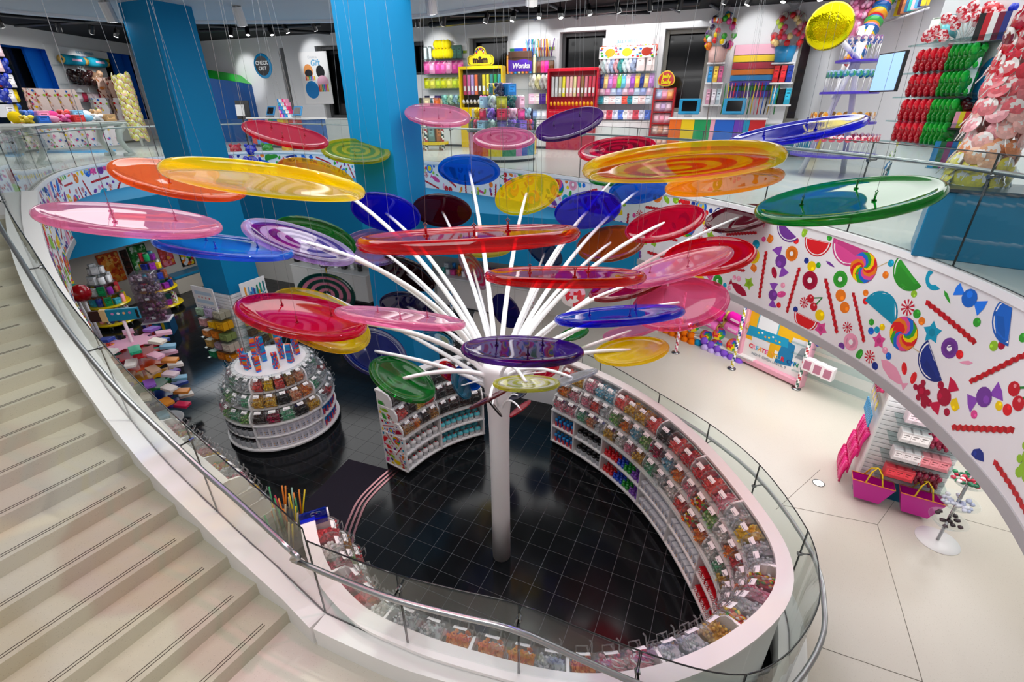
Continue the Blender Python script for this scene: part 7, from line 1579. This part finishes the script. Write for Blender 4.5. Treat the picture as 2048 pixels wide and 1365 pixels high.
gt = thing('giant_lollipop', 'giant crinkled yellow foil lollipop standing in the top of the tall stand', 'lollipop', (LX, LY, ZU + 2.3)); hd = W(1659, 53, ZU + 4.0); v = WF(1659, 53, (Vector((LX, LY, ZU + 3.4)) - CAM).dot(CF)) - Vector((LX, LY, ZU + 2.3))
m = MB(); m.tube([(0, 0, 0), v * .95], .05, 8, 'f2f2f4'); m.build('stick', 'satin', gt); m = MB(); nv = (CAM - (v + Vector((LX, LY, ZU + 2.3)))).normalized(); m.lathe([(0, .09), (.25, .085), (.38, .05), (.42, 0), (.38, -.05), (.25, -.085), (0, -.09)], 32, 'e8d800', T3(v) @ nv.to_track_quat('Z', 'Y').to_matrix().to_4x4()); m.build('head', 'foil', gt)
def strut(px0, px1, depth, name, label, cat, build):
    a, b = WF(px0[0], px0[1], depth), WF(px1[0], px1[1], depth); t = thing(name, label, cat, M=T3(a)); build(t, b - a); return t
def _twist(t, d):
    m = MB(); n = 22; P_ = [d * (i / n) for i in range(n + 1)]; q = d.to_track_quat('Z', 'Y').to_matrix().to_4x4(); L_ = d.length
    for i in range(9): m.lathe([(0, L_ * i / 9), (.16, L_ * i / 9 + .02), (.2, L_ * (i + .5) / 9), (.16, L_ * (i + 1) / 9 - .02), (0, L_ * (i + 1) / 9)], 16, 'fff', q, cols=lambda i2, q2, i=i: [['e8283a', 'f2a01a', 'f2d81a', '1a8a5a'], ['2a90d8', '1a5aa8', 'f28ab0', 'e85a8a'], ['f2c81a', '3aaa4a', '1a7ab8', 'd84a7a']][i % 3][q2])
    m.build('twist', 'gloss', t); m = MB(); m.tube([(0, 0, 0), -d.normalized() * .9], .05, 8, 'f4f4f6'); m.build('stick', 'satin', t)
strut((1702, 128), (1775, -8), 11.0, 'giant_twist', 'giant rainbow twist lollipop leaning out of the tall lollipop stand', 'lollipop', _twist)
def _crys(t, d):
    m = MB(); r = random.Random(3); n = d.normalized(); e1 = n.orthogonal(); e2 = n.cross(e1)
    for i in range(170): a = r.uniform(0, 6.28); q = .17 + .05 * r.random(); p = d * r.random() + (e1 * cos(a) + e2 * sin(a)) * q; m.ball(p, r.uniform(.04, .075), r.choice(['f088b8', 'f4a8cc', 'e870a8', 'f8c0dc']), 5, 4)
    m.tube([(0, 0, 0), d], .17, 10, 'f090bc'); stuff(m.build('crystals', 'gloss', t)); m = MB(); m.tube([(0, 0, 0), -n * 1.1], .05, 8, 'f4f4f6'); m.build('stick', 'satin', t)
strut((1703, 80), (1735, -30), 11.4, 'giant_rock_candy', 'giant pink rock candy stick leaning beside the rainbow twist one', 'lollipop', _crys)
# ---- right hand wall: partition, screen, candy shelves
PWl = Wall(W(1560, 340, ZU).xy + Vector((2.2, 1.6)), (.934, -.357))
a = WF(1692, 165, 14.0); PWl = Wall((a.x, a.y), BW.d.xy); q = (0, PWl.px(1830, 180)[0], ZU, PWl.px(1740, 83)[1])
m = MB(); m.box(((q[0] + q[1]) / 2, .06, (q[2] + q[3]) / 2), (q[1] - q[0], .12, q[3] - q[2]), 'eceeef', PWl.mat(0, 0)); structure(m.build('wall_partition', 'wallpaint'))
q2 = R4(PWl, .5, 1560, 270, 1745, 350); A, B = PWl.pt(q2[0], 0, .5), PWl.pt(q2[1], 0, .5)
rainbow_counter(A, B, None, q2[3] - ZU, 'striped red, pink and teal counter behind the tall lollipop stand', list(zip([1, .8, .6, 1.4, 1.2, .5], ['1a7aa0', '1a90b8', 'f2c81a', 'a81a3a', 'b01c2a', 'f2a0c0'])), back=.6)
a, b = WF(1737, 185, 9.6), WF(1786, 190, 8.9); TV = Wall((a.x, a.y), (b.x - a.x, b.y - a.y)); z0, z1 = a.z, TV.px(1790, 103)[1]; tw = (b - a).length
t = thing('wall_screen', 'pale blue menu screen mounted on the white partition', 'screen', M=TV.mat(tw / 2, z0, 0)); m = MB(); m.box((0, .03, (z1 - z0) / 2), (tw, .06, z1 - z0), '0c0e10', ch=.006); m.build('case', 'satin', t); m = MB(); m.box((0, -.003, (z1 - z0) / 2), (tw - .05, .004, z1 - z0 - .05), '8ab0dc'); m.build('screen', 'screen', t)
# candy-filled clear shelves
a, b = WF(1768, 292, 7.6), WF(1905, 300, 6.4); RS = Wall((a.x, a.y), (b.x - a.x, b.y - a.y)); rw = (Vector((b.x, b.y, 0)) - Vector((a.x, a.y, 0))).length
t = thing('clear_shelf_unit', 'clear shelves of red and green candy along the right wall', 'shelf', M=RS.mat(0, ZU, 0)); rows = [RS.px(1800, y)[1] for y in (282, 240, 192, 146, 93)]
m = MB(); m.box((rw / 2, .34, 1.6), (rw + .3, .03, 3.0), 'e8ecee'); m.build('back', 'satin', t)
for k, z in enumerate(rows):
    m = MB(); m.box((rw / 2, .15, z - ZU - .02), (rw + .2, .36, .02), 'd8ecec'); m.build('glass_shelf', 'glass', t)
    if k < 4:
        for j, (c, f0, f1, nm) in enumerate((('d0142a', 0, .46, 'red'), ('149a2c', .46, .78, 'green'))):
            n = 5
            for i in range(n):
                inst(LUMP, '', 'candy_heap', RS.mat(rw * (f0 + (f1 - f0) * (i + .5) / n), z, -.12) @ S(rw * (f1 - f0) / n * 1.25, .24, .26), '%s bag of glossy candy on the %s clear shelf at right' % (nm, ['lowest', 'second', 'third', 'top'][k]), 'candy bag', '%s candy bags on the %s clear shelf' % (nm, ['lowest', 'second', 'third', 'top'][k]), c)
for k, (x, c) in enumerate(((.12, 'd8ead8'), (.30, '6ac8d0'))): inst(TUBJ, '', 'glass_jar', RS.mat(rw * x, rows[4], -.12) @ S(.2, .2, .3), '%s jar on the topmost clear shelf at right' % ['pale green', 'turquoise'][k], 'jar', None, c)
# ---- lollipop trees at right
def lolly_tree(base, top_, Rb, label, seed, n=130):
    t = thing('lollipop_bush', label, 'lollipop tree', M=T3(base)); d = top_ - base; r = random.Random(seed); m = MB(); m.tube([(0, 0, 0), d], .05, 8, 'f2f2f2'); m.build('stem', 'satin', t)
    bands = [(1.0, ['7a1028', 'c81a3a']), (.86, ['d81e30', 'e8384a']), (.72, ['f2707a', 'f08a90']), (.58, ['f4a8b0', 'f8c0b8']), (.48, ['f2a070', 'f4b890']), (.36, ['f2e020', 'e8d830']), (.24, ['a8d050', '8ac060']), (.13, ['2a90a0', '1a7ab0']), (.0, ['2a2c3a', '4a4048'])]
    ms = {}
    for k in range(n):
        f = (k + r.random()) / n; a = k * 2.4 + r.uniform(-.3, .3); c = next(cs for th_, cs in bands if f >= th_ - .07) if f > .0 else bands[-1][1]; c = r.choice(c)
        if c not in ms: ms[c] = meshof(swirl_pop([c, 'f8f4f0', c, dark(c, .8)], .5, .5, .12), 'lollipop', 'gloss')
        rad = Rb * (1.05 - .35 * f) * r.uniform(.75, 1.0); dirv = Vector((cos(a), sin(a), r.uniform(-.25, .2))).normalized()
        p = d * f + dirv * rad; nr = (dirv + Vector((0, 0, r.uniform(-.1, .5)))).normalized(); up = Vector((r.uniform(-.3, .3), r.uniform(-.3, .3), 1)); z = (up - nr * up.dot(nr)).normalized(); y = -nr; x = y.cross(z)
        inst(ms[c], '', 'lollipop', frame(p, x, y, z) @ S(.17, .17, .17), parent=t)
    return t
b0 = W(1895, 500, ZU); lolly_tree(b0, Vector((b0.x, b0.y, 6.42)), .30, 'tall cone of swirl lollipops graded from red through yellow to grey, at far right', 4, 260)
b0 = W(1802, 366, ZU); lolly_tree(b0, Vector((b0.x, b0.y, 6.75)), .34, 'second graded cone of swirl lollipops, left of the tall one', 5, 220)
# low teal plinth and glass gift shelves
p0, p1 = W(1893, 545, ZU), W(2060, 560, ZU); TP = Wall((p0.x + .12, p0.y + .55), (.80, -.6)); t = thing('teal_plinth', 'low teal display plinth behind the tall lollipop cone', 'plinth', M=TP.mat(.0, ZU, 0)); m = MB(); m.box((.75, .35, .34), (1.6, .7, .68), '0c7ca8', ch=.01); m.build('block', 'satin', t); m = MB(); m.box((.75, .35, .70), (1.66, .76, .03), '2a3a42'); m.build('top', 'satin', t)
GSx = Wall(WF(1890, 190, 6.6).xy, (.75, -.66)); 
for k, (y, x0, x1) in enumerate(((85, 1900, 2070), (187, 1888, 2070), (262, 1895, 2060), (338, 1850, 2040))):
    q = R4(GSx, 0, x0, y - 2, x1, y + 2); s = thing('glass_shelf', '%s of the glass gift shelves behind the tall lollipop cone' % ['topmost', 'second', 'third', 'lowest'][k], 'shelf', M=GSx.mat((q[0] + q[1]) / 2, (q[2] + q[3]) / 2, 0)); m = MB(); m.box((0, 0, 0), (q[1] - q[0], .45, .02), 'd8e8ee'); m.build('board', 'glass', s)
def onS(x, y, w=0): u, z = GSx.px(x, y, w); return GSx.mat(u, z, w)
def striped(name, label, M, w, d, h, cols, cat='gift box', lid=None):
    t = thing(name, label, cat, M=M); m = MB(); n = len(cols)
    for k, c in enumerate(cols): m.box((-w / 2 + w * (k + .5) / n, 0, h / 2), (w / n, d, h), c)
    m.build('box_body', 'satin', t)
    if lid: m = MB(); m.box((0, 0, h + .02), (w + .02, d + .02, .05), lid, ch=.008); m.build('lid', 'satin', t)
    return t
RB = ['1a5a9a', 'd82a3a', 'f2d21a', 'f4b0c0', '1a8ac0', '7a2a6a', '16707a']
g = striped('gift_box', 'rainbow striped gift box with red and blue bows on the topmost glass shelf', onS(1985, 82), .42, .3, .3, ['16181c', 'c81a2a', 'f4f4f4', '7a1a3a', '2a3a8a', 'f4f4f4', 'c81a2a'])
for x, c in ((-.12, 'c81a24'), (.14, '1a3ac8')):
    m = MB(); 
    for k in range(7): m.ball((x + .06 * cos(k * .9), .05 * sin(k * .9), .34), .06, c, 7, 5)
    m.build('bow', 'satin', g)
striped('tall_gift_box', 'tall red printed box at the far right of the topmost glass shelf', onS(2044, 80, .1), .22, .25, .75, ['d81a3a', 'e8284a', '1a5a6a', '16607a'])
t = thing('lollipop_fan', 'fan of red and white swirl lollipops on the topmost glass shelf', 'lollipop display', M=onS(1925, 84, .05)); r = random.Random(2); fm_ = meshof(swirl_pop(['c81a30', 'f8e8ea', 'd83a4a', 'f4c8cc'], 1.5, .5, .12), 'lollipop', 'gloss')
for k in range(44): a = radians(r.uniform(10, 170)); q = r.uniform(.22, .42); inst(fm_, '', 'lollipop', T3((q * cos(a), r.uniform(-.06, .06), q * sin(a))) @ RY(pi / 2 - a) @ S(.11, .11, .11), parent=t)
t = thing('hat_box', 'round striped hat box tipped to show its bright blue lid on the second glass shelf', 'box', M=onS(1985, 160, .1)); m = MB(); Mx = RZ(.5) @ RY(pi / 2); m.lathe([(0, -.02), (.26, -.02), (.26, .06), (0, .06)], 36, '1a9cd8', Mx @ S(1, 1, -1), smooth=False); m.build('lid', 'satin', t); m = MB(); m.lathe([(.25, .0), (.25, .42), (0, .42)], 36, 'fff', Mx, cols=lambda i, q: ['a01a30', 'f2d21a', '1a7ab8', 'f2a0b0', 'f2d21a', '1a6aa8', '16506a', 'f2c81a', '1a5a9a'][i % 9], smooth=False); m.build('drum', 'satin', t)
m = MB(); m.lathe([(.262, .05), (.27, .06), (.262, .07)], 36, 'f2e8d0', Mx @ S(1, 1, -1)); m.build('trim', 'satin', t)
striped('white_card_box', 'slim white box standing left of the round hat box', onS(1927, 188, .1), .11, .1, .42, ['fafafa', 'f0f0f2'])
g = striped('gift_hamper', 'striped open hamper of gifts on the third glass shelf', onS(1940, 256, .1), .4, .3, .2, ['f2a0b8', 'f2d21a', 'd82a3a', 'f2702a', '1a90c8', '1a8ac0', 'f2c81a', '16506a'])
m = MB(); r = random.Random(7)
for k in range(14): m.ball((r.uniform(-.17, .17), r.uniform(-.1, .1), .22 + r.uniform(0, .1)), .07, r.choice(['2a9ac8', 'c8183a', 'f4f4f4', '1a1c24', 'e85a6a']), 6, 4)
stuff(m.build('goods', 'film', g)); m = MB(); m.box((0, 0, -.01), (.46, .36, .025), '16181c'); m.build('tray', 'satin', g)
striped('striped_basket', 'deep striped basket with a yellow cord on the lowest glass shelf', onS(1905, 336, .15), .55, .35, .34, ['1a7ab0', '16603a', '7a1a5a', '1a6aa8', 'f2d21a', 'f4b0c8', '1a7ab8', 'c8a01a', '8a1a2a'])
# ---- books of ribbon high on the right wall
RH = Wall((9.28, 20), (0, -1))
for k, c in enumerate(('b81a2a', 'e8eef2', 'c8d8e8', 'f2d82a', '8a4a3a', 'c87a4a', '1a6a9a', '2ac0b0', 'f4c8d0', '5ab0e0', '1a3a8a', 'e8d02a')):
    p = WF(1772 + 7 * k, 40 - 2.6 * k, 12.0 - .25 * k); o = inst(CARTON, '', 'gift_roll', T3(p) @ RZ(-1.2) @ S(.1, .1, .62), '%s wrapping roll from the left on the high ledge at upper right' % ORD[k], 'roll', 'wrapping rolls', c)
p0, p1 = WF(1768, 44, 12.0), WF(1858, 14, 9.2); t = thing('high_ledge', 'thin clear ledge of wrapping rolls high on the right wall', 'ledge', M=T3(p0)); m = MB(); m.tube([(0, 0, -.02), p1 - p0 - Vector((0, 0, .02))], .02, 6, 'eef0f2'); m.build('rail', 'satin', t)

# ================================================================ upper left: apparel, checkout sign, desk
q = R4(LW, .05, 118, 97, 218, 240); b, zz = bay(LW, q, 'apparel bay between the two blue windows', nsh=4, depth=.45); u0, u1 = q[0], q[1]
header(LW, .06, R4(LW, .06, 120, 99, 214, 118), "white bay sign lettered KID'S APPAREL with a colour strip", "KID'S APPAREL", '6aa8c8')
for k, x in enumerate((.3, .75)): inst(roll_mesh('1a90b0' if k == 0 else '2ab0d0'), '', 'roll_pillow', LW.mat(u0 + (u1 - u0) * x, zz[3] + .2, .3) @ S(.95, .9, .9), '%s turquoise candy roll pillow on the apparel bay' % ORD[k], 'pillow', 'roll pillows of the apparel bay')
fillrow(LW, u0 + .4, u1 - .7, zz[2], .3, 'l', 3, (.6, .5, .5), ['2a1a1a', '3a1c1c', 'c8a080'], 'dark plush hat with red trim on the apparel bay shelf', 'hat', 'plush hats'); fillrow(LW, u0 + .3, u1 - .9, zz[1], .3, 'p', 5, (.4, .4, .36), ['e8d8e0', 'c83a5a', 'f0e0e4'], 'folded pink garment in the apparel bay', 'garment', 'folded garments')
garm = MB(); r = random.Random(4)
n_ = 8
vs = [(.28 * (i / 3 - 1) * (1 + .25 * j / 7), -.05 * ((i + j) % 2) - .02, -1.0 * j / 7) for j in range(8) for i in range(7)]
fs = [(j * 7 + i, j * 7 + i + 1, (j + 1) * 7 + i + 1, (j + 1) * 7 + i) for j in range(7) for i in range(6)]
garm.add(vs, fs, 'f6f2f4', True)
for k in range(46): i, j = r.randrange(6), r.randrange(7); a, b_, c_, d_ = [Vector(vs[q]) for q in fs[j * 6 + i]]; s, tt = r.uniform(.2, .8), r.uniform(.2, .8); p = a.lerp(b_, s).lerp(d_.lerp(c_, s), tt); garm.add([(p.x + .045 * cos(g), p.y - .008, p.z + .04 * sin(g)) for g in [q * pi / 3 for q in range(6)]], [tuple(range(6))], r.choice(CANDY))
GARM = meshof(garm, 'garment', 'cloth')
garm2 = MB(); garm2.add(vs, fs, 'e8c8b8', True)
for k in range(60): i, j = r.randrange(6), r.randrange(7); a, b_, c_, d_ = [Vector(vs[q]) for q in fs[j * 6 + i]]; p = a.lerp(c_, r.random()); garm2.add([(p.x + .05 * cos(g), p.y - .008, p.z + .04 * sin(g)) for g in [q * pi / 3 for q in range(6)]], [tuple(range(6))], r.choice(['a8402a', 'c8783a', '6a2a2a', 'd8a070', '3a1c20']))
GARM2 = meshof(garm2, 'garment', 'cloth')
def hang(px_, off, me, n, x0, x1, y, label, grp, wall=LW, sc=1.0, tints=None):
    for k in range(n):
        u, z = wall.px(x0 + (x1 - x0) * k / max(1, n - 1), y, off); inst(me, '', 'hanging_garment', wall.mat(u, z, off + .04 * (k % 3)) @ RZ(.5 * (-1) ** k) @ S(sc, sc, sc), label, 'garment', grp, tints[k % len(tints)] if tints else None)
hang(None, .6, GARM2, 5, 205, 236, 156, 'brown patterned garment hung at the right of the apparel bay', 'brown garments', sc=1.7)
hang(None, .7, GARM, 4, 178, 222, 196, 'candy-print bag or dress on the apparel bay floor rail', 'candy-print dresses', sc=1.0)
# clothes rail with spotted dresses, and the curvy grey table before it
c0 = W(150, 305, ZU); t = thing('clothes_rail', 'low rail with candy-print dresses behind the curvy grey table', 'rail', (c0.x, c0.y, ZU)); m = MB(); m.tube([(-1.1, .1, 0), (-1.1, .1, 1.25), (1.1, .1, 1.25), (1.1, .1, 0)], .025, 6, 'c8ccd0'); m.build('frame', 'metal', t); m = MB(); m.box((0, .1, .03), (2.4, .6, .06), '5ab0e8'); m.build('base', 'satin', t)
vv = Wall((c0.x, c0.y), (.75, .66))
for k in range(11): inst(GARM, '', 'hanging_garment', vv.mat(-1.15 + .23 * k, ZU + 1.2, .02 + .03 * (k % 2)) @ RZ(.4 * (-1) ** k) @ S(.8, .8, 1.02), 'candy-print dress on the low rail behind the grey table', 'garment', 'dresses on the low rail', ['f4f0f2', 'f0e4e8', 'e8e4e0'][k % 3])
for k in range(9): inst(GARM if k % 2 else GARM2, '', 'hanging_garment', LW.mat(LW.px(52 + 11 * k, 190, 1.4)[0], LW.px(100, 178, 1.4)[1], 1.4 + .1 * (k % 2)) @ RZ(.5 * (-1) ** k) @ S(1.0, 1.0, .95), 'patterned top on the tall rail before the left blue window', 'garment', 'tops on the tall rail', ['f4f0f4', 'd8c8c0'][k % 2])
ta, tb = W(92, 330, ZU), W(263, 312, ZU); d = (tb - ta); w = d.length; d.normalize(); M = frame(ta, d, Vector((-d.y, d.x, 0)), (0, 0, 1)); t = thing('curvy_table', 'grey table with curvy cartoon legs behind the upper left railing', 'table', M=M); m = MB(); m.box((w / 2, .45, 1.0), (w + .5, 1.0, .14), 'b8bcb8', ch=.06); m.build('tabletop', 'satin', t)
for x, s in ((0, 1), (w, -1)):
    for y in (.05, .85): m = MB(); m.tube([(x + s * .12, y, 0), (x - s * .1, y, .06), (x + s * .05, y, .25), (x + s * .18, y, .5), (x + s * .12, y, .75), (x - s * .1, y, .95)], [.12, .1, .08, .09, .1, .12], 8, 'c4c8c4'); m.build('leg', 'satin', t)
for k in range(16): inst([LUMP, CARTON, PLUSH][k % 3], '', 'table_goods', M @ T3((w * (k % 8 + .5) / 8, .25 + .4 * (k // 8), 1.07)) @ S(.34, .3, .2 + .12 * (k // 8)), 'bright toy pack in the %s row on the curvy grey table' % ['front', 'rear'][k // 8], 'toy pack', 'toys on the table, %s row' % ['front', 'rear'][k // 8], ['f2d21a', 'e84f9a', 'f4f4f4', '2a6ac8', 'd83a3a', 'c8a070', 'f2a0c0', '8ac8e8'][(k * 3) % 8])
for i, (x0, x1) in enumerate(((-60, 100), (225, 290))): a, b_ = LW.px(x0, 290, .6)[0], LW.px(x1, 290, .6)[0]; cabinet(LW, a, b_, .6, ZU, .95, '%s white cabinet along the left wall of the upper floor' % ['long', 'short'][i], 'eceef0')
for k in range(14): inst([CARTON, LUMP, POUCH][k % 3], '', 'shelf_goods', LW.mat(LW.px(4 + 2 * k, 200, .5)[0], LW.px(10, 235 - 30 * (k % 5), .5)[1], .5 + .1 * (k % 2)) @ S(.36, .3, .4), 'toy or candy pack on the white shelves at the far left edge', 'pack', 'packs at the left edge', ['f4f4f6', '1a3ab8', 'd83a3a', 'e8c8d0', '2a6ac8', 'f2d21a'][k % 6])
# yellow candy column at the right of the apparel bay
pt_ = W(275, 245, ZU + 1); lt = thing('swirl_column', 'column of pale yellow swirl lollipops left of the left blue column', 'lollipop tree', M=T3(Vector((-15.2, 21.4, ZU)))); m = MB(); m.tube([(0, 0, 0), (0, 0, 2.6)], .05, 8, 'eeeeee'); m.build('stem', 'satin', lt); yl = meshof(swirl_pop(['e8e070', 'f4f0d0', 'd8d850', 'e8b8a0'], 0, .5, .14), 'lollipop', 'gloss'); r = random.Random(3)
for k in range(90): a = k * 2.4; z = .3 + 2.3 * k / 90; inst(yl, '', 'lollipop', T3((.28 * cos(a), .28 * sin(a), z)) @ RZ(a + pi / 2) @ RX(r.uniform(-.4, .4)) @ S(.26, .26, .26), parent=lt)
# check out sign
c = BW.pt(*BW.px(526, 132, 2.0), 2.0); t = thing('hanging_sign', 'round dark sign with a blue rim lettered CHECK OUT hung from the ceiling', 'sign', M=T3(c) @ RZ(-.35)); m = MB(); m.lathe([(0, -.03), (.42, -.03), (.44, 0), (.42, .03), (0, .03)], 32, '1a94d0', RX(pi / 2)); m.build('rim', 'satin', t); m = MB(); m.lathe([(0, .035), (.34, .035), (.34, .03)], 32, '1a1c22', RX(pi / 2), smooth=False); m.lathe([(0, -.035), (.34, -.035), (.34, -.03)], 32, '1a1c22', RX(pi / 2), smooth=False); m.build('face', 'satin', t); text('CHECK\nOUT', .19, SX(0, 0, -.04), 'f8f8f8', t, bold=.006)
m = MB(); m.tube([(0, 0, .42), (0, 0, 2.1)], .006, 5, 'c8ccd0'); m.build('cable', 'metal', t)
# gift poster on the back wall
q = R4(BW, .03, 604, 103, 660, 208); t, w, h = sign_panel(BW, q, 'white wall poster with striped gift drums and Create a Gift lettering', .03, 'gift_poster', 'fafafa', .03); text('Create a', h * .07, SX(-.02, h * .90, -.017), 'd8dce0', t, bold=.002); text('Gift', h * .16, SX(.08, h * .79, -.017), '5ab0e0', t, bold=.004, shear=.2); m = MB()
def dsk(x, z, rx, rz, c, k): m.add([(w * x + rx * cos(a), -.0156 - k * .0008, h * z + rz * sin(a)) for a in [j * pi / 10 for j in range(20)]], [tuple(range(20))], c)
dsk(.2, .62, .22, .24, '1a1c20', 1); dsk(-.22, .64, .24, .26, 'f2a05a', 1); dsk(-.22, .60, .2, .14, '2a2a30', 2)
for k, c_ in enumerate(('e8503a', 'f2a03c', '3aaa6a', '2a8ad8', 'e84f9a', 'f2d21a')): m.add([(w * (-.36 + .06 * k), -.018, h * .46), (w * (-.31 + .06 * k), -.018, h * .46), (w * (-.31 + .06 * k), -.018, h * .54), (w * (-.36 + .06 * k), -.018, h * .54)], [(0, 1, 2, 3)], c_); m.add([(w * (.06 + .06 * k), -.0185, h * .24), (w * (.11 + .06 * k), -.0185, h * .24), (w * (.11 + .06 * k), -.0185, h * .38), (w * (.06 + .06 * k), -.0185, h * .38)], [(0, 1, 2, 3)], c_)
dsk(.24, .42, .3, .26, 'f0b8d0', 2); dsk(-.18, .28, .36, .34, '1a8ad8', 4); m.build('print', 'print', t)
# blue and green curved booth
c = W(452, 283, ZU); t = thing('curved_booth', 'blue curved booth wall with a bright green rim beyond the left blue column', 'booth', (c.x - .3, c.y + .9, ZU)); m = MB(); n = 18; pts = [(1.9 * cos(a), 1.5 * sin(a)) for a in [radians(-165 + 150 * k / n) for k in range(n + 1)]]
zt = lambda k: 2.9 - .55 * k / n
for k in range(n): m.add([(pts[k][0], pts[k][1], 0), (pts[k + 1][0], pts[k + 1][1], 0), (pts[k + 1][0], pts[k + 1][1], zt(k + 1)), (pts[k][0], pts[k][1], zt(k))], [(0, 1, 2, 3)], '0f5aa8', True)
m.build('wall_shell', 'satin', t); m = MB()
for k in range(n): q0, q1 = pts[k], pts[k + 1]; m.add([(q0[0], q0[1] - .02, zt(k)), (q1[0], q1[1] - .02, zt(k + 1)), (q1[0] * .8, q1[1] * .7 + .3, zt(k + 1) + .32), (q0[0] * .8, q0[1] * .7 + .3, zt(k) + .32)], [(0, 1, 2, 3)], '1ec83a', True)
m.build('green_rim', 'satin', t); m = MB(); m.box((-1.2, -1.2, 1.2), (.16, .06, 2.4), '1a7a1e', RZ(.0)); m.build('green_stripe', 'satin', t)
p = WF(478, 207, 19.5); t = thing('menu_stand', 'black lectern stand with a white notice beside the blue booth', 'stand', M=T3((p.x, p.y, ZU))); m = MB(); m.tube([(0, 0, 0), (0, 0, 1.1)], .03, 6, '1a1c20'); m.build('pole', 'satin', t); m = MB(); m.box((0, 0, 1.35), (.55, .05, .7), '14161c', RX(-.15)); m.build('board', 'satin', t); m = MB(); m.box((-.1, -.035, 1.33), (.34, .01, .42), 'eef0f2', RX(-.15)); m.build('notice', 'print', t)
# gummy bears on the blue ledge
for k, (x, y, c_, nm) in enumerate(((483, 347, 'd8143c', 'red'), (513, 347, '1428b8', 'royal blue'), (545, 344, '149a2a', 'green'), (584, 343, 'f2b414', 'yellow'), (626, 343, 'b8122a', 'dark red'))):
    p = W(x, y, 3.4); t = thing('gummy_bear', 'big glossy %s gummy bear statue on the blue ledge' % nm, 'statue', (p.x, p.y, 3.4)); m = MB(); fc = atan2(-p.y, -p.x); Rm = RZ(fc + pi / 2)
    m.ball((0, 0, .36), .26, c_, 14, 9, (1, .9, 1.25), Rm); m.ball((0, -.02, .80), .2, c_, 14, 9, (1, .95, 1), Rm); m.ball((0, -.2, .76), .08, c_, 8, 6, M=Rm)
    for s in (-1, 1): m.ball((s * .14, 0, .97), .07, c_, 8, 6, M=Rm); m.ball((s * .24, -.12, .5), .1, c_, 8, 6, (1, 1, 1.3), Rm); m.ball((s * .16, -.2, .12), .12, c_, 8, 6, (1, 1.2, 1), Rm)
    m.build('bear_body', 'gloss', t)
# ================================================================ keep every label within sixteen words
for o in SC.objects:
    l = o.get('label')
    if l and len(l.split()) > 16:
        w = [x for x in l.split() if x not in ('the', 'a', 'an')]
        o['label'] = ' '.join(w[:16])
